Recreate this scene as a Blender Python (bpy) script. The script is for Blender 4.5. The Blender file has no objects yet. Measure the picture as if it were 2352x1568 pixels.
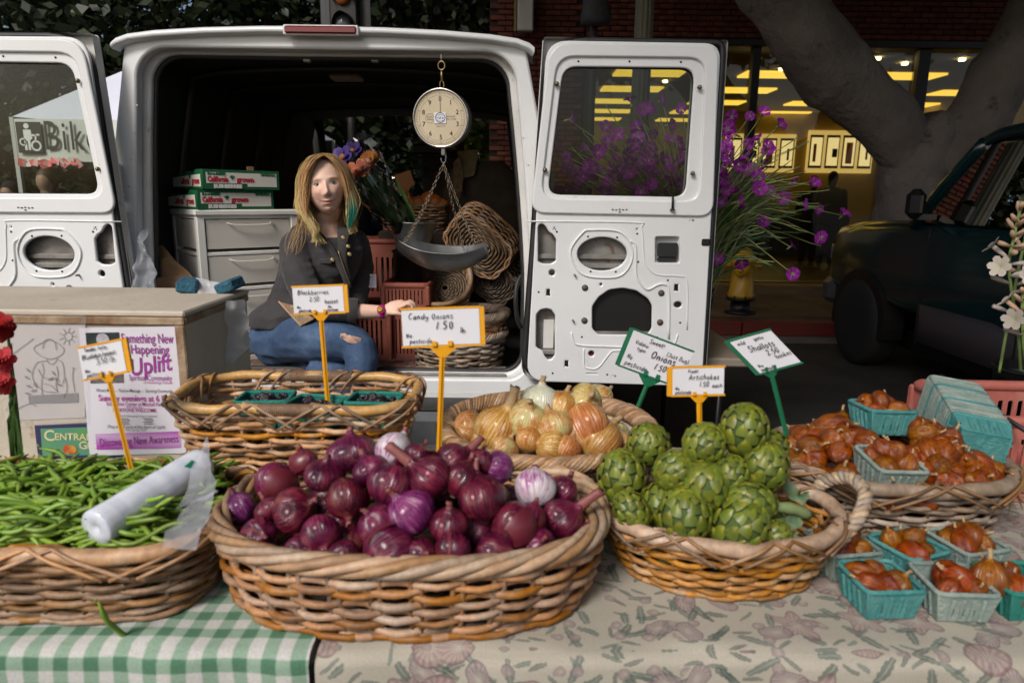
import bpy, bmesh, math, random
from math import sin, cos, pi, radians, tau, sqrt, atan2
from mathutils import Vector, Matrix, Euler, noise
random.seed(7)
SC = bpy.context.scene
COL = SC.collection
# -- camera
CAM_H = 1.40
PITCH, ROLL, FPX = radians(12.0), radians(0.7), 1568.0
cam_data = bpy.data.cameras.new('camera')
cam = bpy.data.objects.new('camera', cam_data)
COL.objects.link(cam)
CAM_R = Euler((radians(90) - PITCH, 0, 0)).to_matrix() @ Matrix.Rotation(ROLL, 3, 'Z')
cam.matrix_world = Matrix.Translation((0, 0, CAM_H)) @ CAM_R.to_4x4()
cam_data.sensor_width = 36.0
cam_data.lens = 24.0
cam_data.clip_start = 0.05
cam_data.clip_end = 400.0
cam_data.dof.use_dof = True
cam_data.dof.focus_distance = 2.55
cam_data.dof.aperture_fstop = 4.2
SC.camera = cam
# -- sky and light
SUN_EL, SUN_AZ = radians(41.0), radians(209.0)      # azimuth clockwise from +Y: behind the camera, to the left
world = bpy.data.worlds.new('World')
SC.world = world
world.use_nodes = True
wn = world.node_tree
for n in list(wn.nodes):
 wn.nodes.remove(n)
w_out = wn.nodes.new('ShaderNodeOutputWorld')
w_bg = wn.nodes.new('ShaderNodeBackground')
w_sky = wn.nodes.new('ShaderNodeTexSky')
w_sky.sky_type = 'NISHITA'
w_sky.sun_disc = False
w_sky.sun_elevation = SUN_EL
w_sky.sun_rotation = SUN_AZ
w_sky.air_density = 1.0
w_sky.dust_density = 4.0
w_sky.ozone_density = 1.0
w_bg.inputs['Strength'].default_value = 0.058
wn.links.new(w_sky.outputs[0], w_bg.inputs[0])
wn.links.new(w_bg.outputs[0], w_out.inputs[0])
sun_data = bpy.data.lights.new('sun', 'SUN')
sun_data.energy = 1.5
sun_data.angle = radians(16)
sun_data.color = (1.0, 0.97, 0.93)
sun = bpy.data.objects.new('sun', sun_data)
COL.objects.link(sun)
sdir = Vector((sin(SUN_AZ) * cos(SUN_EL), cos(SUN_AZ) * cos(SUN_EL), sin(SUN_EL)))
sun.rotation_euler = sdir.to_track_quat('Z', 'Y').to_euler()
sun.location = (0, 0, 12)
vs = SC.view_settings
vs.view_transform = 'Standard'
vs.look = 'None'
vs.exposure = 0.95
vs.gamma = 1.0
vs.use_curve_mapping = False
SC.cycles.use_denoising = True
SC.cycles.max_bounces = 8
SC.cycles.transparent_max_bounces = 16
SC.cycles.caustics_reflective = False
SC.cycles.caustics_refractive = False
SC.cycles.sample_clamp_indirect = 4.0
# -- layout helpers
def at(px, py, Y):
 """World point on the plane y = Y seen at the photograph position (px, py), photograph taken as 2352 x 1568."""
 d = CAM_R @ Vector(((px - 1176) / FPX, -(py - 784) / FPX, -1.0))
 return Vector((0, 0, CAM_H)) + d * (Y / d.y)
def atz(px, py, Z):
 d = CAM_R @ Vector(((px - 1176) / FPX, -(py - 784) / FPX, -1.0))
 return Vector((0, 0, CAM_H)) + d * ((Z - CAM_H) / d.z)
def ppm(Y, Z=1.0):
 """Pixels (2352-wide) per metre at that depth."""
 return FPX / (Y * cos(PITCH) + (CAM_H - Z) * sin(PITCH))
def srgb(h):
 h = h.lstrip('#')
 o = []
 for i in (0, 2, 4):
  c = int(h[i:i + 2], 16) / 255
  o.append(c / 12.92 if c <= 0.04045 else ((c + 0.055) / 1.055) ** 2.4)
 return tuple(o)
# -- objects
def tag(o, label=None, cat=None, group=None, kind=None):
 if label: o['label'] = label
 if cat: o['category'] = cat
 if group: o['group'] = group
 if kind: o['kind'] = kind
 return o
def put(name, data, parent=None, loc=None, rot=None):
 o = bpy.data.objects.new(name, data)
 COL.objects.link(o)
 if parent is not None: o.parent = parent
 if loc is not None: o.location = loc
 if rot is not None: o.rotation_euler = rot
 return o
def empty(name, loc=(0, 0, 0), rot=(0, 0, 0), label=None, cat=None, group=None):
 o = put(name, None, None, loc, rot)
 o.empty_display_size = 0.05
 return tag(o, label, cat, group)
KIDS = {}
def copy_tree(o, parent=None):
 c = o.copy()
 COL.objects.link(c)
 c.parent = parent
 for ch in o.children:
  copy_tree(ch, c)
 return c
class MB:
 """Collects geometry; build() links it as one mesh object."""
 def __init__(self):
  self.v, self.f, self.m, self.s = [], [], [], []
  self.mi, self.sm, self.T = 0, True, None
 def pt(self, p):
  p = Vector(p)
  if self.T is not None: p = self.T @ p
  self.v.append(p)
  return len(self.v) - 1
 def face(self, idx):
  self.f.append(tuple(idx)); self.m.append(self.mi); self.s.append(self.sm)
 def poly(self, pts):
  self.face([self.pt(p) for p in pts])
 def box(self, c, s, rot=None, bevel=0.0):
  sm = self.sm; self.sm = False
  hx, hy, hz = s[0] / 2, s[1] / 2, s[2] / 2
  R = rot if rot is not None else Matrix.Identity(3)
  c = Vector(c)
  if bevel <= 0:
   ids = [self.pt(c + R @ Vector((x * hx, y * hy, z * hz))) for x in (-1, 1) for y in (-1, 1) for z in (-1, 1)]
   for q in ((0, 1, 3, 2), (4, 6, 7, 5), (0, 4, 5, 1), (2, 3, 7, 6), (0, 2, 6, 4), (1, 5, 7, 3)):
    self.face([ids[i] for i in q])
  else:
   b = min(bevel, hx * .9, hy * .9, hz * .9)
   ids = {}
   for x in (-1, 1):
    for y in (-1, 1):
     for z in (-1, 1):
      ids[(x, y, z, 0)] = self.pt(c + R @ Vector((x * hx, y * (hy - b), z * (hz - b))))
      ids[(x, y, z, 1)] = self.pt(c + R @ Vector((x * (hx - b), y * hy, z * (hz - b))))
      ids[(x, y, z, 2)] = self.pt(c + R @ Vector((x * (hx - b), y * (hy - b), z * hz)))
   g = ids
   for s_ in (-1, 1):
    a = [(s_, -1, -1, 0), (s_, 1, -1, 0), (s_, 1, 1, 0), (s_, -1, 1, 0)]
    self.face([g[k] for k in (a if s_ > 0 else a[::-1])])
    a = [(-1, s_, -1, 1), (-1, s_, 1, 1), (1, s_, 1, 1), (1, s_, -1, 1)]
    self.face([g[k] for k in (a if s_ > 0 else a[::-1])])
    a = [(-1, -1, s_, 2), (1, -1, s_, 2), (1, 1, s_, 2), (-1, 1, s_, 2)]
    self.face([g[k] for k in (a if s_ > 0 else a[::-1])])
   for p in (-1, 1):
    for q in (-1, 1):
     self.face([g[(p, q, -1, 0)], g[(p, q, 1, 0)], g[(p, q, 1, 1)], g[(p, q, -1, 1)]])
     self.face([g[(p, -1, q, 0)], g[(p, 1, q, 0)], g[(p, 1, q, 2)], g[(p, -1, q, 2)]])
     self.face([g[(-1, p, q, 1)], g[(1, p, q, 1)], g[(1, p, q, 2)], g[(-1, p, q, 2)]])
     for r in (-1, 1):
      self.face([g[(p, q, r, 0)], g[(p, q, r, 1)], g[(p, q, r, 2)]])
  self.sm = sm
 def tube(self, path, rad, sides=6, closed=False, caps=True, flat=1.0, up=None):
  path = [Vector(p) for p in path]
  n = len(path)
  if not hasattr(rad, '__len__'): rad = [rad] * n
  T = []
  for i in range(n):
   a = path[(i - 1) % n] if (closed or i > 0) else path[i]
   b = path[(i + 1) % n] if (closed or i < n - 1) else path[i]
   t = b - a
   T.append(t.normalized() if t.length > 1e-9 else Vector((0, 0, 1)))
  u = Vector(up) if up is not None else (Vector((0, 0, 1)) if abs(T[0].z) < .9 else Vector((1, 0, 0)))
  u = (u - T[0] * u.dot(T[0])).normalized()
  rings = []
  for i in range(n):
   if up is not None:
    uu = Vector(up)
    uu = uu - T[i] * uu.dot(T[i])
    if uu.length > 1e-4: u = uu.normalized()
   else:
    u = u - T[i] * u.dot(T[i])
    u = u.normalized() if u.length > 1e-6 else T[i].orthogonal().normalized()
   w = T[i].cross(u)
   rings.append([self.pt(path[i] + (u * cos(tau * k / sides) * flat + w * sin(tau * k / sides)) * rad[i]) for k in range(sides)])
  for i in range(n if closed else n - 1):
   A, B = rings[i], rings[(i + 1) % n]
   for k in range(sides):
    self.face((A[k], A[(k + 1) % sides], B[(k + 1) % sides], B[k]))
  if caps and not closed:
   self.face(rings[0][::-1]); self.face(rings[-1])
  return rings
 def loft(self, rings, closed_ring=True, cap0=False, cap1=False):
  ids = [[self.pt(p) for p in r] for r in rings]
  m = len(ids[0])
  for A, B in zip(ids, ids[1:]):
   for k in range(m if closed_ring else m - 1):
    self.face((A[k], A[(k + 1) % m], B[(k + 1) % m], B[k]))
  if cap0: self.face(ids[0][::-1])
  if cap1: self.face(ids[-1])
  return ids
 def lathe(self, prof, seg=20, c=(0, 0, 0), warp=None):
  """prof: list of (r, z)."""
  c = Vector(c)
  rings = []
  for j, (r, z) in enumerate(prof):
   ring = []
   for k in range(seg):
    a = tau * k / seg
    rr = r * (warp(a, z) if warp else 1)
    ring.append(c + Vector((rr * cos(a), rr * sin(a), z)))
   rings.append(ring)
  self.loft(rings, True, prof[0][0] > 1e-4, prof[-1][0] > 1e-4)
 def prism(self, pts2, y0, y1, axis='y'):
  """Outline (x, z) extruded along y (or (x, y) along z, (y, z) along x)."""
  def P(p, t):
   return (p[0], t, p[1]) if axis == 'y' else ((p[0], p[1], t) if axis == 'z' else (t, p[0], p[1]))
  sm = self.sm; self.sm = False
  a = [self.pt(P(p, y0)) for p in pts2]
  b = [self.pt(P(p, y1)) for p in pts2]
  n = len(a)
  self.face(a); self.face(b[::-1])
  for k in range(n):
   self.face((a[k], b[k], b[(k + 1) % n], a[(k + 1) % n]))
  self.sm = sm
 def sphere(self, c, r, seg=10, rings=7, scale=(1, 1, 1), R=None):
  c = Vector(c); R = R or Matrix.Identity(3)
  rr = []
  for j in range(rings + 1):
   ph = pi * j / rings
   q = max(sin(ph), 1e-3)
   rr.append([c + R @ Vector((r * q * cos(tau * k / seg) * scale[0], r * q * sin(tau * k / seg) * scale[1], r * cos(ph) * scale[2])) for k in range(seg)])
  self.loft(rr)
 def add_mesh(self, me, T=None):
  o = len(self.v)
  for v in me.vertices:
   self.pt(T @ v.co if T is not None else v.co)
  for p in me.polygons:
   self.face([o + i for i in p.vertices])
 def mesh(self, name, mats, recalc=False):
  me = bpy.data.meshes.new(name)
  me.from_pydata([tuple(p) for p in self.v], [], self.f)
  if not isinstance(mats, (list, tuple)): mats = [mats]
  for m in mats: me.materials.append(m)
  me.polygons.foreach_set('material_index', self.m)
  me.polygons.foreach_set('use_smooth', self.s)
  if recalc:
   bm = bmesh.new(); bm.from_mesh(me)
   bmesh.ops.recalc_face_normals(bm, faces=bm.faces)
   bm.to_mesh(me); bm.free()
  me.update()
  return me
 def build(self, name, mats, parent=None, loc=None, rot=None, recalc=True):
  return put(name, self.mesh(name, mats, recalc), parent, loc, rot)
def catmull(pts, n=6, closed=False):
 pts = [Vector(p) for p in pts]
 out = []
 m = len(pts)
 for i in range(m if closed else m - 1):
  p1, p2 = pts[i], pts[(i + 1) % m]
  p0 = pts[(i - 1) % m] if (closed or i > 0) else p1 * 2 - p2
  p3 = pts[(i + 2) % m] if (closed or i < m - 2) else p2 * 2 - p1
  for k in range(n):
   t = k / n
   out.append(0.5 * ((2 * p1) + (p2 - p0) * t + (2 * p0 - 5 * p1 + 4 * p2 - p3) * t * t + (3 * p1 - p0 - 3 * p2 + p3) * t ** 3))
 if not closed: out.append(pts[-1].copy())
 return out
def rrect(x0, z0, x1, z1, r, n=6):
 """Rounded rectangle outline; r is a number or four radii (bl, br, tr, tl)."""
 if not hasattr(r, '__len__'): r = (r,) * 4
 out = []
 for (cx, cz, a0, rr) in ((x0 + r[0], z0 + r[0], pi, r[0]), (x1 - r[1], z0 + r[1], 1.5 * pi, r[1]), (x1 - r[2], z1 - r[2], 0, r[2]), (x0 + r[3], z1 - r[3], .5 * pi, r[3])):
  for k in range(n + 1):
   a = a0 + .5 * pi * k / n
   out.append((cx + rr * cos(a), cz + rr * sin(a)))
 return out
def ell(cx, cz, rx, rz, n=28):
 return [(cx + rx * cos(tau * k / n), cz + rz * sin(tau * k / n)) for k in range(n)]
def plate_mesh(name, outline, holes, thick, mats, bevel=0.0):
 """Flat plate in the XZ plane with holes: front face at y = -thick/2."""
 cu = bpy.data.curves.new(name, 'CURVE')
 cu.dimensions = '2D'
 cu.fill_mode = 'BOTH'
 cu.extrude = max(thick / 2 - bevel, 1e-4)
 cu.bevel_depth = bevel
 cu.bevel_resolution = 1
 for loop in [outline] + list(holes):
  sp = cu.splines.new('POLY')
  sp.points.add(len(loop) - 1)
  for p, q in zip(sp.points, loop):
   p.co = (q[0], q[1], 0, 1)
  sp.use_cyclic_u = True
 o = bpy.data.objects.new(name, cu)
 me = bpy.data.meshes.new_from_object(o)
 bpy.data.objects.remove(o)
 bpy.data.curves.remove(cu)
 me.transform(Matrix(((1, 0, 0, 0), (0, 0, -1, 0), (0, 1, 0, 0), (0, 0, 0, 1))))
 me.materials.clear()
 me.materials.append(mats)
 return me
def text_mesh(name, body, size, mat, align='CENTER', offset=0.0, shear=0.0, xs=1.0, extrude=0.0, spacing=1.0):
 cu = bpy.data.curves.new(name, 'FONT')
 cu.body = body
 cu.size = size
 cu.align_x = align
 cu.align_y = 'CENTER'
 cu.offset = offset
 cu.shear = shear
 cu.extrude = extrude
 cu.space_character = spacing
 cu.resolution_u = 3
 o = bpy.data.objects.new(name, cu)
 me = bpy.data.meshes.new_from_object(o)
 bpy.data.objects.remove(o)
 bpy.data.curves.remove(cu)
 me.transform(Matrix(((xs, 0, 0, 0), (0, 0, -1, 0), (0, 1, 0, 0), (0, 0, 0, 1))))
 me.materials.clear()
 me.materials.append(mat)
 return me
# -- materials
MATS = {}
def nd(nt, typ, **kw):
 n = nt.nodes.new(typ)
 for k, v in kw.items():
  if k in n.inputs: n.inputs[k].default_value = v
  else: setattr(n, k, v)
 return n
def base_mat(name):
 m = bpy.data.materials.new(name)
 m.use_nodes = True
 nt = m.node_tree
 for n in list(nt.nodes): nt.nodes.remove(n)
 out = nt.nodes.new('ShaderNodeOutputMaterial')
 b = nt.nodes.new('ShaderNodeBsdfPrincipled')
 nt.links.new(b.outputs[0], out.inputs[0])
 MATS[name] = m
 return m, nt, b, out
def coords(nt, stretch=(1, 1, 1), rand=True):
 """Object coordinates, shifted per object so that copies differ."""
 tc = nt.nodes.new('ShaderNodeTexCoord')
 mp = nt.nodes.new('ShaderNodeMapping')
 mp.inputs['Scale'].default_value = stretch
 if rand:
  oi = nt.nodes.new('ShaderNodeObjectInfo')
  mu = nd(nt, 'ShaderNodeMath', operation='MULTIPLY')
  mu.inputs[1].default_value = 43.0
  nt.links.new(oi.outputs['Random'], mu.inputs[0])
  nt.links.new(mu.outputs[0], mp.inputs['Location'])
 nt.links.new(tc.outputs['Object'], mp.inputs['Vector'])
 return mp.outputs[0]
def ramp(nt, fac, stops, interp='LINEAR'):
 r = nt.nodes.new('ShaderNodeValToRGB')
 r.color_ramp.interpolation = interp
 el = r.color_ramp.elements
 while len(el) < len(stops): el.new(0.5)
 for e, (p, c) in zip(el, stops):
  e.position = p
  e.color = tuple(c) + ((1,) if len(c) == 3 else ())
 nt.links.new(fac, r.inputs[0])
 return r.outputs[0]
def mixc(nt, fac, a, b, mode='MIX'):
 mx = nt.nodes.new('ShaderNodeMix')
 mx.data_type = 'RGBA'
 mx.blend_type = mode
 for sock, val in ((mx.inputs['Factor'], fac), (mx.inputs[6], a), (mx.inputs[7], b)):
  if hasattr(val, 'is_output'): nt.links.new(val, sock)
  elif isinstance(val, (int, float)): sock.default_value = val
  else: sock.default_value = tuple(val) + ((1,) if len(val) == 3 else ())
 return mx.outputs[2]
def mth(nt, op, a, b=None, c=None):
 n = nt.nodes.new('ShaderNodeMath')
 n.operation = op
 for i, val in enumerate((a, b, c)):
  if val is None: continue
  if hasattr(val, 'is_output'): nt.links.new(val, n.inputs[i])
  else: n.inputs[i].default_value = val
 return n.outputs[0]
def noise_tex(nt, vec, scale, detail=4, rough=.55, dist=0.0):
 n = nt.nodes.new('ShaderNodeTexNoise')
 n.inputs['Scale'].default_value = scale
 n.inputs['Detail'].default_value = detail
 n.inputs['Roughness'].default_value = rough
 n.inputs['Distortion'].default_value = dist
 nt.links.new(vec, n.inputs['Vector'])
 return n.outputs[0]
def pmat(name, c1, c2=None, scale=6.0, stretch=(1, 1, 1), detail=4, lo=.35, hi=.65, rough=.5, rvar=0.0, metal=0.0, bump=0.0,
         bscale=None, bstretch=None, orand=0.0, hrand=0.0, spec=.5, trans=0.0, sss=0.0, coat=0.0, c3=None, s3=30.0, lo3=.6, hi3=.7, alpha=1.0, sheen=0.0, ior=None, bdist=.01):
 if name in MATS: return MATS[name]
 c1 = srgb(c1) if isinstance(c1, str) else c1
 c2 = srgb(c2) if isinstance(c2, str) else c2
 c3 = srgb(c3) if isinstance(c3, str) else c3
 m, nt, b, out = base_mat(name)
 col = None
 vec = coords(nt, stretch)
 if c2 is not None:
  nz = noise_tex(nt, vec, scale, detail)
  col = ramp(nt, nz, [(lo, c1), (hi, c2)])
 if c3 is not None:
  v3 = coords(nt)
  n3 = noise_tex(nt, v3, s3, 5, .65)
  f3 = ramp(nt, n3, [(lo3, (0, 0, 0)), (hi3, (1, 1, 1))])
  col = mixc(nt, f3, col if col is not None else c1, c3)
 if orand or hrand:
  oi = nt.nodes.new('ShaderNodeObjectInfo')
  hs = nt.nodes.new('ShaderNodeHueSaturation')
  v = mth(nt, 'MULTIPLY_ADD', oi.outputs['Random'], 2 * orand, 1 - orand)
  nt.links.new(v, hs.inputs['Value'])
  h7 = mth(nt, 'FRACT', mth(nt, 'MULTIPLY', oi.outputs['Random'], 7.31))
  h = mth(nt, 'MULTIPLY_ADD', h7, 2 * hrand, .5 - hrand)
  nt.links.new(h, hs.inputs['Hue'])
  if col is not None: nt.links.new(col, hs.inputs['Color'])
  else: hs.inputs['Color'].default_value = tuple(c1) + (1,)
  col = hs.outputs[0]
 if col is not None: nt.links.new(col, b.inputs['Base Color'])
 else: b.inputs['Base Color'].default_value = tuple(c1) + (1,)
 b.inputs['Roughness'].default_value = rough
 if rvar:
  nr = noise_tex(nt, coords(nt), 14, 4)
  nt.links.new(mth(nt, 'MULTIPLY_ADD', nr, 2 * rvar, rough - rvar), b.inputs['Roughness'])
 b.inputs['Metallic'].default_value = metal
 b.inputs['Specular IOR Level'].default_value = spec
 b.inputs['Transmission Weight'].default_value = trans
 if ior: b.inputs['IOR'].default_value = ior
 if sss:
  b.inputs['Subsurface Weight'].default_value = sss
  b.inputs['Subsurface Radius'].default_value = (.01, .004, .002)
  b.inputs['Subsurface Scale'].default_value = 1.0
 if coat:
  b.inputs['Coat Weight'].default_value = coat
  b.inputs['Coat Roughness'].default_value = .08
 if sheen: b.inputs['Sheen Weight'].default_value = sheen
 if alpha < 1: b.inputs['Alpha'].default_value = alpha
 if bump:
  bs = coords(nt, bstretch or stretch)
  nb = noise_tex(nt, bs, bscale or scale * 3, 5, .6)
  bp = nt.nodes.new('ShaderNodeBump')
  bp.inputs['Strength'].default_value = bump
  bp.inputs['Distance'].default_value = bdist
  nt.links.new(nb, bp.inputs['Height'])
  nt.links.new(bp.outputs[0], b.inputs['Normal'])
 return m
def glass_mat(name, tint=(1, 1, 1), rough=0.0, refl=.5, through=.9):
 """Thin sheet of glass or film: see-through with a fresnel reflection."""
 m, nt, b, out = base_mat(name)
 nt.nodes.remove(b)
 tr = nd(nt, 'ShaderNodeBsdfTransparent')
 tr.inputs[0].default_value = tuple(t * through for t in tint) + (1,)
 gl = nd(nt, 'ShaderNodeBsdfGlossy')
 gl.inputs['Roughness'].default_value = rough
 fr = nd(nt, 'ShaderNodeFresnel')
 fr.inputs[0].default_value = 1.45
 mx = nt.nodes.new('ShaderNodeMixShader')
 nt.links.new(mth(nt, 'MULTIPLY', fr.outputs[0], refl * 2), mx.inputs[0])
 nt.links.new(tr.outputs[0], mx.inputs[1])
 nt.links.new(gl.outputs[0], mx.inputs[2])
 nt.links.new(mx.outputs[0], out.inputs[0])
 return m
def film_mat(name, col, opacity=.35, rough=.25):
 """Milky plastic film: part diffuse/translucent, part see-through."""
 m, nt, b, out = base_mat(name)
 b.inputs['Base Color'].default_value = tuple(col) + (1,)
 b.inputs['Roughness'].default_value = rough
 tr = nd(nt, 'ShaderNodeBsdfTransparent')
 tl = nd(nt, 'ShaderNodeBsdfTranslucent')
 tl.inputs[0].default_value = tuple(col) + (1,)
 m1 = nt.nodes.new('ShaderNodeMixShader'); m1.inputs[0].default_value = .35
 nt.links.new(b.outputs[0], m1.inputs[1]); nt.links.new(tl.outputs[0], m1.inputs[2])
 mx = nt.nodes.new('ShaderNodeMixShader'); mx.inputs[0].default_value = opacity
 nt.links.new(tr.outputs[0], mx.inputs[1]); nt.links.new(m1.outputs[0], mx.inputs[2])
 nt.links.new(mx.outputs[0], out.inputs[0])
 return m
def emit_mat(name, col, strength):
 m, nt, b, out = base_mat(name)
 b.inputs['Base Color'].default_value = tuple(col) + (1,)
 b.inputs['Emission Color'].default_value = tuple(col) + (1,)
 b.inputs['Emission Strength'].default_value = strength
 return m
# ================================================================== SETTING
asphalt = pmat('asphalt', (.020, .018, .017), (.036, .033, .030), scale=3, detail=8, rough=.85, bump=.5, bscale=160, c3=(.08, .072, .064), s3=70, lo3=.70, hi3=.74)
mb = MB(); mb.sm = False
mb.poly([(-140, -60, 0), (140, -60, 0), (140, 240, 0), (-140, 240, 0)])
ground = tag(mb.build('road', asphalt), kind='structure')
KERB_Y, WALK_Z, BLD_Y = 7.0, .15, 10.0
concrete = pmat('walk_concrete', (.075, .048, .028), (.12, .078, .046), scale=2, detail=6, rough=.8, bump=.3, bscale=60)
mb = MB()
mb.box((0, 13.65, .072), (60, 13.0, .144))
walk = tag(mb.build('sidewalk', concrete), kind='structure')
tile_m = pmat('paving_tile', (.10, .052, .027), (.15, .085, .045), scale=3, rough=.75, orand=.25, bump=.2, bscale=50)
mb = MB(); mb.box((0, 0, .004), (.588, .588, .012), bevel=.004)
tile_me = mb.mesh('paving_tile', tile_m, True)
for i in range(6):
 for j in range(5):
  put('paving_tile', tile_me, walk, (1.0 + .6 * i, 7.62 + .6 * j, .144))
kerb_red = pmat('kerb_red', (.20, .022, .016), (.13, .03, .022), scale=9, rough=.7, bump=.3)
kerb_m = pmat('kerb_grey', (.15, .13, .11), (.20, .18, .15), scale=5, rough=.85, bump=.3)
kerb = empty('kerb'); tag(kerb, kind='structure')
for k in range(-8, 10):
 mb = MB(); mb.box((k * 1.2 + .6, KERB_Y + .07, .075), (1.19, .15, .152), bevel=.012)
 mb.build('kerb_stone', kerb_red if 0 <= k < 7 else kerb_m, kerb)
mb = MB(); mb.sm = False
mb.box((0, KERB_Y - .17, .002), (40, .32, .006))
tag(mb.build('gutter', kerb_m), kind='structure')
# -- brick building with the lit shop
brick_m = pmat('brick', (.080, .019, .011), (.135, .036, .020), scale=12, rough=.9, orand=.30, hrand=.012, bump=.4, bscale=60)
mortar_m = pmat('mortar', (.03, .016, .012), rough=.95)
dark_metal = pmat('dark_metal', (.012, .010, .009), rough=.45)
BX0, SX0 = -.36, .95
bld = empty('brick_building', (0, BLD_Y, 0), label='dark red brick building with a lit shop behind the truck', cat='building')
mb = MB()
mb.box((.295, .30, 3.1), (1.30, .5, 6.2)); mb.mi = 0
mb.build('pier_wall', mortar_m, bld)
mb = MB(); mb.box((6.0, .30, 4.87), (10.09, .5, 2.65)); mb.build('upper_wall', mortar_m, bld)
mb = MB(); mb.box((-.28, 5.6, 3.1), (.14, 10.0, 6.2)); mb.build('side_wall', brick_m, bld)
mb = MB(); mb.box((0, -.012, 0), (.205, .055, .057), bevel=.005)
brick_me = mb.mesh('brick', brick_m, True)
n_b = 0
rest = MB()
for row in range(0, 60):
 z = .2 + row * .0715
 for k in range(0, 7):
  x = BX0 + .11 + k * .2165 + (.108 if row % 2 else 0)
  if x > SX0 - .1: continue
  if z > 2.05 and n_b < 175:
   put('brick', brick_me, bld, (x, .05, z)); n_b += 1
  else:
   rest.T = Matrix.Translation((x, .05, z)); rest.add_mesh(brick_me)
for row in range(0, 12):
 z = 3.585 + row * .0715
 for k in range(0, 46):
  x = SX0 + .13 + k * .2165 + (.108 if row % 2 else 0)
  if row < 6 and 2.2 < x < 7.3 and n_b < 300 and row != 0:
   put('brick', brick_me, bld, (x, .05, z)); n_b += 1
  else:
   rest.T = Matrix.Translation((x, .05, z)); rest.add_mesh(brick_me)
rest.sm = False
tag(rest.build('further_bricks', brick_m, bld, recalc=False), kind='stuff')
mb = MB(); mb.box((5.98, .26, 3.50), (10.04, .50, .10), bevel=.01); mb.build('lintel', dark_metal, bld)
shop_wall = pmat('shop_wall', (.42, .33, .12), (.36, .27, .09), scale=1.5, rough=.8)
shop_ceil = pmat('shop_ceiling', (.45, .38, .2), rough=.8)
shop_floor = pmat('shop_floor', (.035, .025, .016), rough=.4)
mb = MB(); mb.box((6.0, 5.2, 3.50), (10.3, 9.4, .06)); mb.build('shop_ceiling', shop_ceil, bld)
mb = MB(); mb.box((6.0, 9.95, 1.8), (10.3, .1, 3.5)); mb.build('shop_back_wall', shop_wall, bld)
mb = MB(); mb.box((.98, 5.2, 1.8), (.08, 9.4, 3.5)); mb.build('shop_left_wall', shop_wall, bld)
mb = MB(); mb.box((11.1, 5.2, 1.8), (.08, 9.4, 3.5)); mb.build('shop_right_wall', shop_wall, bld)
mb = MB(); mb.box((6.0, 5.2, .14), (10.3, 9.4, .04)); mb.build('shop_floor', shop_floor, bld)
mb = MB(); mb.box((9.2, 3.5, 1.8), (.12, 6.0, 3.4)); mb.build('partition', shop_wall, bld)
lamp_y = emit_mat('shop_lamp', (1.0, .66, .08), .95)
spot_e = emit_mat('shop_spot', (1.0, .78, .35), 9.0)
mb = MB(); mb.box((0, 0, 0), (1.15, .55, .03))
panel_me = mb.mesh('ceiling_light', lamp_y, True)
for c in range(4):
 for r in range(5):
  put('ceiling_light', panel_me, bld, (2.25 + 2.15 * c, 2.2 + 1.75 * r, 3.452))
mb = MB(); mb.lathe([(.045, 0), (.045, .03)], 10)
spot_me = mb.mesh('spot_lamp', spot_e, True)
for (x, y) in ((2.0, 1.4), (2.7, 3.0), (4.3, 1.7), (4.9, 1.2), (5.35, .75), (5.95, 1.1), (6.6, .75), (3.4, 2.6)):
 put('spot_lamp', spot_me, bld, (x, y, 3.435))
for x in (SX0 + .06, 3.35, 5.68, 8.0):
 mb = MB(); mb.box((x, .15, 1.8), (.11 if x != 5.68 else .16, .14, 3.3), bevel=.006); mb.build('mullion', dark_metal, bld)
shop_glass = glass_mat('shop_glass', (.95, .95, .9), refl=.55, through=.8)
for (a, b) in ((SX0 + .12, 3.29), (3.41, 5.59), (5.77, 7.94), (8.06, 11.0)):
 mb = MB(); mb.sm = False; mb.box(((a + b) / 2, .17, 1.82), (b - a, .008, 3.2)); mb.build('shop_window', shop_glass, bld)
# backlit posters on the shop's back wall
post_bg = emit_mat('poster_light', (1.0, .82, .38), .62)
post_w = emit_mat('poster_warm', (1.0, .70, .22), .42)
post_d = pmat('poster_dark', (.02, .016, .012), rough=.4)
post_o = pmat('poster_orange', (.45, .12, .03), rough=.4)
for (x0, x1, z0, z1, n) in ((5.15, 6.85, 2.05, 2.95, 4), (7.15, 8.75, 2.05, 3.05, 4)):
 r = MB(); r.box(((x0 + x1) / 2, 7.3, (z0 + z1) / 2), (x1 - x0, .06, z1 - z0)); p = r.build('light_box', post_w, bld)
 r = MB(); r.box(((x0 + x1) / 2, 7.4, (z0 + z1) / 2 - .4), (x1 - x0 + .3, .08, z1 - z0 + 1.9)); r.build('display_wall', shop_wall, bld)
 w = (x1 - x0) / n
 for k in range(n):
  cx = x0 + (k + .5) * w
  q = MB(); q.box((cx, 7.255, (z0 + z1) / 2), (w * .80, .02, (z1 - z0) * .78)); q.build('poster_frame', post_d, p)
  q = MB(); q.box((cx, 7.240, (z0 + z1) / 2), (w * .66, .012, (z1 - z0) * .66)); q.build('poster_sheet', post_bg, p)
  q = MB(); q.box((cx + (-.04, .05, 0, .03)[k], 7.230, (z0 + z1) / 2 - .03), (w * (.18, .3, .38, .12)[k], .008, (z1 - z0) * (.42, .2, .5, .3)[k])); q.build('poster_picture', post_o if k in (0, 2) else post_d, p)
# counter inside
mb = MB(); mb.box((5.6, 5.6, .62), (3.6, .7, .95), bevel=.02); mb.build('shop_counter', dark_metal, bld)
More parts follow.
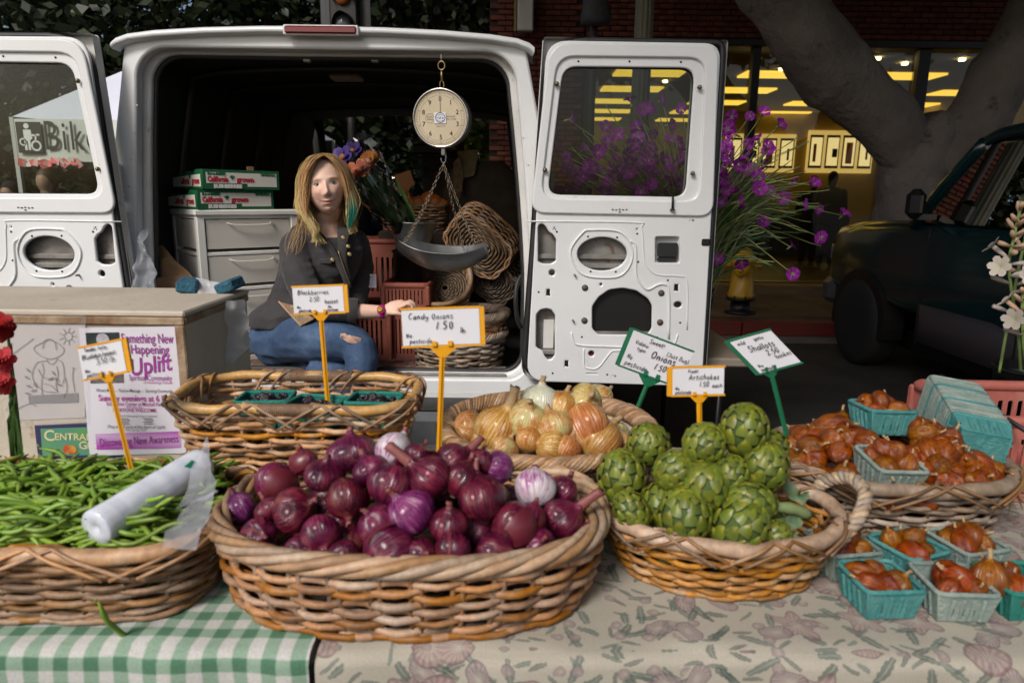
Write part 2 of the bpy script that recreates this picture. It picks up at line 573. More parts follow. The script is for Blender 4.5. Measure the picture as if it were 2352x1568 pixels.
# wall lamp on the pier
lantern_m = pmat('lantern_white', (.5, .5, .48), rough=.35)
o = empty('wall_lantern', at(1207, 20, BLD_Y - .18), label='white rectangular wall lantern on the brick pier', cat='lantern')
mb = MB(); mb.box((0, 0, .02), (.21, .14, .62), bevel=.015); mb.build('lamp_box', lantern_m, o)
mb = MB(); mb.box((-.135, .02, .02), (.035, .10, .62), bevel=.005); mb.build('side_strip', pmat('brass_dull', (.25, .19, .08), rough=.4, metal=.6), o)
mb = MB(); mb.box((0, .12, .05), (.10, .12, .10)); mb.build('bracket', dark_metal, o)
# fluted lamp post on the pavement
post_m = pmat('post_paint', (.10, .095, .06), (.14, .13, .085), scale=5, rough=.6)
p0 = at(1467, 300, 7.35); p0.z = WALK_Z
lp = empty('lamp_post', p0, label='grey green fluted lamp post rising behind the open van door', cat='lamp post')
mb = MB()
prof = []
seg = 48
rings = []
for z in (.45, 1.2, 2.4, 3.6, 5.2):
 rings.append([Vector(((.098 - .004 * z + (.007 if k % 4 in (0, 1) else 0)) * cos(tau * k / seg), (.098 - .004 * z + (.007 if k % 4 in (0, 1) else 0)) * sin(tau * k / seg), z)) for k in range(seg)])
mb.sm = False
mb.loft(rings, True, True, True)
mb.build('shaft', post_m, lp)
mb = MB(); mb.lathe([(.20, 0), (.20, .08), (.16, .14), (.15, .34), (.17, .38), (.12, .45)], 20); mb.build('base', post_m, lp)
mb = MB(); mb.lathe([(.10, 5.2), (.16, 5.25), (.18, 5.6), (.08, 5.75), (.001, 5.85)], 16); mb.build('lantern_head', lantern_m, lp)
# traffic signal beyond the van
c = at(793, 30, 9.0)
ts = empty('traffic_signal', (c.x, 9.0, 0), label='black traffic signal with an unlit amber lens above the van roof', cat='traffic light')
mb = MB(); mb.box((0, .03, 3.72), (.62, .02, 1.15), bevel=.008); mb.build('backplate', pmat('signal_back', (.020, .021, .024), (.045, .048, .055), scale=3, stretch=(8, 1, .4), rough=.5), ts)
mb = MB(); mb.box((0, -.04, 3.72), (.34, .14, .98), bevel=.02); mb.build('housing', dark_metal, ts)
for z, cc, nm in ((4.02, (.16, .01, .008), 'red lens'), (3.72, (.34, .10, .012), 'amber lens'), (3.42, (.10, .115, .125), 'pale reflecting lens')):
 mb = MB(); mb.lathe([(.105, 0), (.09, .035), (.05, .06), (.001, .068)], 18)
 l = mb.build('lens', pmat('lens_' + nm.split()[0], cc, rough=.12, coat=.5), ts, (0, -.115, z), (radians(90), 0, 0)); l['label'] = nm
 mb = MB()
 for k in range(13):
  a = pi * (-.1 + 1.2 * k / 12)
  mb.pt((.125 * cos(a), -.11, z + .125 * sin(a))); mb.pt((.125 * cos(a), -.30 + .10 * abs(cos(a)), z - .02 + .125 * sin(a)))
 for k in range(12): mb.face((2 * k, 2 * k + 2, 2 * k + 3, 2 * k + 1))
 mb.build('visor', dark_metal, ts)
mb = MB(); mb.tube([(0, .14, 0), (0, .14, 4.6)], .06, 10); mb.build('pole', dark_metal, ts)
# hooded walk signal hanging by the pier
c = at(1369, 18, 8.2)
hs = empty('hooded_signal', (c.x, 8.2, 0), label='small grey cloth hooded signal box above the open right door', cat='signal')
mb = MB()
rr = []
for j in range(9):
 z = c.z - .17 + .42 * j / 8
 rr.append([Vector(((.155 + .012 * sin(3 * k + j)) * cos(tau * k / 14) * (1 + .1 * sin(j)), (.12 + .01 * sin(2 * k + 2 * j)) * sin(tau * k / 14), z + .012 * sin(k * 1.7))) for k in range(14)])
mb.loft(rr, True, True, True); mb.build('cloth_hood', pmat('hood_grey', (.035, .035, .04), (.06, .06, .068), scale=9, rough=.8), hs)
mb = MB(); mb.tube([(0, .16, WALK_Z), (0, .16, 5.0)], .045, 10); mb.build('pole', pmat('post_dark', (.03, .025, .02), rough=.6), hs)
# -- trees
bark = pmat('ficus_bark', (.16, .135, .12), (.26, .225, .20), scale=1.6, detail=10, rough=.9, bump=1.0, bscale=7, bdist=.06, c3=(.05, .036, .027), s3=5, lo3=.60, hi3=.74)
bark_pale = pmat('pale_bark', (.30, .25, .18), (.40, .34, .25), scale=4, rough=.8, bump=.4)
bark_dark = pmat('dark_bark', (.035, .026, .018), (.06, .045, .03), scale=4, rough=.9, bump=.5)
def leaf_mat(name, a, b):
 m, nt, bs, out = base_mat(name)
 vec = coords(nt, rand=False)
 col = ramp(nt, noise_tex(nt, vec, 1.4, 3), [(.3, a), (.7, b)])
 nt.links.new(col, bs.inputs['Base Color'])
 bs.inputs['Roughness'].default_value = .5
 tl = nd(nt, 'ShaderNodeBsdfTranslucent')
 nt.links.new(col, tl.inputs[0])
 mx = nt.nodes.new('ShaderNodeMixShader'); mx.inputs[0].default_value = .25
 nt.links.new(bs.outputs[0], mx.inputs[1]); nt.links.new(tl.outputs[0], mx.inputs[2])
 nt.links.new(mx.outputs[0], out.inputs[0])
 return m
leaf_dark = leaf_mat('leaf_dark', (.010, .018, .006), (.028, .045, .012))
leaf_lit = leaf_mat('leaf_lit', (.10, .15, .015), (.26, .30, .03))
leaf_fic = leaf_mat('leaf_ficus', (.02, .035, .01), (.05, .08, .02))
def leaf_cloud(mb, centre, radii, n, size, rnd, clumps=40, hollow=.35):
 cl = []
 for _ in range(clumps):
  while True:
   p = Vector((rnd.uniform(-1, 1), rnd.uniform(-1, 1), rnd.uniform(-1, 1)))
   if hollow < p.length < 1: break
  cl.append((p, rnd.uniform(.16, .34)))
 for _ in range(n):
  p, cr = rnd.choice(cl)
  q = p + Vector((rnd.gauss(0, 1), rnd.gauss(0, 1), rnd.gauss(0, 1))) * cr * .62
  w = Vector((q.x * radii[0], q.y * radii[1], q.z * radii[2])) + Vector(centre)
  s = size * rnd.uniform(.6, 1.4)
  d = Vector((rnd.gauss(0, 1), rnd.gauss(0, 1), rnd.gauss(-.3, .6))).normalized()
  e = d.cross(Vector((rnd.gauss(0, 1), rnd.gauss(0, 1), rnd.gauss(0, 1)))).normalized() * .30
  i = [mb.pt(w), mb.pt(w + (d * .5 + e) * s), mb.pt(w + d * s), mb.pt(w + (d * .5 - e) * s)]
  mb.face(i)
def limb(mb, pts, rads, sides=14, n=8, rough=.05, seed=0):
 path = catmull(pts, n)
 rr = []
 m = len(rads)
 for i in range(len(path)):
  t = i / (len(path) - 1) * (m - 1)
  k = min(int(t), m - 2)
  rr.append(rads[k] + (rads[k + 1] - rads[k]) * (t - k))
 st = len(mb.v)
 mb.tube(path, rr, sides)
 for i in range(st, len(mb.v)):
  v = mb.v[i]
  nn = noise.noise_vector(v * 1.7 + Vector((seed, 0, 0)))
  n2 = noise.noise_vector(v * 5.1)
  mb.v[i] = v + nn * rough * 1.6 + n2 * rough * .5
rnd = random.Random(3)
# the forked ficus behind the truck
TY = 8.4
b = at(2075, 560, TY)
ft = empty('ficus_tree', (0, 0, 0), label='massive pale barked ficus with forked trunk behind the truck', cat='tree')
mb = MB()
def tp(px, py, dy=0): return at(px, py, TY + dy)
base = at(2078, 640, TY); base.z = WALK_Z - .05
limb(mb, [base, tp(2078, 560), tp(2080, 470), tp(2092, 395), tp(2120, 330), tp(2100, 285)], [.48, .37, .33, .37, .40, .26], 18, 8, .05, 1)
limb(mb, [tp(2110, 400), tp(2060, 310, -.05), tp(1960, 215, -.15), tp(1880, 120, -.2), tp(1815, 20, -.25), tp(1745, -90, -.3), tp(1640, -190, -.6)], [.30, .34, .355, .37, .38, .38, .30], 18, 8, .06, 2)
limb(mb, [tp(2130, 400), tp(2190, 330), tp(2255, 245, -.1), tp(2320, 130, -.2), tp(2380, 20, -.2), tp(2440, -110, -.4)], [.30, .34, .34, .35, .33, .28], 16, 8, .05, 3)
mb.build('trunk', bark, ft)
mb = MB()
for (px, py, dy, ex, ey, ez) in ((1690, -150, -.4, .5, 4.5, 5.6), (1690, -150, -.4, 2.2, 2.2, 5.9), (2420, -90, -.4, 7.8, 4.0, 6.0), (2420, -90, -.4, 7.5, 9.0, 6.4), (1745, -90, -.3, 3.6, 9.6, 6.3)):
 a = tp(px, py, dy)
 limb(mb, [a, a.lerp(Vector((ex, ey, ez)), .5) + Vector((.2, .1, .35)), Vector((ex, ey, ez))], [.22, .14, .05], 8, 6, .04, ex)
mb.build('limb', bark, ft)
mb = MB(); mb.sm = False
leaf_cloud(mb, (4.2, 3.4, 6.4), (6.9, 7.6, 1.35), 38000, .36, rnd, 380, .0)  # unseen crown, widened over the camera and thickened to shade truck and building
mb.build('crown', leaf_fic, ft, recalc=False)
def tree(name, label, x, y, h, cr, crz, leaves, size, lm, bm, seed, cz=None, lean=0.0, clumps=60, trunk_r=.2):
 r = random.Random(seed)
 t = empty(name, (x, y, 0), label=label, cat='tree')
 mb = MB()
 cz = cz or h * .68
 limb(mb, [(0, 0, 0), (lean * .3, 0, cz * .35), (lean, .1, cz)], [trunk_r * 1.3, trunk_r, trunk_r * .5], 10, 6, .04, seed)
 for k in range(6):
  a = r.uniform(0, tau)
  limb(mb, [(lean * .5, 0, cz * .5), (lean * .6 + cos(a) * cr * .4, sin(a) * cr * .4, cz * .8), (lean + cos(a) * cr * .8, sin(a) * cr * .8, cz + r.uniform(-.2, .5) * crz)], [trunk_r * .6, trunk_r * .4, .03], 7, 4, .03, seed + k)
 mb.build('trunk', bm, t)
 mb = MB(); mb.sm = False
 leaf_cloud(mb, (lean, 0, cz), (cr, cr, crz), leaves, size, r, clumps, .1)
 mb.build('crown', lm, t, recalc=False)
 return t
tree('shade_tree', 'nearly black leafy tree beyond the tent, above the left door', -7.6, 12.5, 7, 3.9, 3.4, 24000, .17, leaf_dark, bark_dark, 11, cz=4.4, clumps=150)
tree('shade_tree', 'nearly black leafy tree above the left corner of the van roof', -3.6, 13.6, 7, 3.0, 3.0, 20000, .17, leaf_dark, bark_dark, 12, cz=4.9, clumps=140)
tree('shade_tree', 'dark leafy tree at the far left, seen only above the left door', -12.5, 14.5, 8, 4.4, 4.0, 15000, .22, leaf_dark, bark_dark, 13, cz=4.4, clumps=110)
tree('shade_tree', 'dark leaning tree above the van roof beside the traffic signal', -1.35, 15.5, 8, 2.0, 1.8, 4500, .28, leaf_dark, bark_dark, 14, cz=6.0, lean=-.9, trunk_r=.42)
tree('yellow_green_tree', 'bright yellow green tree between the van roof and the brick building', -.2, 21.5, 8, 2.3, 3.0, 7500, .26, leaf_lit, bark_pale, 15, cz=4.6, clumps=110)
tree('shade_tree', 'dark bushy tree added far beyond to block the sky behind the van windscreen', -5.2, 25, 6, 4.6, 3.0, 16000, .26, leaf_dark, bark_dark, 16, cz=3.0, clumps=150)  # added tree, its low crown blocks bright sky in the windscreen view
# pale forked trunk in the sun
pt = empty('pale_trunk_tree', at(1050, 90, 18.0) * 1.0, label='sunlit pale forked trunk above the van roof, in front of yellow green leaves', cat='tree')
pt.location.z = 0
bx = pt.location.x
def L(px, py, Y=18.0): return at(px, py, Y) - Vector(pt.location)
mb = MB()
limb(mb, [(0, 0, 0), (0, 0, 1.5), L(1030, 120)], [.3, .26, .20], 10, 5, .03, 5)
limb(mb, [L(1030, 120), L(1016, 50), L(985, -30), L(950, -120)], [.18, .2, .15, .1], 8, 5, .03, 6)
limb(mb, [L(1030, 120), L(1042, 40), L(1052, -60)], [.16, .15, .10], 8, 5, .03, 7)
limb(mb, [L(1045, 150), L(1062, 60), L(1088, -30), L(1110, -100)], [.16, .15, .13, .1], 8, 5, .03, 8)
mb.build('trunk', bark_pale, pt)
mb = MB(); mb.sm = False
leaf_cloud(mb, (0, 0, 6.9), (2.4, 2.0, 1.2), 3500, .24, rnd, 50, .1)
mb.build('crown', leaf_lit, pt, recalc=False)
# far pale building seen through the windscreen
stucco = pmat('pale_stucco', (.30, .30, .26), (.36, .35, .31), scale=.8, rough=.9)
fb = empty('pale_building', (-6.2, 30, 0), label='pale far building seen through the van windscreen', cat='building')
mb = MB(); mb.box((0, 2, 2.2), (7.5, 4, 4.4)); mb.build('wall', stucco, fb)
mb = MB(); mb.prism([(-4.0, 4.4), (4.0, 4.4), (0, 5.6)], -.2, 4.3); mb.build('roof', pmat('roof_grey', (.18, .17, .16), rough=.9), fb)
for x in (-2.4, -.2, 2.2):
 mb = MB(); mb.box((x, -.03, 2.3), (.9, .08, 1.5)); f = mb.build('window', pmat('far_window', (.05, .07, .08), rough=.2), fb)
 mb = MB(); mb.box((x, -.08, 2.3), (.05, .03, 1.5)); mb.build('glazing_bar', stucco, f)
# -- market tent beyond the left door
TYY = 6.0
canvas = pmat('tent_canvas', (.62, .64, .72), (.52, .54, .64), scale=1.2, rough=.8)
banner_m = pmat('banner_cloth', (.62, .64, .60), (.54, .56, .52), scale=3, rough=.7)
tent = empty('market_tent', (0, 0, 0), label='white market tent with a banner seen through the left door window', cat='tent')
eL = at(28, 268, TYY); TW = 2.15
pk = at(395, 98, TYY + TW / 2)
eR = Vector((eL.x + TW, TYY, eL.z))
peak = Vector((eL.x + TW / 2, TYY + TW / 2, pk.z))
bL, bR = Vector((eL.x, TYY + TW, eL.z)), Vector((eR.x, TYY + TW, eL.z))
mb = MB()
def tri_grid(mb, A, B, C, n=8, sag=.05):
 ids = {}
 for i in range(n + 1):
  for j in range(n + 1 - i):
   u, v = i / n, j / n
   p = A * (1 - u - v) + B * u + C * v
   p = p - Vector((0, 0, sag * 4 * u * (1 - u) * (1 - v)))
   ids[i, j] = mb.pt(p)
 for i in range(n):
  for j in range(n - i):
   mb.face((ids[i, j], ids[i + 1, j], ids[i, j + 1]))
   if i + j < n - 1: mb.face((ids[i + 1, j], ids[i + 1, j + 1], ids[i, j + 1]))
for A, B in ((eL, eR), (eR, bR), (bR, bL), (bL, eL)): tri_grid(mb, A, B, peak)
mb.build('canopy', canvas, tent, recalc=False)
leg_m = pmat('tent_leg', (.45, .46, .45), rough=.4, metal=.3)
for q in (eL, eR, bL, bR):
 mb = MB(); mb.box((q.x, q.y, q.z / 2), (.035, .035, q.z - .01)); mb.build('leg', leg_m, tent)
zb = at(60, 365, TYY).z
mb = MB()
nx, nz = 30, 6
for i in range(nx + 1):
 for j in range(nz + 1):
  x = eL.x + .03 + (TW - .06) * i / nx
  mb.pt((x, TYY - .03 + .008 * sin(i * .9) * j / nz, eL.z - .02 - (eL.z - zb) * j / nz))
for i in range(nx):
 for j in range(nz):
  a = i * (nz + 1) + j; mb.face((a, a + 1, a + nz + 2, a + nz + 1))
ban = mb.build('banner', banner_m, tent, recalc=False)
ink = pmat('ink_black', (.012, .012, .014), rough=.6)
c = at(68, 316, TYY - .05); k = 1 / ppm(TYY, c.z)
mb = MB(); mb.box((0, 0, 0), (57 * k, .006, 68 * k)); ic = mb.build('pictogram', ink, ban, (c.x, TYY - .05, c.z))
wht = pmat('print_white', (.7, .72, .70), rough=.7)
mb = MB(); mb.T = Matrix.Translation((c.x, TYY - .056, c.z)) @ Matrix.Diagonal((k, 1, k, 1)); mb.sm = False
def disc(mb, cx, cz, r0, r1, n=18, y=0):
 a = [mb.pt((cx + r0 * cos(tau * i / n), y, cz + r0 * sin(tau * i / n))) for i in range(n)]
 b_ = [mb.pt((cx + r1 * cos(tau * i / n), y, cz + r1 * sin(tau * i / n))) for i in range(n)]
 for i in range(n): mb.face((a[i], a[(i + 1) % n], b_[(i + 1) % n], b_[i]))
disc(mb, -4, 25, .1, 6)
mb.poly([(-12, 0, 17), (5, 0, 17), (7, 0, -2), (2, 0, -6), (1, 0, -28), (-4, 0, -28), (-4, 0, -8), (-6, 0, -8), (-7, 0, -28), (-12, 0, -28)])
disc(mb, -15, -10, 5.5, 8.5); disc(mb, 14, -18, 8, 12)
mb.poly([(5, 0, 8), (16, 0, 6), (16, 0, 2), (5, 0, 3)]); mb.poly([(14, 0, 6), (18, 0, 6), (15, 0, -8), (11, 0, -8)])
mb.poly([(16, 0, 8), (24, 0, 8), (24, 0, 4), (16, 0, 4)])
mb.build('pictogram_figure', wht, ban, recalc=False)
c2 = at(100, 318, TYY - .05)
me = text_mesh('lettering', 'Bike', 92 * k, ink, align='LEFT', xs=.72, spacing=1.12)
put('lettering', me, ban, (c2.x, TYY - .055, c2.z + .01))
pinks = [pmat('flag_coral', (.75, .16, .15), rough=.8), pmat('flag_pink', (.72, .35, .36), rough=.8), pmat('flag_white', (.65, .60, .60), rough=.8)]
r5 = random.Random(5)
for i in range(17):
 q = at(50 + i * 8.1, 372 + r5.uniform(-4, 5), TYY - .04)
 s = .030 * r5.uniform(.8, 1.35)
 mb = MB(); mb.sm = False
 a = r5.uniform(-.5, .5)
 mb.T = Matrix.Translation(q) @ Euler((r5.uniform(-.4, .4), a, r5.uniform(-.5, .5))).to_matrix().to_4x4()
 mb.box((0, 0, 0), (s * 1.6, .004, s * 1.9))
 mb.build('paper_flag', pinks[i % 3 if i not in (3, 8, 12) else 0], tent)
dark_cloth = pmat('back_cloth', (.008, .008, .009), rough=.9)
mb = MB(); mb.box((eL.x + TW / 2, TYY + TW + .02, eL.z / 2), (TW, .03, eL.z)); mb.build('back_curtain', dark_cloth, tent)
# -- pickup truck parked nose to the kerb
teal = pmat('truck_paint', (.002, .022, .026), (.003, .027, .031), scale=2, rough=.22, coat=.8)
twotone = pmat('truck_lower', (.045, .038, .045), rough=.45, coat=.2)
tyre_m = pmat('tyre', (.012, .012, .012), rough=.8)
rim_m = pmat('wheel_rim', (.10, .10, .10), rough=.35, metal=.7)
tglass = glass_mat('truck_glass', (.75, .85, .8), refl=.6, through=.28)
trim_m = pmat('black_trim', (.008, .008, .008), rough=.45)
TX = 3.0
tk = empty('pickup_truck', (TX, 4.0, 0), label='dark teal pickup truck with grey lower doors parked nose to the kerb', cat='truck')
# local: x 0..1.95 across, y from -2.6 (tail) to 2.7 (nose)
def body_ring(y, z0, z1, ins, top_ins, hw=.975):
 pts = []
 for (x, z) in ((ins + .03, z0), (ins, z0 + .06), (ins - .012 + .0, (z0 + z1) * .5), (ins, z1 - .10), (ins + top_ins * .4, z1 - .03), (ins + top_ins, z1)):
  pts.append((x, y, z))
 return pts + [(1.95 - x, yy, z) for (x, yy, z) in pts[::-1]]
mb = MB()
stations = [(-2.6, .62, 1.20, .02, .05), (-.95, .62, 1.22, .0, .05), (-.90, .60, 1.23, 0, .05), (.2, .58, 1.24, 0, .05), (1.20, .58, 1.25, 0, .06), (1.5, .60, 1.25, .0, .08), (2.1, .60, 1.22, .01, .10), (2.50, .62, 1.18, .04, .12), (2.62, .66, 1.12, .08, .14), (2.66, .70, 1.02, .12, .14)]
mb.loft([body_ring(*s) for s in stations], True, True, True)
mb.build('body', teal, tk)
mb = MB()
low = [(-2.6, .34, .66, .03), (.95, .34, .66, .006), (1.0, .34, .66, .006)]
mb.loft([[(i - .008, y, z0 + .04), (i - .012, y, z1), (i + .2, y, z1), (1.75 - i, y, z1), (1.962 - i, y, z1), (1.958 - i, y, z0 + .04), (1.8, y, z0), (.15, y, z0)] for (y, z0, z1, i) in low], True, True, True)
mb.build('lower_body', twotone, tk)
mb = MB(); mb.box((.975, 2.62, .55), (1.86, .22, .24), bevel=.05); mb.build('front_bumper', pmat('bumper_grey', (.10, .10, .11), rough=.35, metal=.5), tk)
mb = MB(); mb.box((.975, 0.2, .30), (1.5, 4.8, .16)); mb.build('chassis', trim_m, tk)
# greenhouse: four pillars, roof, panes
A0, A1 = (1.12, 1.10), (.42, 1.70)     # windscreen base and top (y, z)
B0, B1 = (-.95, 1.09), (-.86, 1.70)
def pil(mb, p, q, r=.045, s=6): mb.tube([p, q], r, s)
def X_(z, side): return (.02 + (z - 1.23) * .20) if side == 0 else 1.95 - (.02 + (z - 1.23) * .20)
for s in (0, 1):
 mb = MB(); mb.tube(catmull([(X_(1.23, s), 1.22, 1.21), (X_(1.5, s), 1.00, 1.50), (X_(1.8, s), .72, 1.79)], 5), .045, 8); mb.build('windscreen_pillar', teal, tk)
 mb = MB(); mb.tube([(X_(1.23, s), .02, 1.18), (X_(1.78, s), -.02, 1.80)], .055, 8); mb.build('door_pillar', teal, tk)
 mb = MB(); mb.tube([(X_(1.23, s), -.92, 1.18), (X_(1.78, s), -.88, 1.80)], .06, 8); mb.build('rear_pillar', teal, tk)
 for (ya, yb, yc, yd) in ((.08, 1.14, .74, .04), (-.86, -.04, -.08, -.82)):
  mb = MB(); mb.sm = False
  mb.poly([(X_(1.25, s), ya, 1.25), (X_(1.25, s), yb, 1.25), (X_(1.77, s), yc, 1.77), (X_(1.77, s), yd, 1.77)])
  mb.build('side_window', tglass, tk, recalc=False)
 mb = MB(); mb.tube(catmull([(X_(1.78, s) + (.02 if s == 0 else -.02), y, z) for y, z in ((.72, 1.79), (.5, 1.835), (-.3, 1.85), (-.86, 1.81))], 5), .045, 8); mb.build('roof_rail', teal, tk)
mb = MB()
rr = []
for y, z in ((.73, 1.785), (.55, 1.835), (.2, 1.865), (-.5, 1.87), (-.80, 1.845), (-.92, 1.79)):
 rr.append([(.15 + 1.65 * k / 8, y, z + .035 * sin(pi * k / 8)) for k in range(9)])
mb.loft(rr, False); mb.build('roof', teal, tk)
mb = MB(); mb.sm = False; mb.poly([(.06, 1.18, 1.25), (1.89, 1.18, 1.25), (1.80, .74, 1.78), (.15, .74, 1.78)]); mb.build('windscreen', tglass, tk, recalc=False)
mb = MB(); mb.sm = False; mb.poly([(.1, -.93, 1.25), (1.85, -.93, 1.25), (1.78, -.88, 1.78), (.17, -.88, 1.78)]); mb.build('rear_window', tglass, tk, recalc=False)
for x in (.5, 1.4):
 mb = MB(); mb.box((x, -.35, 1.2), (.5, .16, .62), bevel=.05); mb.build('seat', trim_m, tk)
mb = MB(); mb.box((.975, .85, 1.20), (1.7, .5, .14), bevel=.04); mb.build('dashboard', trim_m, tk)
# wheels
def wheel(parent, x, y, z, r, w, sgn):
 o = MB(); prof = [(r * .62, -w / 2), (r * .9, -w / 2), (r * .98, -w * .38), (r, -w * .2), (r, w * .2), (r * .98, w * .38), (r * .9, w / 2), (r * .62, w / 2)]
 o.lathe(prof, 28)
 t = o.build('wheel', tyre_m, parent, (x, y, z), (0, radians(90), 0))
 o = MB(); o.lathe([(r * .62, -.02), (r * .60, .06), (r * .52, .02), (r * .30, .0), (r * .28, .05), (r * .16, .07), (.001, .07)], 24)
 o.build('rim', rim_m, t, (0, 0, -.02 * sgn), (0, pi if sgn > 0 else 0, 0))
 for k in range(6):
  a = tau * k / 6
  o = MB(); o.lathe([(.014, 0), (.014, .02), (.001, .024)], 6)
  o.build('wheel_nut', rim_m, t, (r * .21 * cos(a), r * .21 * sin(a), -.07 * sgn), (0, pi if sgn > 0 else 0, 0))
 return t
for x, s in ((.13, 1), (1.82, -1)):
 for y in (1.85, -1.75):
  wheel(tk, x - .05 * s, y, .375, .375, .24, s)
  mb = MB()
  mb.prism([(y + .45 * cos(a), .38 + .45 * sin(a)) for a in [pi * (-.06 + 1.12 * k / 18) for k in range(19)]], -.016 if s > 0 else 1.80, .15 if s > 0 else 1.966, 'x'); mb.build('wheel_well_shade', trim_m, tk)  # flat black disc stands in for the shade inside the wheel well
mb = MB(); mb.sm = True
st = len(mb.v)
mb.box((0, 0, .02), (.11, .15, .21), bevel=.045)
mb.build('door_mirror', trim_m, tk, (-.13, .98, 1.36))
mb = MB(); mb.box((-.05, .98, 1.29), (.14, .05, .04)); mb.build('mirror_bracket', trim_m, tk)
for y in (.98, -.02):
 mb = MB(); mb.box((-.002, y, .78), (.01, .008, .84)); mb.build('door_gap', trim_m, tk)
mb = MB(); mb.box((-.015, .10, 1.12), (.03, .16, .04), bevel=.012); mb.build('door_handle', trim_m, tk)
for x in (.22, 1.73):
 mb = MB(); mb.box((x, 2.60, .92), (.30, .12, .18), bevel=.03); mb.build('headlight', pmat('headlight', (.25, .25, .24), rough=.1, coat=.6), tk)
mb = MB(); mb.box((.975, 2.66, .92), (1.1, .06, .26), bevel=.02); mb.build('grille', trim_m, tk)
# -- hydrant
hy = pmat('hydrant_yellow', (.52, .28, .010), (.60, .34, .015), scale=8, rough=.45, coat=.2, c3=(.25, .11, .02), s3=12, lo3=.66, hi3=.74)
h0 = at(1700, 700, 7.55); h0.z = WALK_Z
hd = empty('fire_hydrant', h0, label='yellow fire hydrant on a black flange at the kerb', cat='hydrant')
mb = MB(); mb.lathe([(.17, 0), (.17, .035), (.11, .04), (.10, .15), (.16, .155), (.16, .185), (.12, .19)], 20); mb.build('base_flange', trim_m, hd)
mb = MB(); mb.lathe([(.15, .185), (.15, .22), (.135, .24), (.115, .45), (.112, .56), (.13, .575), (.13, .60), (.12, .63), (.10, .68), (.06, .72), (.03, .73)], 24); mb.build('barrel', hy, hd)
mb = MB(); mb.lathe([(.035, .72), (.035, .77), (.001, .775)], 5); mb.build('top_nut', hy, hd)
for nm, ang, z, r in (('pumper_cap', -115, .50, .075), ('hose_cap', -10, .56, .055), ('hose_cap', 170, .56, .055)):
 a = radians(ang)
 mb = MB(); mb.lathe([(r * .8, .06), (r * .8, .13), (r, .14), (r, .19), (r * .5, .205), (r * .28, .21), (r * .28, .25), (.001, .255)], 16)
 mb.build(nm, hy, hd, (0, 0, z), (0, radians(90), a))
for k in range(8):
 a = tau * k / 8
 mb = MB(); mb.lathe([(.014, 0), (.014, .025), (.001, .03)], 6); mb.build('flange_bolt', trim_m, hd, (.14 * cos(a), .14 * sin(a), .185))
# ================================================================== VAN
VX, VY = -.712, 2.72
white = pmat('van_white', (.74, .75, .76), (.68, .69, .70), scale=2.5, rough=.32, coat=.35, c3=(.44, .38, .31), s3=7, lo3=.66, hi3=.80)
white_in = pmat('van_white_worn', (.72, .72, .71), (.62, .61, .59), scale=6, rough=.45, coat=.15, c3=(.28, .19, .12), s3=11, lo3=.64, hi3=.76)
inner_dark = pmat('van_inside_shade', (.016, .013, .010), (.026, .020, .015), scale=3, rough=.75)  # near-black carries the shade inside; the lining's own paint is white
rubber = pmat('rubber_seal', (.012, .012, .013), (.022, .021, .021), scale=14, rough=.55)
raw_metal = pmat('raw_metal', (.16, .15, .14), (.30, .29, .27), scale=9, detail=8, rough=.5, metal=.35, c3=(.16, .10, .06), s3=16, lo3=.58, hi3=.70)
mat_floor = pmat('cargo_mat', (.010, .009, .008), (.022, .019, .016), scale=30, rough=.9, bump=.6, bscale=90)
van_glass = glass_mat('van_glass', (.90, .94, .90), refl=.35, through=.86)
screw_m = pmat('screw_brass', (.20, .17, .10), rough=.35, metal=.8)
red_lens = pmat('red_lens', (.16, .008, .012), rough=.25, coat=.5)
van = empty('cargo_van', (VX, VY, 0), label='white cargo van with both rear doors swung open toward the stall', cat='van')
HW = [(.42, .80), (.60, .835), (.75, .868), (1.0, .882), (1.2, .876), (1.4, .852), (1.6, .814), (1.78, .775), (1.925, .745)]
def hw(z):
 for (a, p), (b, q) in zip(HW, HW[1:]):
  if z <= b: return p + (q - p) * (z - a) / (b - a)
 return HW[-1][1]
ROOF = [(.745, 1.945), (.70, 1.960), (.60, 1.973), (.42, 1.985), (.21, 1.992), (0, 1.994)]
def section(y, ins=0.0, zmin=.42):
 L_ = [(-(hw(z) - ins), y, z) for z, _ in HW if z >= zmin] + [(-(x - ins), y, z - ins) for x, z in ROOF[:-1]]
 return L_ + [(0, y, ROOF[-1][1] - ins)] + [(-x, yy, z) for (x, yy, z) in L_[::-1]]
mb = MB()
mb.loft([section(y) for y in (.02, .3, .9, 1.5, 1.62)], False)
mb.build('body', white, van, recalc=False)
# cab: lower sides, roof, bonnet
mb = MB()
mb.loft([[p for p in section(y) if p[2] > 1.88] for y in (1.62, 2.0, 2.35)], False)
mb.build('cab_roof', white, van, recalc=False)
for s in (-1, 1):
 mb = MB(); mb.loft([[(s * hw(z), y, z) for z in (.42, .75, 1.0, 1.18)] for y in (1.62, 2.2, 3.0, 3.6)], False); mb.build('cab_door', white, van, recalc=False)
 mb = MB(); mb.sm = False; mb.poly([(s * hw(1.2), 1.66, 1.2), (s * hw(1.2), 2.82, 1.2), (s * hw(1.85), 2.36, 1.86), (s * hw(1.85), 1.66, 1.86)]); mb.build('cab_side_window', van_glass, van, recalc=False)
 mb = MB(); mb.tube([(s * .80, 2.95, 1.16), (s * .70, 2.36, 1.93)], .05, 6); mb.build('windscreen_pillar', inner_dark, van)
 mb = MB(); mb.box((s * .79, 1.64, 1.5), (.10, .12, .86)); mb.build('cab_pillar', inner_dark, van)
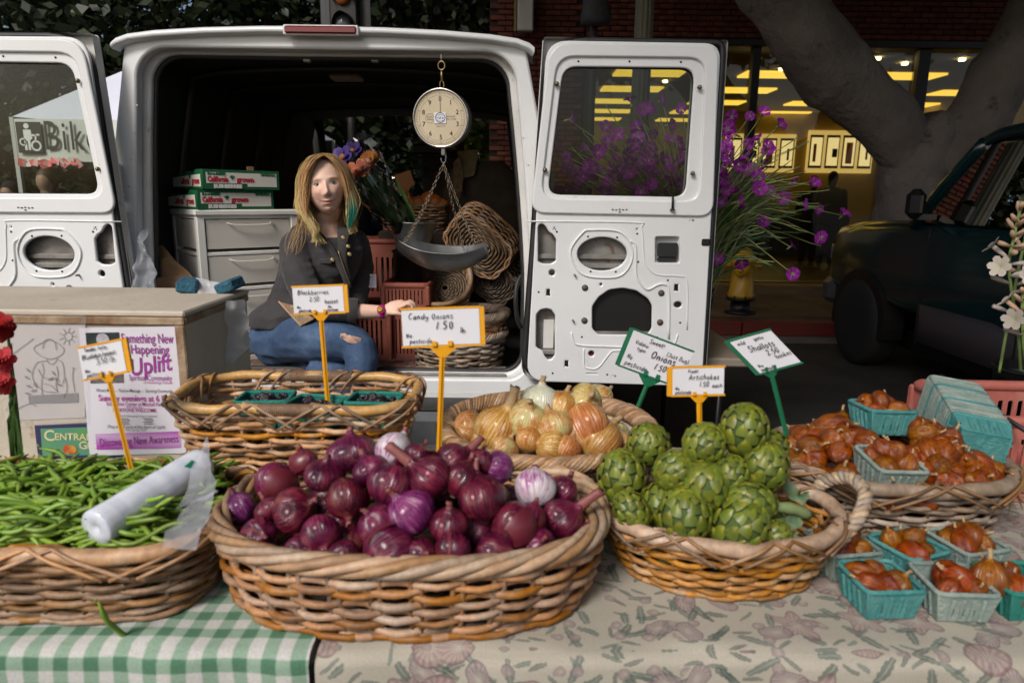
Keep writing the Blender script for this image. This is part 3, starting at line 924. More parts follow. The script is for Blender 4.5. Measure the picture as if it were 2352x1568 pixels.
mb = MB(); mb.loft([[(-.86, y, .45), (-.84, y, z - .06), (-.6, y, z), (0, y, z + .02), (.6, y, z), (.84, y, z - .06), (.86, y, .45)] for y, z in ((2.9, 1.17), (3.3, 1.12), (3.7, 1.02), (3.85, .90))], False, False, True); mb.build('bonnet', white, van)
mb = MB(); mb.sm = False; mb.poly([(-.78, 2.92, 1.18), (.78, 2.92, 1.18), (.68, 2.38, 1.90), (-.68, 2.38, 1.90)]); mb.build('windscreen', van_glass, van, recalc=False)
mb = MB(); mb.box((0, 2.62, 1.10), (1.56, .5, .22), bevel=.06); mb.build('dashboard', trim_m, van)
mb = MB(); mb.box((.10, 2.32, 1.72), (.24, .03, .07), bevel=.012); mb.build('rear_view_mirror', trim_m, van)
ring = [(-.38 + .19 * cos(tau * k / 20), 2.30 + .08 * sin(tau * k / 20), 1.18 + .17 * sin(tau * k / 20)) for k in range(20)]
mb = MB(); mb.tube(ring, .016, 6, True); mb.build('steering_wheel', trim_m, van)
# inside lining, floor, ribs
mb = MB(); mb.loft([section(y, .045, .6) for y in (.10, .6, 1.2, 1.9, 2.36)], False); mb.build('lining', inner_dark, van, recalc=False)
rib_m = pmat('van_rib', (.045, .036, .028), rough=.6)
for y in (.42, .85, 1.3, 1.75):
 mb = MB()
 pts = [(p[0], p[1], p[2]) for p in section(y, .062, 1.0)]
 mb.tube(pts, .022, 6, flat=.5); mb.build('roof_rib', rib_m, van)
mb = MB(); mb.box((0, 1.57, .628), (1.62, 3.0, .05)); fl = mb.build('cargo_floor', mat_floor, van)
for k in range(12):
 mb = MB(); mb.box((-.66 + .12 * k, 1.3, .655), (.05, 2.4, .008), bevel=.003); mb.build('floor_ridge', mat_floor, fl)
# rear frame: outer plate, recessed flange, threshold
def frame_outline(z0, z1, d=0.0):
 zs = [z0 + (z1 - z0) * k / 16 for k in range(17)]
 top = [(x - d, z - .008) for x, z in ROOF[:-1]]
 return [(-(hw(z) - d), z) for z in zs][::-1] + [(hw(z) - d, z) for z in zs] + top + [(-x, z) for x, z in top[::-1]]
def opening(wb, wt, z0, z1, rb, rt, n=8):
 """Rear opening: half widths at bottom/top, rounded corners."""
 def w(z): return wb + (wt - wb) * max(0, (z - 1.05) / (z1 - 1.05)) ** 1.35 if z > 1.05 else wb
 out = []
 for k in range(n + 1):
  a = pi + .5 * pi * k / n
  out.append((-(w(z0) - rb) + rb * cos(a), z0 + rb + rb * sin(a)))
 right = [(-x, z) for x, z in out[::-1]]
 side = [(w(z), z) for z in [z0 + rb + .05 + (z1 - rt - z0 - rb - .08) * k / 10 for k in range(11)]]
 wt_ = w(z1 - rt)
 top = [(wt_ - rt + rt * cos(a), z1 - rt + rt * sin(a)) for a in [.5 * pi * k / n for k in range(n + 1)]]
 R_ = right + side + top
 return out + R_[0:] + [(-x, z) for x, z in (side + top)[::-1]]
op1 = opening(.792, .712, .652, 1.938, .10, .13)
op2 = opening(.768, .686, .664, 1.924, .09, .12)
me = plate_mesh('rear_frame', frame_outline(.58, 1.925), [op1], .05, white, .010)
put('rear_frame', me, van, (0, .026, 0))
me = plate_mesh('rear_flange', frame_outline(.60, 1.925, .02), [op2], .03, white_in, .008)
put('rear_flange', me, van, (0, .075, 0))
mb = MB(); mb.loft([[(x, y, z) for x, z in op1] for y in (.045, .07)]); mb.build('jamb', white_in, van, recalc=False)
mb = MB(); mb.tube([(x * .985, .092, 1.28 + (z - 1.28) * .985) for x, z in op2], .011, 6, True); mb.build('opening_seal', rubber, van)
mb = MB(); mb.box((0, .12, .664), (1.38, .14, .012), bevel=.004); mb.build('threshold_plate', raw_metal, van)
for s in (-1, 1):
 for k in range(9):
  z = .92 + k * .10
  mb = MB(); mb.lathe([(.0036, 0), (.003, .002), (.001, .0025)], 8); mb.build('rivet', white_in, van, (s * (hw(z) - .055 - .012 * k / 9), -.001, z), (radians(90), 0, 0))
 for z in (.86, 1.44):
  mb = MB(); mb.box((s * (hw(z) - .015), -.014, z), (.055, .03, .13), bevel=.008); hg = mb.build('hinge', white_in, van)
  mb = MB(); mb.tube([(s * (hw(z) + .012), -.022, z - .06), (s * (hw(z) + .012), -.022, z + .06)], .011, 8); mb.build('hinge_pin', raw_metal, hg)
# roof lip with brake light
mb = MB()
lip = [(-x - .018, z + .004) for x, z in ROOF[:-1]] + [(0, 1.998)] + [(x + .018, z + .004) for x, z in ROOF[:-1][::-1]]
lip = [(-.782, 1.934)] + lip + [(.782, 1.934)]
rr = []
for (y, dz, k) in ((.30, .004, 1.0), (.02, .006, 1.0), (-.030, .004, 1.0), (-.040, -.008, 1.0), (-.033, -.019, .998), (.01, -.022, .988)):
 rr.append([(x * k, y, z + dz) for x, z in lip])
mb.loft(rr, False); mb.build('roof_lip', white, van)
mb = MB(); mb.box((0, -.048, 1.984), (.262, .022, .026), bevel=.005); bl = mb.build('brake_light', red_lens, van)
mb = MB(); mb.box((0, -.042, 1.984), (.276, .02, .036), bevel=.004); mb.build('lens_frame', white_in, bl)
# ceiling fittings
for px in (706, 862):
 q = at(px, 130, VY + .10) - Vector((VX, VY, 0))
 mb = MB(); mb.sphere((0, 0, 0), .03, 10, 6, (1.2, .5, .42)); mb.box((0, -.006, -.014), (.03, .02, .02), bevel=.004); mb.build('latch_striker', raw_metal, van, q)
mb = MB(); mb.box((-.05, .55, 1.915), (.14, .09, .025), bevel=.008); mb.build('dome_lamp', pmat('dome_lamp', (.35, .27, .16), rough=.3), van)
# bumper
bump_m = pmat('bumper_paint', (.085, .09, .10), (.12, .125, .135), scale=5, rough=.4, metal=.2)
mb = MB(); mb.box((0, -.13, .500), (1.80, .20, .17), bevel=.03); bp = mb.build('rear_bumper', bump_m, van)
mb = MB(); mb.box((0, -.125, .590), (1.72, .16, .012), bevel=.004); mb.build('step_pad', trim_m, bp)
mb = MB(); mb.box((0, .05, .50), (1.66, .10, .21)); mb.build('rear_apron', white_in, van)
mb = MB(); mb.box((0, 1.8, .33), (1.3, 3.5, .16)); mb.build('chassis', trim_m, van)
for s, y in ((-.70, .85), (.70, .85), (-.70, 3.1), (.70, 3.1)):
 wheel(van, s, y, .355, .355, .22, 1 if s < 0 else -1)
# loose cable at the right hinge
mb = MB(); q = [at(px, py, VY - .03 + dy) - Vector((VX, VY, 0)) for px, py, dy in ((1197, 632, 0), (1187, 655, -.02), (1184, 690, -.03), (1188, 730, -.02), (1197, 752, 0))]
mb.tube(catmull(q, 6), .009, 8); mb.build('door_cable', rubber, van)
# -- rear doors (seen from inside, swung open)
DY = 2.655
DO = at(1201, 433, DY)
def dl(px, py):
 q = at(px, py, DY)
 return (q.x - DO.x, q.z)
def poly_px(pts, n=4): return [(p.x, p.y) for p in catmull([Vector((*dl(*q), 0)) for q in pts], n, True)]
def round_px(pts, r):
 """Polygon with rounded corners; r in metres, one number or a list."""
 P_ = [Vector(dl(*q)) for q in pts]
 out = []
 m = len(P_)
 for i in range(m):
  a, b, c = P_[i - 1], P_[i], P_[(i + 1) % m]
  rr = r[i] if hasattr(r, '__len__') else r
  u, v = (a - b), (c - b)
  t = min(rr, u.length * .49, v.length * .49)
  s0, s1 = b + u.normalized() * t, b + v.normalized() * t
  for k in range(7):
   w = k / 6
   out.append(tuple(s0 * (1 - w) ** 2 + b * 2 * w * (1 - w) + s1 * w * w))
 return out
def ell_px(cx, cy, rx, ry, n=30):
 q = dl(cx, cy); k = 1 / ppm(DY, q[1])
 return ell(q[0], q[1], rx * k, ry * k, n)
def rect_px(cx, cy, w, h, r=.003):
 q = dl(cx, cy); k = .5 / ppm(DY, q[1])
 return rrect(q[0] - w * k, q[1] - h * k, q[0] + w * k, q[1] + h * k, r, 3)
SKIN = [(1196, 872), (1622, 884), (1675, 90), (1249, 83)]
SEAL = [(1201, 866), (1614, 887), (1664, 97), (1262, 90)]
PANEL = [(1212, 872), (1609, 884), (1652, 104), (1258, 97)]
WIN = [(1254, 450), (1576, 456), (1598, 154), (1291, 151)]
STEP = [(1238, 458), (1606, 466), (1622, 132), (1277, 128)]
slot_a = [(1233, 520), (1233, 602), (1246, 608), (1266, 608), (1279, 600), (1280, 548), (1272, 536), (1262, 530), (1256, 518), (1247, 511), (1238, 512)]
slot_b = [(1229, 720), (1228, 796), (1236, 803), (1244, 806), (1248, 818), (1257, 828), (1268, 826), (1277, 815), (1278, 722), (1268, 708), (1255, 705), (1240, 708)]
big = [(1357, 755), (1372, 770), (1486, 771), (1499, 755), (1500, 700), (1490, 683), (1462, 664), (1430, 658), (1398, 662), (1372, 680), (1357, 702)]
def chain(r, pts): return round_px(pts, r)
def rear_door(sgn, Y0, dx, dz, handle):
 door = None
 T = Matrix.Translation((DO.x - VX + dx if sgn > 0 else dx, Y0 - VY, dz)) @ Matrix.Diagonal((sgn, 1, 1, 1))
 def link(name, me, parent=None, y=0.0, mat=None):
  me.transform(T @ Matrix.Translation((0, y, 0)))
  if sgn < 0: me.flip_normals()
  return put(name, me, parent if parent else van)
 def tub(name, pts, y, r, m, parent, closed=True, sides=8, flat=1.0):
  b = MB(); b.tube([(p[0], y, p[1]) for p in pts], r, sides, closed, flat=flat)
  return link(name, b.mesh(name, m, True), parent)
 holes = [round_px(WIN, .055), ell_px(1382.7, 583, 60, 41), round_px(big, .012), round_px(slot_a, .008), round_px(slot_b, .008),
             ell_px(1267.7, 625.7, 10, 10, 14), rect_px(1259, 671, 14, 21), rect_px(1301, 834, 14, 20), rect_px(1552.7, 660, 15, 21),
             ell_px(1556, 699, 12, 10, 16), ell_px(1358, 811, 9.5, 9.5, 16), rect_px(1359, 857, 30, 6, .004), rect_px(1409, 862, 12, 4.5, .001),
             ell_px(1380, 652.7, 6, 6, 12), rect_px(1462.7, 526, 9, 9), rect_px(1587.7, 506, 12, 4.5, .001), rect_px(1273, 524, 8, 8, .001)]
 if handle: holes.append(round_px([(1502, 606), (1562, 606), (1562, 541), (1502, 541)], .014))
 door = link('rear_door', plate_mesh('rear_door', round_px(PANEL, [.075, .05, .055, .075]), holes, .016, white, .005))
 door['label'] = 'open rear door seen from inside'
 step = [round_px(STEP, [.07, .07, .07, .07])]
 link('window_surround', plate_mesh('window_surround', round_px([(1222, 486), (1632, 494), (1645, 110), (1265, 104)], [.05, .05, .05, .075]), step, .014, white, .006), door, -.012)
 skin_holes = [round_px([(p[0], p[1]) for p in WIN], .05)]
 link('outer_skin', plate_mesh('outer_skin', round_px(SKIN, [.07, .02, .012, .012]), skin_holes, .006, white_in, .002), door, .052)
 inner = plate_mesh('inner_skin', round_px([(1222, 862), (1600, 872), (1606, 480), (1236, 474)], .03), [], .004, raw_metal)
 link('inner_skin', inner, door, .040)
 for (py, xr) in ((590, (1230, 1530)), (612, (1300, 1480)), (768, (1340, 1520)), (812, (1232, 1300))):
  a, b_ = dl(xr[0], py), dl(xr[1], py)
  t = MB(); t.box(((a[0] + b_[0]) / 2, .030, a[1]), (b_[0] - a[0], .014, .022), bevel=.005); link('stiffener', t.mesh('stiffener', raw_metal, True), door)
 link('plate_cover', plate_mesh('plate_cover', round_px([(1350, 762), (1506, 762), (1506, 640), (1350, 640)], .01), [], .004, trim_m), door, .026)
 sl = tub('seal', round_px(SEAL, [.10, .06, .03, .14]), .022, .017, rubber, door, True, 8, .8)
 ed = MB(); so = round_px(SKIN, [.07, .02, .012, .012]); ed.loft([[(x, y, z) for x, z in so] for y in (.012, .052)]); link('door_edge', ed.mesh('door_edge', white_in, False), door)
 wf = round_px(WIN, .055)
 tub('window_gasket', wf, .004, .0075, rubber, door)
 link('window_glass', plate_mesh('window_glass', round_px(WIN, .055), [], .004, van_glass), door, .010)
 # pressed ribs
 for pts, r, cl in (([(1212, 508), (1455, 511), (1472, 522), (1476, 560), (1480, 600), (1496, 624), (1520, 632), (1560, 634), (1577, 648), (1577, 756)], .0045, False),
                       ([(1446, 552), (1459, 566), (1460, 628), (1472, 652), (1487, 664), (1508, 654), (1524, 652), (1535, 668), (1535, 776)], .0075, False),
                       ([(1310, 574), (1338, 534), (1358, 528), (1415, 530), (1440, 548), (1452, 580), (1444, 612), (1424, 632), (1396, 637), (1348, 633), (1322, 614)], .007, True),
                       ([(1312, 762), (1318, 782), (1336, 792), (1432, 796), (1456, 800), (1520, 800), (1545, 792), (1556, 766)], .006, False),
                       ([(1341, 798), (1341, 836), (1352, 845), (1374, 842), (1402, 808), (1416, 804), (1470, 804)], .005, False)):
  p = [Vector((*dl(*q), 0)) for q in pts]
  c = catmull(p, 5, cl)
  tub('pressed_rib', [(q.x, q.y) for q in c], -.0075, r, white, door, cl, 8, .62)
 # small fittings
 for cx, cy in ((1277.7, 195), (1603.7, 203), (1251, 391), (1588, 399)):
  q = dl(cx, cy); t = MB(); t.lathe([(.009, 0), (.009, .004), (.005, .010), (.001, .011)], 8)
  me = t.mesh('screw', screw_m, True); me.transform(Matrix.Translation((q[0], -.019, q[1])) @ Matrix.Rotation(radians(90), 4, 'X')); link('screw', me, door)
 for cx, cy in ((1343, 660), (1517.7, 672), (1341.7, 735), (1515, 739)):
  q = dl(cx, cy); t = MB(); t.lathe([(.0125, 0), (.0125, .003), (.001, .004)], 14)
  me = t.mesh('plug', pmat('plug_brown', (.09, .065, .05), rough=.6), True); me.transform(Matrix.Translation((q[0], -.008, q[1])) @ Matrix.Rotation(radians(90), 4, 'X')); link('plug', me, door)
 for cx, cy in ((1319, 630), (1315, 734)):
  q = dl(cx, cy); t = MB(); t.lathe([(.004, 0), (.004, .018), (.001, .019)], 8)
  me = t.mesh('stud', raw_metal, True); me.transform(Matrix.Translation((q[0], -.008, q[1])) @ Matrix.Rotation(radians(90), 4, 'X')); link('stud', me, door)
 dots = [(1328, 142.5), (1445, 142.6), (1562.7, 144), (1299.7, 458), (1490.7, 463), (1278.7, 532), (1462.7, 536.6), (1465, 601), (1350, 543), (1416.7, 545), (1356, 623), (1413.7, 623.6), (1237, 670), (1533, 643), (1561, 740), (1508.5, 773.6), (1336, 772.6), (1269, 855.6), (1394, 858.6)]
 for cx, cy in dots:
  q = dl(cx, cy); t = MB(); t.lathe([(.0042, 0), (.001, .0006)], 8)
  y = -.0205 if cy < 0 else -.0087
  me = t.mesh('drilled_hole', ink, True); me.transform(Matrix.Translation((q[0], y, q[1])) @ Matrix.Rotation(radians(90), 4, 'X')); link('drilled_hole', me, door)
 for k, (cx, cy, w) in enumerate(((1405.5, 481, 5), (1413.5, 481.6, 5), (1421.5, 480.6, 5), (1429, 481.6, 5), (1437, 481, 5), (1421.5, 486.5, 5))):
  q = dl(cx, cy); t = MB(); t.box((q[0], -.0205, q[1]), (.006, .003, .0035)); link('badge_slit', t.mesh('badge_slit', ink, True), door)
 for cx, cy, w, h in ((1358, 811, 26, 26), (1362, 857, 40, 12)):
  q = dl(cx, cy); k = 1 / ppm(DY, q[1]); t = MB(); t.box((q[0], .014, q[1]), (w * k, .006, h * k)); link('reflector', t.mesh('reflector', red_lens, True), door)
 if handle:
  pk_ = [round_px([(1502, 606), (1562, 606), (1562, 541), (1502, 541)], .014), round_px([(1506, 600), (1558, 600), (1558, 548), (1506, 548)], .012)]
  t = MB(); t.loft([[(x, y, z) for x, z in pk_[j]] for j, y in ((0, -.006), (1, .018))], True, False, True); link('handle_pocket', t.mesh('handle_pocket', white, True), door)
  t = MB(); a, b_ = dl(1508, 599), dl(1556, 558)
  t.box(((a[0] + b_[0]) / 2, -.006, (a[1] + b_[1]) / 2 + .008), (b_[0] - a[0], .022, b_[1] - a[1] - .014), bevel=.005)
  t.box(((a[0] + b_[0]) / 2, -.002, a[1] + .006), ((b_[0] - a[0]) * .96, .018, .013), bevel=.003)
  link('inside_handle', t.mesh('inside_handle', pmat('handle_grey', (.02, .021, .024), rough=.4), True), door)
  q0, q1 = dl(1541.7, 449), dl(1541, 480)
  t = MB(); t.tube([(q0[0], -.028, q0[1]), (q1[0], -.028, q1[1])], .0045, 8); t.lathe([(.011, 0), (.006, .006)], 10, (q1[0], -.028, q1[1] - .004)); link('lock_pin', t.mesh('lock_pin', trim_m, True), door)
  q = dl(1622, 556); t = MB(); t.box((q[0] - .004, .0, q[1]), (.032, .03, .026), bevel=.004); link('latch_block', t.mesh('latch_block', trim_m, True), door)
 return door
rear_door(1, DY, 0, 0, True)
LO = at(287, 433, 2.60)
rear_door(-1, 2.60, LO.x - VX, LO.z - DO.z, False)
# -- cab seats
seat_m = pmat('seat_fabric', (.075, .062, .048), (.10, .085, .065), scale=20, rough=.95, bump=.2, bscale=120)
def cab_seat(x, y, m):
 t = MB()
 rr = []
 for z, w, d, yo in ((.95, .44, .12, 0), (1.05, .50, .16, -.01), (1.25, .50, .16, -.04), (1.42, .46, .14, -.07), (1.54, .38, .11, -.09), (1.60, .26, .07, -.10)):
  rr.append([(x + w / 2 * (abs(cos(a)) ** .6) * (1 if cos(a) > 0 else -1), y + yo + d / 2 * (abs(sin(a)) ** .7) * (1 if sin(a) > 0 else -1), z) for a in [tau * k / 20 for k in range(20)]])
 t.loft(rr, True, True, True)
 s = t.build('cab_seat', m, van)
 t = MB(); t.box((x, y + .26, .92), (.48, .5, .16), bevel=.05); t.build('seat_cushion', m, s)
 t = MB(); t.box((x, y + .26, .74), (.40, .44, .2), bevel=.02); t.build('seat_base', trim_m, s)
cab_seat(.52, 1.55, seat_m)
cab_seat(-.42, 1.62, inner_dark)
# ================================================================== HANDWRITING (single-stroke letters drawn as ink ribbons)
GL = {
'a': (5, '5,5 3,5.6 1,4 .8,1.5 2.2,0 4,1 5,4|5,5.4 4.8,2 5.4,.2'), 'b': (5, '1,10 .9,5 1,.2|1,3.6 3,5.4 5,4 4.6,1 2.6,-.1 1,.8'),
'c': (4.4, '4.6,4.6 3,5.6 1.2,4.2 .9,1.6 2.4,0 4.5,.8'), 'd': (5.2, '4.9,4.4 3,5.6 1,4 .9,1.4 2.4,0 4.2,1 4.9,3|5,10 4.9,5 5.2,.1'),
'e': (4.6, '1,2.8 4.4,3.2 4.2,5 2.6,5.7 1.1,4.2 1,1.6 2.6,0 4.6,.9'), 'f': (3.6, '4,9.6 2.6,10 2,8 2,3 1.9,-.2|.4,5.4 3.8,5.6'),
'g': (5, '4.6,5 2.8,5.7 1,4.2 1.2,1.6 2.8,.8 4.6,2.6|4.8,5.4 4.7,0 3.6,-3 1.4,-2.6'), 'h': (5, '1,10 1,5 .9,0|1,3.4 2.6,5.4 4.2,4.8 4.4,2 4.6,0'),
'i': (2, '1,5.4 1,2 1.4,0|1.1,7.6 1.3,8'), 'j': (3, '2.2,5.4 2.2,-1 1,-3 0,-2.4|2.3,7.8 2.4,8'), 'k': (4.8, '1,10 1,5 1,0|4.4,5.6 1.2,2.6 4.8,0'),
'l': (2, '1,10 1,4 1.5,0'), 'm': (7.2, '.8,5.4 .9,0|.9,3.6 2.4,5.4 3.6,4.6 3.7,0|3.7,3.6 5.2,5.4 6.4,4.6 6.7,0'), 'n': (5, '.9,5.4 1,0|1,3.6 2.8,5.5 4.2,4.6 4.5,0'),
'o': (4.8, '2.8,5.6 1.2,4.6 .8,2.4 2,.1 4,.8 4.6,3 3.8,5.2 2.6,5.6'), 'p': (5, '.9,5.4 1,1 1,-3.4|1,3.8 3,5.5 4.6,4.2 4.4,1.2 2.4,0 1,1'),
'r': (3.8, '.9,5.4 1,0|1,3.4 2.4,5.4 3.8,5'), 's': (4, '3.8,4.9 2.2,5.7 1,4.6 2,3.2 3.6,2 3.2,.3 1.6,-.1 .6,.8'), 't': (3.4, '1.9,8.6 1.8,2 2.4,.1 3.6,.6|.3,6 3.6,6.2'),
'u': (5, '.9,5.4 1,1.4 2.4,0 4.2,1.6 4.6,5.4|4.6,5.4 4.6,1.6 5.2,0'), 'v': (4.4, '.6,5.4 2.2,0 4.2,5.6'), 'w': (6.4, '.6,5.4 1.8,0 3.2,4.4 4.6,0 6,5.6'),
'x': (4.4, '.6,5.4 4.4,0|4.2,5.4 .6,0'), 'y': (4.8, '.7,5.4 1.2,2.2 2.8,1.4 4.4,3|4.6,5.4 4.2,0 3,-3 .8,-2.8'), 'z': (4.2, '.6,5.2 4.2,5.4 .6,.2 4.4,.2'),
'A': (6, '.4,0 3,9.8 5.8,0|1.4,3.6 4.8,3.8'), 'B': (5.4, '1,9.8 1,0|1,9.6 4,9.4 4.4,7 2.6,5.4 1.2,5.2|2.6,5.4 5,4.4 4.8,1.2 2.4,-.1 1,.2'),
'C': (6, '5.6,8.4 3.6,10 1.2,7.6 .8,3.6 2.4,.4 5.6,1.2'), 'F': (5, '1,9.8 1,0|1,9.7 5,9.9|1,5.2 4,5.4'), 'J': (4.8, '4,9.8 4,2.4 2.6,0 .6,1.2|2,9.8 5.4,9.9'),
'N': (6, '.8,0 1,9.8 4.8,.2 5.2,10'), 'O': (6.4, '3.6,9.8 1.4,8.4 .8,4 2.4,.2 5,1 6,5 5,8.8 3.2,9.8'), 'S': (5, '4.8,8.8 2.8,10 1,8 2.4,5.6 4.6,3.4 3.8,.6 1.6,-.1 .4,1.4'),
'V': (5.4, '.5,9.8 2.6,0 5.2,10'), 'D': (5.6, '1,9.8 1,0|.6,9.6 4,9 5.6,5.4 4.4,1.2 .8,0'), 'T': (5, '2.6,9.6 2.6,0|.3,9.7 5.2,9.9'),
'0': (4.8, '2.6,9.6 1,7.6 .9,2.4 2.4,0 4.2,1.6 4.5,7 3.4,9.4 2.4,9.6'), '1': (2.4, '1.6,9.8 1.1,5 .7,0'), '2': (5, '.8,7.6 2.2,9.6 4.2,8.8 4,6 .6,.2 2.6,.6 5,.2'),
'3': (4.6, '.8,8.8 2.6,9.8 4.2,8 3.4,5.8 1.8,5.2|2,5.2 4.4,4 4.2,1 2,-.2 .5,1'), '5': (4.8, '1.2,9.6 .9,5.6 3.2,6 4.6,3.6 3.6,.4 1.6,-.1 .6,.9|1.2,9.6 4.6,9.9'),
'4': (4.8, '3.4,9.8 .6,3.4 4.8,3.6|3.6,6 3.4,0'), '.': (1.8, '.8,.2 1.1,.5'), ',': (1.8, '1.1,.4 .7,-1.2'), '!': (2, '1.2,9.8 1,3|.9,.4 1,.6'), '-': (3, '.5,4 2.6,4.1'), ' ': (3, ''),
'(': (3, '2.6,11 .9,8 .8,2 2.4,-2'), ')': (3, '.6,11 2.2,8 2.2,2 .6,-2'), "'": (1.5, '.9,9.8 .8,8.4'),
}
def scribble(mb, text, x, z, size, w, rnd, slant=.14, rise=0.0, track=1.15, y=0.0):
 """Adds handwriting to mb on the plane y; size = cap height."""
 k = size / 10
 cx = 0.0
 for ch in text:
  adv, st = GL.get(ch, GL['x'])
  jz, js = rnd.uniform(-.5, .5), rnd.uniform(.92, 1.1)
  for s in st.split('|'):
   if not s: continue
   pts = []
   for q in s.split():
    a, b = q.split(',')
    a, b = float(a) + rnd.uniform(-.25, .25), float(b) * js + rnd.uniform(-.25, .25) + jz
    pts.append(Vector((a + cx + b * slant, b, 0)))
   pts = catmull(pts, 3) if len(pts) > 1 else pts
   prev = None
   n = len(pts)
   for i, p in enumerate(pts):
    t = (pts[min(i + 1, n - 1)] - pts[max(i - 1, 0)])
    if t.length < 1e-6: continue
    t.normalize()
    nn = Vector((-t.y, t.x, 0)) * (w / k) * .5
    a, b = p + nn, p - nn
    ids = [mb.pt((x + q.x * k, y, z + (q.y + q.x * rise) * k)) for q in (a, b)]
    if prev: mb.face((prev[0], prev[1], ids[1], ids[0]))
    prev = ids
  cx += (adv + 1.0) * track
 return cx * k
def text_width(text, size, track=1.15): return sum((GL.get(c, GL['x'])[0] + 1.0) * track for c in text) * size / 10
def stroke_lines(mb, strokes, w, y=0.0, closed=()):
 """Pen lines on the plane y from (x, z) points."""
 for s in strokes:
  pts = catmull([Vector((a, b, 0)) for a, b in s], 5)
  prev = None
  n = len(pts)
  for i, p in enumerate(pts):
   t = (pts[min(i + 1, n - 1)] - pts[max(i - 1, 0)])
   if t.length < 1e-9: continue
   t.normalize(); nn = Vector((-t.y, t.x, 0)) * w * .5
   ids = [mb.pt((q.x, y, q.y)) for q in (p + nn, p - nn)]
   if prev: mb.face((prev[0], prev[1], ids[1], ids[0]))
   prev = ids
# ================================================================== STALL TABLES AND CLOTHS
TZ, TFRONT = .75, .88
def uv_cloth(name, x0, x1, yb, yf, drop, mat, seed, nx=70, parent=None):
 """Cloth over a table: flat top from yb to yf, bends over the edge and hangs; UV in metres."""
 r = random.Random(seed)
 prof = []
 ny = 26
 for i in range(ny + 1):
  prof.append((yb + (yf - yb) * i / ny, TZ + .004, (yf - yb) * i / ny))
 L0 = yf - yb
 R = .018
 for i in range(1, 7):
  a = .5 * pi * i / 6
  prof.append((yf - R * sin(a), TZ + .004 - R * (1 - cos(a)), L0 + R * a))
 for i in range(1, 22):
  prof.append((yf - R, TZ + .004 - R - drop * i / 21, L0 + R * 1.57 + drop * i / 21))
 mb = MB(); uvs = []
 m = len(prof)
 for i in range(nx + 1):
  x = x0 + (x1 - x0) * i / nx
  for j, (y, z, v) in enumerate(prof):
   nz = noise.noise(Vector((x * 5, v * 5, seed))) * .005 + abs(noise.noise(Vector((x * 9, v * 11, seed + 3)))) * .004
   if j <= ny: p = (x, y, z + max(0, nz) + .0005)
   else:
    t = (j - ny) / (m - ny)
    fold = .016 * t * sin(x * 19 + 2.2 * sin(x * 7 + seed)) + .006 * t * sin(x * 43 + seed)
    p = (x + .004 * t * sin(x * 31), y - fold - .01 * t + nz, z)
   mb.pt(p); uvs.append((x, v))
 for i in range(nx):
  for j in range(m - 1):
   a = i * m + j; mb.face((a, a + 1, a + m + 1, a + m))
 me = mb.mesh(name, mat)
 uv = me.uv_layers.new(name='UVMap')
 for l in me.loops: uv.data[l.index].uv = uvs[l.vertex_index]
 return put(name, me, parent)
def gingham_mat():
 m, nt, b, out = base_mat('gingham')
 uv = nt.nodes.new('ShaderNodeTexCoord').outputs['UV']
 wob = noise_tex(nt, uv, 9, 2)
 sep = nt.nodes.new('ShaderNodeSeparateXYZ'); nt.links.new(uv, sep.inputs[0])
 P = .0430
 def stripe(s, off):
  t = mth(nt, 'FRACT', mth(nt, 'ADD', mth(nt, 'DIVIDE', mth(nt, 'ADD', s, mth(nt, 'MULTIPLY', wob, .012)), P), off))
  r = ramp(nt, mth(nt, 'PINGPONG', t, .5), [(.22, (0, 0, 0)), (.28, (1, 1, 1))])
  return r
 sx, sy = stripe(sep.outputs[0], .35), stripe(sep.outputs[1], .1)
 add = mth(nt, 'MULTIPLY', mth(nt, 'ADD', sx, sy), .5)
 col = ramp(nt, add, [(0, (.45, .445, .43)), (.5, (.205, .30, .225)), (1, (.055, .145, .085))])
 thr = noise_tex(nt, uv, 260, 2)
 col = mixc(nt, .22, col, ramp(nt, thr, [(.3, (.2, .2, .2)), (.7, (.8, .8, .8))]), 'OVERLAY')
 nt.links.new(col, b.inputs['Base Color'])
 b.inputs['Roughness'].default_value = .9
 b.inputs['Sheen Weight'].default_value = .1
 bp = nt.nodes.new('ShaderNodeBump'); bp.inputs['Strength'].default_value = .25; bp.inputs['Distance'].default_value = .004
 nt.links.new(noise_tex(nt, uv, 40, 4), bp.inputs['Height']); nt.links.new(bp.outputs[0], b.inputs['Normal'])
 return m
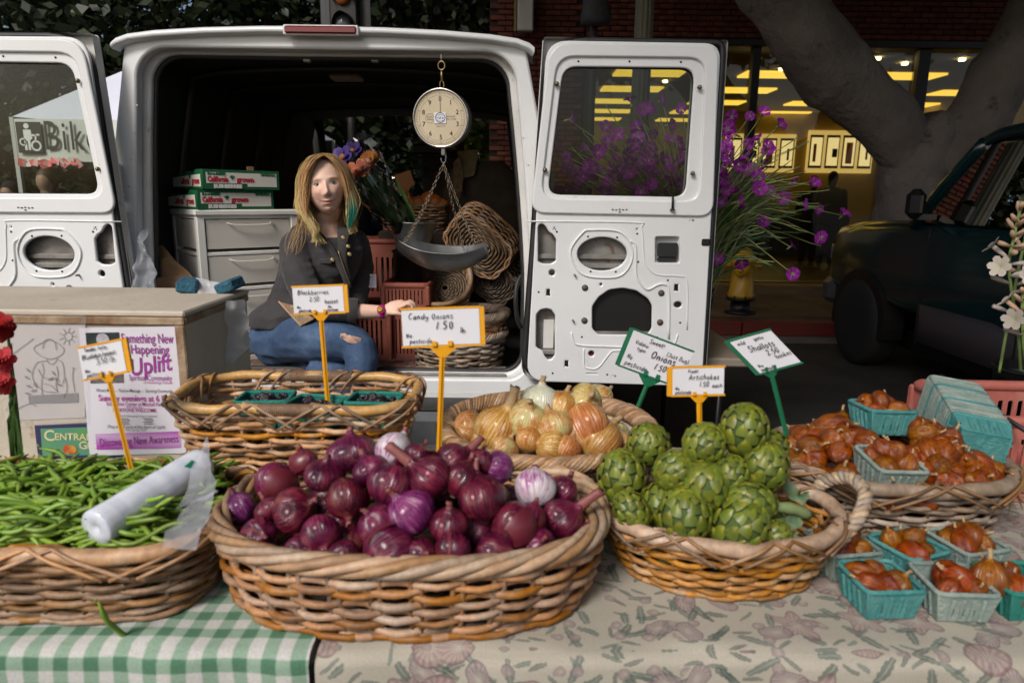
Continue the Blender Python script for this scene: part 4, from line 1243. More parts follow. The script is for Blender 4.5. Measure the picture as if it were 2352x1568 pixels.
def floral_mat(name, ground, flower, flower2, leafc, sc=7.0, thr=.30):
 m, nt, b, out = base_mat(name)
 uv0 = nt.nodes.new('ShaderNodeTexCoord').outputs['UV']
 wobv = nt.nodes.new('ShaderNodeTexNoise'); wobv.inputs['Scale'].default_value = sc * 2.2; wobv.inputs['Detail'].default_value = 3
 nt.links.new(uv0, wobv.inputs['Vector'])
 vm = nt.nodes.new('ShaderNodeVectorMath'); vm.operation = 'MULTIPLY_ADD'
 nt.links.new(wobv.outputs['Color'], vm.inputs[0]); k = .16 / sc
 vm.inputs[1].default_value = (k, k, 0); nt.links.new(uv0, vm.inputs[2])
 uv = vm.outputs[0]
 def cells(scale, rnd_=1.0):
  v = nt.nodes.new('ShaderNodeTexVoronoi'); v.voronoi_dimensions = '2D'
  v.inputs['Scale'].default_value = scale; v.inputs['Randomness'].default_value = rnd_
  nt.links.new(uv, v.inputs['Vector'])
  sb = nt.nodes.new('ShaderNodeVectorMath'); sb.operation = 'SUBTRACT'
  nt.links.new(uv, sb.inputs[0]); nt.links.new(v.outputs['Position'], sb.inputs[1])
  sp = nt.nodes.new('ShaderNodeSeparateXYZ'); nt.links.new(sb.outputs[0], sp.inputs[0])
  sc_ = nt.nodes.new('ShaderNodeSeparateColor'); nt.links.new(v.outputs['Color'], sc_.inputs[0])
  return sp.outputs[0], sp.outputs[1], sc_.outputs, v.outputs['Distance']
 col = ramp(nt, noise_tex(nt, uv0, 5, 4), [(.3, ground), (.7, tuple(c * .86 for c in ground))])
 # leaves
 for scale, lw, ll, dens in ((sc * 2.6, .15, .46, .42), (sc * 2.0, .12, .50, .45), (sc * 3.4, .10, .50, .45)):
  x, y, rc, _ = cells(scale)
  a = mth(nt, 'MULTIPLY', rc[0], 6.28)
  ca, sa = mth(nt, 'COSINE', a), mth(nt, 'SINE', a)
  lx = mth(nt, 'ADD', mth(nt, 'MULTIPLY', x, ca), mth(nt, 'MULTIPLY', y, sa))
  ly = mth(nt, 'SUBTRACT', mth(nt, 'MULTIPLY', y, ca), mth(nt, 'MULTIPLY', x, sa))
  ex = mth(nt, 'MULTIPLY', lx, scale / ll); ey = mth(nt, 'MULTIPLY', ly, scale / lw)
  serr = mth(nt, 'MULTIPLY', mth(nt, 'SINE', mth(nt, 'MULTIPLY', ex, 16)), .18)
  d = mth(nt, 'ADD', mth(nt, 'ADD', mth(nt, 'MULTIPLY', ex, ex), mth(nt, 'MULTIPLY', ey, ey)), serr)
  on = mth(nt, 'LESS_THAN', d, .9)
  mask = mth(nt, 'MULTIPLY', on, mth(nt, 'GREATER_THAN', rc[1], dens))
  vein = mth(nt, 'LESS_THAN', mth(nt, 'ABSOLUTE', ey), .12)
  lc = mixc(nt, mth(nt, 'MULTIPLY', vein, .5), mixc(nt, rc[2], leafc, tuple(min(1, c * 2.0) for c in leafc)), ground)
  col = mixc(nt, mth(nt, 'MULTIPLY', mask, .72), col, lc)
 # blooms, turnips and berries
 for scale, t0, npet, fc, dens in ((sc, thr, 5.0, flower, .58), (sc * 1.4, thr * .9, 2.0, flower2, .62), (sc * 1.15, thr * 1.1, 1.0, flower, .70), (sc * 3.6, .28, 1.0, flower2, .72)):
  x, y, rc, dist = cells(scale)
  r = mth(nt, 'MULTIPLY', mth(nt, 'SQRT', mth(nt, 'ADD', mth(nt, 'MULTIPLY', x, x), mth(nt, 'MULTIPLY', y, y))), scale)
  a = mth(nt, 'ARCTAN2', y, x)
  edge = mth(nt, 'MULTIPLY_ADD', mth(nt, 'COSINE', mth(nt, 'MULTIPLY_ADD', a, npet, mth(nt, 'MULTIPLY', rc[0], 6.28))), t0 * .28, t0)
  rel = mth(nt, 'DIVIDE', r, edge)
  on = mth(nt, 'MULTIPLY', mth(nt, 'LESS_THAN', rel, 1.0), mth(nt, 'GREATER_THAN', rc[1], dens))
  hatch = mth(nt, 'MULTIPLY_ADD', mth(nt, 'SINE', mth(nt, 'MULTIPLY', a, 18)), .25, .35)
  pc = mixc(nt, hatch, fc, ground)
  pc = mixc(nt, ramp(nt, rel, [(.0, (.9, .9, .9)), (.45, (.1, .1, .1)), (.8, (0, 0, 0)), (.9, (.0, .0, .0))]), pc, ground)
  pc = mixc(nt, ramp(nt, rel, [(.84, (0, 0, 0)), (.92, (.75, .75, .75))]), pc, tuple(c * .55 for c in fc))
  col = mixc(nt, mth(nt, 'MULTIPLY', on, .72), col, pc)
 thr_ = noise_tex(nt, uv0, 320, 2)
 col = mixc(nt, .18, col, ramp(nt, thr_, [(.3, (.25, .25, .25)), (.7, (.75, .75, .75))]), 'OVERLAY')
 nt.links.new(col, b.inputs['Base Color'])
 b.inputs['Roughness'].default_value = .9
 bp = nt.nodes.new('ShaderNodeBump'); bp.inputs['Strength'].default_value = .3; bp.inputs['Distance'].default_value = .004
 nt.links.new(noise_tex(nt, uv0, 28, 5), bp.inputs['Height']); nt.links.new(bp.outputs[0], b.inputs['Normal'])
 return m
ging, flor = gingham_mat(), floral_mat('floral_cloth', (.375, .345, .285), (.20, .095, .115), (.15, .085, .12), (.040, .062, .053), 8.5, .27)
table_top_m = pmat('table_plastic', (.42, .39, .34), (.36, .33, .28), scale=6, rough=.5)
leg_steel = pmat('leg_steel', (.02, .02, .022), rough=.4, metal=.5)
def table(name, label, x0, x1, y0, y1, z=TZ, top=None):
 t = empty(name, ((x0 + x1) / 2, (y0 + y1) / 2, 0), label=label, cat='table')
 w, d = x1 - x0, y1 - y0
 mb = MB(); mb.box((0, 0, z - .022), (w, d, .040), bevel=.008); mb.build('tabletop', top or table_top_m, t)
 for sx in (-1, 1):
  mb = MB(); mb.tube([(sx * (w / 2 - .12), -d / 2 + .08, z - .1), (sx * (w / 2 - .12), d / 2 - .08, z - .1)], .014, 8); mb.build('leg_brace', leg_steel, t)
  for sy in (-1, 1):
   mb = MB(); mb.tube([(sx * (w / 2 - .12), sy * (d / 2 - .08), 0), (sx * (w / 2 - .12), sy * (d / 2 - .08), z - .042)], .014, 8); mb.build('leg', leg_steel, t)
 return t
SEAM = -.282
table('stall_table', 'front stall table under the green gingham cloth', -1.80, SEAM - .008, TFRONT + .01, 1.92)
table('stall_table', 'front stall table under the floral cloth', SEAM + .008, 1.85, TFRONT + .01, 1.70)
tag(uv_cloth('tablecloth', -1.80, SEAM - .004, 1.93, TFRONT, .42, ging, 3), 'green and white gingham cloth hanging over the front table edge', 'tablecloth')
tag(uv_cloth('tablecloth', SEAM + .006, 1.86, 1.71, TFRONT, .42, flor, 8, 100), 'cream cloth printed with faded mauve fruit and leaves on the front table', 'tablecloth')
# ================================================================== BASKETS
def wicker(name, a, b, c, rough=.55):
 """Cane: colour changes along each strand; grey weathering."""
 m, nt, bs, out = base_mat(name)
 v = coords(nt, (1, 1, 1))
 col = ramp(nt, noise_tex(nt, v, 11, 3), [(.30, a), (.5, b), (.70, c)])
 fine = noise_tex(nt, coords(nt, (1, 1, .5)), 90, 3)
 col = mixc(nt, .5, col, ramp(nt, fine, [(.3, (.28, .28, .28)), (.7, (.72, .72, .72))]), 'OVERLAY')
 oi = nt.nodes.new('ShaderNodeObjectInfo')
 hs = nt.nodes.new('ShaderNodeHueSaturation')
 nt.links.new(mth(nt, 'MULTIPLY_ADD', oi.outputs['Random'], .6, .70), hs.inputs['Value'])
 nt.links.new(mth(nt, 'MULTIPLY_ADD', mth(nt, 'FRACT', mth(nt, 'MULTIPLY', oi.outputs['Random'], 9.7)), .5, .70), hs.inputs['Saturation'])
 nt.links.new(col, hs.inputs['Color']); nt.links.new(hs.outputs[0], bs.inputs['Base Color'])
 bs.inputs['Roughness'].default_value = rough
 bp = nt.nodes.new('ShaderNodeBump'); bp.inputs['Strength'].default_value = .35; bp.inputs['Distance'].default_value = .003
 nt.links.new(fine, bp.inputs['Height']); nt.links.new(bp.outputs[0], bs.inputs['Normal'])
 return m
W_ORANGE = wicker('cane_orange', (.17, .080, .036), (.33, .145, .045), (.34, .24, .165))
W_GREY = wicker('cane_grey', (.14, .095, .065), (.27, .195, .135), (.34, .27, .21))
W_BROWN = wicker('cane_brown', (.13, .070, .034), (.24, .125, .052), (.27, .19, .13))
W_GOLD = wicker('cane_gold', (.22, .10, .028), (.42, .19, .045), (.42, .30, .19))
W_YELLOW = wicker('cane_yellow', (.48, .22, .018), (.58, .29, .028), (.42, .24, .07), .4)
W_PALE = wicker('cane_pale', (.26, .185, .12), (.38, .285, .20), (.44, .35, .26))
W_RIM = wicker('cane_rim', (.20, .105, .048), (.36, .205, .100), (.41, .29, .185))
W_DARK = wicker('cane_dark', (.060, .035, .018), (.11, .066, .034), (.16, .11, .07))
def super_outline(a, b, n, m=400):
 pts = []
 for k in range(m * 4):
  t = tau * k / (m * 4)
  c, s = cos(t), sin(t)
  pts.append(Vector((a * math.copysign(abs(c) ** (2 / n), c), b * math.copysign(abs(s) ** (2 / n), s))))
 L_ = [0]
 for p, q in zip(pts, pts[1:] + pts[:1]): L_.append(L_[-1] + (q - p).length)
 tot = L_[-1]
 out, j = [], 0
 for k in range(m):
  t = tot * k / m
  while L_[j + 1] < t: j += 1
  f = (t - L_[j]) / max(1e-9, L_[j + 1] - L_[j])
  out.append(pts[j % len(pts)].lerp(pts[(j + 1) % len(pts)], f))
 nrm = []
 for k in range(m):
  d = out[(k + 1) % m] - out[k - 1]
  nrm.append(Vector((d.y, -d.x)).normalized())
 return out, nrm
def basket(name, label, loc, a, b, h, taper=.82, n=2.2, rows=9, stakes=26, r=.0055, amp=None, wv=None, st=None, rim='pole', rim_r=.013, rim_m=None,
           zig=0, zig_m=None, rot=(0, 0, 0), bulge=.0, group=None, strands=4, twist=14, pair=False, floor=True, wrap=()):
 rnd = random.Random(sum(map(ord, label)))
 wv = wv or W_ORANGE; st = st or wv; rim_m = rim_m or wv
 root = empty(name, loc, rot, label, 'basket', group)
 O, N_ = super_outline(a, b, n)
 M_ = len(O)
 amp = amp or r * 1.15
 def sc(z): return taper + (1 - taper) * (max(z, 0) / h) ** .75 + bulge * sin(pi * min(max(z / h, 0), 1))
 def P(u, z, off):
  f = (u % 1.0) * M_
  i = int(f) % M_; g = f - int(f)
  p = O[i].lerp(O[(i + 1) % M_], g); q = N_[i].lerp(N_[(i + 1) % M_], g)
  s = sc(z)
  return Vector((p.x * s + q.x * off, p.y * s + q.y * off, z))
 # floor
 if floor:
  mb = MB()
  for q_ in range(9):
   f_ = 1 - q_ * .105
   mb.tube([Vector((P(k / 60, .008, -.004).x * f_, P(k / 60, .008, -.004).y * f_, .009 + .004 * cos(k * pi / 3 + q_ * pi))) for k in range(60)], min(a, b) * .052, 5, True)
  mb.build('basket_floor', W_DARK, root)
 for k in range(stakes):
  u = (k + .5) / stakes
  mb = MB()
  for du in ((-.12 / stakes, .12 / stakes) if pair else (0,)):
   mb.tube([P(u + du, .004, 0), P(u + du, h * .35, 0), P(u + du, h * .7, 0), P(u + du, h, 0)], r * .8, 5)
  mb.build('stake', st, root)
 zr = h - rim_r * 1.2
 seg = stakes * 4
 for j in range(rows):
  z0 = r + (zr - r) * j / max(1, rows - 1) if rows > 1 else h / 2
  mb = MB()
  ph, ph2 = rnd.uniform(0, 6), rnd.uniform(0, 6)
  path = []
  for i in range(seg):
   u = i / seg
   w = cos(pi * stakes * u + (j % 2) * pi)
   dz = r * .45 * sin(tau * 3 * u + ph) + r * .30 * sin(tau * 7 * u + ph2) + rnd.uniform(-.15, .15) * r
   path.append(P(u, max(r * .8, z0 + dz), amp * w))
  rad = [r * (1 + .12 * sin(tau * 5 * i / seg + ph)) for i in range(seg)]
  mb.tube(path, rad, 6, True)
  mb.build('weave_strand', wv, root)
 # foot ring
 mb = MB(); mb.tube([P(i / seg, r * .9, amp * 1.4 * (1 if (i // 4) % 2 else .4)) for i in range(seg)], r * .95, 6, True); mb.build('foot_ring', wv, root)
 if rim == 'pole':
  mb = MB(); mb.tube([P(i / 80, h + rim_r * .4, 0) + Vector((0, 0, .002 * sin(i * .7))) for i in range(80)], [rim_r * (1 + .06 * sin(i * 1.3)) for i in range(80)], 10, True); mb.build('rim', rim_m, root)
 else:
  T_ = max(twist, 1)
  for s_ in range(strands):
   mb = MB(); path = []
   m = max(180, T_ * 14)
   R_ = rim_r * (.74 if rim == 'braid' else .78)
   for i in range(m):
    u = i / m
    an = tau * (T_ * u + s_ / strands)
    path.append(P(u, h + rim_r * .35 + R_ * sin(an) * (.85 if rim == 'braid' else 1), R_ * cos(an)))
   q = rim_r * (.46 if rim == 'braid' else .30)
   mb.tube(path, [q * (1 + .12 * sin(i * .31 + s_)) for i in range(m)], 6, True)
   mb.build('rim_strand', rim_m, root)
 for k in range(zig):
  u0, u1, u2 = k / zig, (k + .5) / zig, (k + 1) / zig
  for t, dd in ((0, 0), (1, .010)):
   mb = MB(); path = []
   for i in range(17):
    f = i / 16
    u = u0 + (u2 - u0) * f * .96 + dd / (a + b)
    e = abs(1 - 2 * f)                 # 1 at the ends (low), 0 at the middle (over the rim)
    z = h + rim_r * 1.55 - (e ** 1.2) * min(h * .42, .055)
    off = rim_r * 1.1 * sin(min(1, e * 2.2) * pi * .5) + .004
    path.append(P(u, z, off))
   mb.tube(path, r * .62, 5); mb.build('rim_binding', zig_m or wv, root)
   mb = MB(); path = []
   for i in range(9):
    f = i / 8
    u = u1 + (f - .5) * .3 / zig + dd / (a + b)
    path.append(P(u, h + rim_r * 1.5 - f * f * min(h * .4, .05), -rim_r * 1.2 * min(1, f * 3) - .002))
   mb.tube(path, r * .6, 5); mb.build('rim_binding', zig_m or wv, root)
 for (ua, ub) in wrap:                            # close winding round the rim
  mb = MB(); m = int((ub - ua) * (a + b) * 3.6 / (r * .75)); path = []
  for i in range(m * 8):
   u = ua + (ub - ua) * i / (m * 8)
   an = tau * i / 8
   path.append(P(u, h + rim_r * .4 + rim_r * 1.12 * sin(an), rim_r * 1.12 * cos(an)))
  mb.tube(path, r * .42, 4); mb.build('rim_winding', zig_m or wv, root)
 return root, P
def ring_handle(root, pts, r, m, strands=3, twist=9):
 path = catmull(pts, 8)
 n = len(path)
 for s_ in range(strands):
  mb = MB(); q = []
  for i, p in enumerate(path):
   t = (path[min(i + 1, n - 1)] - path[max(i - 1, 0)]).normalized()
   u = t.orthogonal().normalized() if abs(t.y) > .95 else (Vector((0, 1, 0)) - t * t.y).normalized()
   w = t.cross(u)
   an = tau * (twist * i / n + s_ / strands)
   q.append(p + (u * cos(an) + w * sin(an)) * r * .6)
  mb.tube(q, r * .55, 6); mb.build('handle_strand', m, root)
BK = {}
def mound_hit(px, py, cx, cy, a, b, z0, hm, n=2.0):
 """Where the sight line of a photograph position meets a heap of height hm over an oval."""
 o = Vector((0, 0, CAM_H)); d = (at(px, py, 1.0) - o)
 t = .5
 while t < 3.0:
  p = o + d * t
  rho = (abs((p.x - cx) / a) ** n + abs((p.y - cy) / b) ** n)
  zs = z0 + hm * (1 - min(rho, 1.6))
  if p.z <= zs: return p
  t += .002
 return None
# --- red onions, big oval basket
RX, RY, RA, RB, RH = -.163, 1.083, .312, .200, .118
basket('wicker_basket', 'large oval wicker basket of red onions, in the middle of the front row', (RX, RY, TZ + .008), RA, RB, RH, taper=.91, n=2.5, rows=9, stakes=28, r=.0060, amp=.008, wv=W_ORANGE, st=W_BROWN, rim='braid', rim_r=.0170, rim_m=W_RIM, strands=5, twist=6, pair=True, bulge=.015)
# --- green beans, rectangular basket
BX, BYc, BA, BB, BH = -.815, 1.080, .345, .168, .112
basket('wicker_basket', 'long rectangular wicker basket of green beans on the gingham cloth', (BX, BYc, TZ + .008), BA, BB, BH, taper=.90, n=5.0, rows=10, stakes=30, r=.0052, wv=W_BROWN, st=W_DARK, rim='pole', rim_r=.0130, rim_m=W_RIM, zig=8, zig_m=W_GOLD)
# --- blackberries, gold basket standing on an upturned one
KX, KY, KA, KB, KH, KZ = -.448, 1.395, .245, .128, .115, .866
basket('wicker_basket', 'grey brown wicker basket turned over underneath the blackberry basket', (KX + .0, 1.375, KZ - .003), .252, .150, .096, taper=.90, n=3.0, rows=7, stakes=24, r=.0058, wv=W_BROWN, st=W_DARK, rim='pole', rim_r=.012, rim_m=W_GREY, zig=11, zig_m=W_GOLD, rot=(pi, 0, 0))
basket('wicker_basket', 'golden rectangular wicker basket holding the blackberries', (KX, KY, KZ + .004), KA, KB, KH, taper=.84, n=4.2, rows=9, stakes=24, r=.0052, amp=.0075, wv=W_GOLD, st=W_ORANGE, rim='pole', rim_r=.0105, rim_m=W_YELLOW, zig=8, zig_m=W_BROWN, wrap=((.19, .31), (.72, .80)))
# --- yellow onions, round basket with rope rim
YX, YY_, YA, YH = .082, 1.475, .228, .125
basket('wicker_basket', 'round pale basket with twisted rope rim full of yellow onions', (YX, YY_, TZ + .008), YA, YA * .98, YH, taper=.72, n=2.0, rows=9, stakes=24, r=.006, wv=W_PALE, st=W_GREY, rim='rope', rim_r=.019, rim_m=W_RIM, strands=11, twist=13)
# --- artichokes, oval basket with handle
AX, AYc, AA, AB, AH = .372, 1.13, .205, .150, .100
ab, abP = basket('wicker_basket', 'oval wicker basket with a loop handle holding the artichokes', (AX, AYc, TZ + .008), AA, AB, AH, taper=.78, n=2.0, rows=9, stakes=24, r=.0050, amp=.006, wv=W_GOLD, st=W_BROWN, rim='pole', rim_r=.0130, rim_m=W_RIM, zig=7, zig_m=W_BROWN)
ring_handle(ab, [(AA * .88, -.075, AH - .02), (AA * 1.04, -.07, AH + .025), (AA * 1.17, -.03, AH + .050), (AA * 1.15, .02, AH + .055), (AA * 1.05, .06, AH + .03), (AA * .93, .075, AH - .01)], .012, W_PALE, 3, 7)
# --- shallots, oval basket
HX, HYc, HA, HB, HH = .778, 1.345, .235, .175, .115
basket('wicker_basket', 'oval grey wicker basket heaped with loose shallots', (HX, HYc, TZ + .008), HA, HB, HH, taper=.84, n=2.2, rows=9, stakes=26, r=.0052, wv=W_GREY, st=W_DARK, rim='pole', rim_r=.0140, rim_m=W_GREY, zig=6, zig_m=W_BROWN, floor=True)
# ================================================================== PRODUCE
def onion_mat(name, stops, streak=.6, spec=.5, rough=.28, papery=None, pamt=(.60, .68), vary=.18, sat=1.0, coat=.25):
 m, nt, b, out = base_mat(name)
 tc = nt.nodes.new('ShaderNodeTexCoord')
 oi = nt.nodes.new('ShaderNodeObjectInfo')
 sep = nt.nodes.new('ShaderNodeSeparateXYZ'); nt.links.new(tc.outputs['Object'], sep.inputs[0])
 ang = mth(nt, 'ARCTAN2', sep.outputs[1], sep.outputs[0])
 cb = nt.nodes.new('ShaderNodeCombineXYZ')
 # streaks run from root to neck: noise on the direction around the axis
 nt.links.new(mth(nt, 'MULTIPLY', mth(nt, 'COSINE', ang), 3.0), cb.inputs[0]); nt.links.new(mth(nt, 'MULTIPLY', mth(nt, 'SINE', ang), 3.0), cb.inputs[1])
 nt.links.new(mth(nt, 'ADD', mth(nt, 'MULTIPLY', sep.outputs[2], .45), mth(nt, 'MULTIPLY', oi.outputs['Random'], 31)), cb.inputs[2])
 st = noise_tex(nt, cb.outputs[0], 2.4, 6, .7)
 big_ = noise_tex(nt, coords(nt), 1.1, 3)
 f = mth(nt, 'ADD', mth(nt, 'MULTIPLY', st, streak), mth(nt, 'MULTIPLY', big_, 1 - streak))
 f = mth(nt, 'MULTIPLY_ADD', f, 2.1, -.55)
 col = ramp(nt, f, stops)
 lines = mth(nt, 'SINE', mth(nt, 'ADD', mth(nt, 'MULTIPLY', ang, 41), mth(nt, 'MULTIPLY', big_, 9)))
 col = mixc(nt, mth(nt, 'MULTIPLY', mth(nt, 'MULTIPLY_ADD', lines, .5, .5), mth(nt, 'MULTIPLY', st, .42)), col, tuple(c * .45 for c in stops[0][1]))
 if papery:
  pm = noise_tex(nt, coords(nt, (1, 1, .7)), 1.25, 5, .6, .8)
  col = mixc(nt, ramp(nt, pm, [(pamt[0], (0, 0, 0)), (pamt[1], (.75, .75, .75))]), col, papery)
 hs = nt.nodes.new('ShaderNodeHueSaturation')
 nt.links.new(mth(nt, 'MULTIPLY_ADD', oi.outputs['Random'], 2 * vary, 1 - vary), hs.inputs['Value'])
 hs.inputs['Saturation'].default_value = sat
 nt.links.new(mth(nt, 'MULTIPLY_ADD', mth(nt, 'FRACT', mth(nt, 'MULTIPLY', oi.outputs['Random'], 5.3)), .03, .485), hs.inputs['Hue'])
 nt.links.new(col, hs.inputs['Color']); nt.links.new(hs.outputs[0], b.inputs['Base Color'])
 b.inputs['Roughness'].default_value = rough
 nt.links.new(mth(nt, 'MULTIPLY_ADD', noise_tex(nt, coords(nt), 2.5, 4), .35, rough - .12), b.inputs['Roughness'])
 b.inputs['Specular IOR Level'].default_value = spec
 b.inputs['Coat Weight'].default_value = coat; b.inputs['Coat Roughness'].default_value = .12
 bp = nt.nodes.new('ShaderNodeBump'); bp.inputs['Strength'].default_value = .30; bp.inputs['Distance'].default_value = .05
 nt.links.new(mth(nt, 'ADD', mth(nt, 'MULTIPLY', lines, .25), mth(nt, 'MULTIPLY', st, 2.2)), bp.inputs['Height']); nt.links.new(bp.outputs[0], b.inputs['Normal'])
 return m
ON_RED = onion_mat('red_onion', [(.25, (.026, .0018, .010)), (.45, (.074, .004, .024)), (.60, (.150, .009, .040)), (.80, (.26, .035, .070))], papery=(.18, .040, .042), pamt=(.57, .63), rough=.16)
ON_BRIGHT = onion_mat('bright_red_onion', [(.30, (.06, .005, .05)), (.50, (.14, .010, .10)), (.66, (.24, .04, .17)), (.76, (.42, .20, .34))], rough=.2)
ON_PALE = onion_mat('half_peeled_onion', [(.34, (.30, .08, .24)), (.46, (.56, .40, .52)), (.58, (.66, .60, .63)), (.75, (.72, .68, .70))], rough=.2, vary=.05)
ON_YEL = onion_mat('yellow_onion', [(.20, (.26, .085, .015)), (.42, (.44, .18, .042)), (.60, (.56, .31, .10)), (.80, (.62, .48, .26))], rough=.20, papery=(.30, .13, .05), pamt=(.64, .70), vary=.12)
ON_PEEL = onion_mat('peeled_yellow_onion', [(.28, (.46, .20, .045)), (.44, (.56, .36, .12)), (.58, (.58, .50, .24)), (.72, (.50, .54, .20))], rough=.2, papery=(.42, .15, .03), pamt=(.52, .60), vary=.08)
ON_WHITE = onion_mat('white_onion', [(.3, (.52, .55, .36)), (.5, (.64, .65, .50)), (.7, (.70, .70, .60))], rough=.2, vary=.04)
SHAL = onion_mat('shallot', [(.25, (.080, .016, .005)), (.45, (.175, .040, .010)), (.60, (.27, .074, .018)), (.80, (.38, .15, .055))], rough=.27, papery=(.27, .10, .030), pamt=(.57, .63), vary=.22, sat=1.22, coat=.06)
SHAL_G = onion_mat('golden_shallot', [(.25, (.10, .026, .007)), (.45, (.19, .055, .012)), (.60, (.28, .10, .026)), (.80, (.38, .18, .065))], rough=.28, papery=(.26, .10, .030), vary=.18, sat=1.15, coat=.06)
dry_m = pmat('dry_neck', (.30, .19, .09), (.44, .32, .18), scale=60, stretch=(1, 1, .3), rough=.8)
dry_red = pmat('dry_red_neck', (.14, .018, .035), (.26, .10, .07), scale=50, stretch=(1, 1, .3), rough=.6)
root_m = pmat('root_disc', (.13, .095, .05), (.26, .20, .12), scale=160, rough=.95, bump=.8, bscale=250)
flake_m = pmat('onion_flake', (.085, .008, .022), (.15, .022, .03), scale=40, rough=.35)
flake_s = pmat('shallot_flake', (.16, .036, .011), (.25, .08, .03), scale=60, rough=.4)
flake_y = pmat('yellow_flake', (.45, .20, .06), (.55, .33, .13), scale=40, rough=.4)
def bulb(seed, flat=.9, neck=.4, neck_r=.17, segs=22, lump=.11):
 """Bulb body, unit radius, axis +z; returns profile mesh data pieces (body, neck, root)."""
 r = random.Random(seed)
 w1, w2 = r.uniform(0, 6), r.uniform(0, 6)
 def warp(a, z): return 1 + lump * sin(2 * a + w1) * .5 + lump * .5 * sin(3 * a + w2 + z)
 prof = []
 for k in range(13):
  t = pi * (.04 + .80 * k / 12)
  rr = sin(t); z = -cos(t) * flat
  prof.append((rr, z))
 r_end, z_end = prof[-1]
 for k in range(1, 5):
  f = k / 4
  prof.append((r_end + (neck_r - r_end) * (1 - (1 - f) ** 2), z_end + .30 * f ** 1.3))
 body = MB(); body.lathe(prof, segs, warp=warp)
 nk = MB()
 zt = prof[-1][1]
 bend = Vector((r.uniform(-.15, .15), r.uniform(-.15, .15), 0))
 rings = []
 for k in range(6):
  f = k / 5
  c = Vector((0, 0, zt - .06 + neck * f)) + bend * f * f * neck * 2
  rings.append([c + Vector(((neck_r * (1.02 - .35 * f + .25 * f ** 4) * (1 + .16 * sin(3 * q + w1))) * cos(tau * q / 10), neck_r * (1.02 - .35 * f + .25 * f ** 4) * (1 + .16 * sin(2.3 * q + w2)) * sin(tau * q / 10), r.uniform(-.06, .08) if k == 5 else 0)) for q in range(10)])
 nk.loft(rings, True, False, True)
 rt = MB(); rt.lathe([(.17, prof[0][1] + .01), (.16, prof[0][1] - .035), (.08, prof[0][1] - .06), (.001, prof[0][1] - .06)], 12)
 return body, nk, rt
def flake(seed):
 """A torn outer skin standing a little off the bulb."""
 r = random.Random(seed); mb = MB()
 a0, da = r.uniform(0, tau), r.uniform(.7, 1.5)
 na, nt_ = 9, 7
 for i in range(na + 1):
  for j in range(nt_ + 1):
   a = a0 + da * (i / na - .5) + (r.uniform(-.05, .05) if j in (0, nt_) else 0)
   t = pi * (.30 + .46 * j / nt_) + (r.uniform(-.07, .07) if i in (0, na) else 0)
   lift = 1.03 + .07 * (max(0, abs(i / na - .5) * 2 - .6) / .4) * r.uniform(.3, 1)
   mb.pt((lift * sin(t) * cos(a), lift * sin(t) * sin(a), -cos(t) * .92 * lift))
 for i in range(na):
  for j in range(nt_):
   q = i * (nt_ + 1) + j; mb.face((q, q + nt_ + 1, q + nt_ + 2, q + 1))
 return mb
_cache = {}; _rs = random.Random(55)
def bulb_meshes(key, seed, mats, **kw):
 k = (key, seed)
 if k not in _cache:
  b, nk, rt = bulb(seed, **kw)
  _cache[k] = (b.mesh(key, mats[0], True), nk.mesh('neck', mats[1], True), rt.mesh('root', root_m, True), flake(seed).mesh('skin_flake', mats[2], False))
 return _cache[k]
def place_bulb(name, key, seed, mats, loc, rad, axis, spin, label, cat, group=None, flk=False, **kw):
 bm_, nm, rm, fm = bulb_meshes(key, seed, mats, **kw)
 ax = Vector(axis).normalized()
 q = ax.to_track_quat('Z', 'Y') @ Euler((0, 0, spin)).to_quaternion()
 o = put(name, bm_, None, loc); o.rotation_mode = 'QUATERNION'; o.rotation_quaternion = q; o.scale = (rad * _rs.uniform(.92, 1.1), rad * _rs.uniform(.92, 1.06), rad * _rs.uniform(.90, 1.12))
 tag(o, label, cat, group)
 put('neck', nm, o); put('root', rm, o)
 if flk: put('skin_flake', fm, o)
 return o
rnd = random.Random(21)
RED = (ON_RED, dry_red, flake_m)
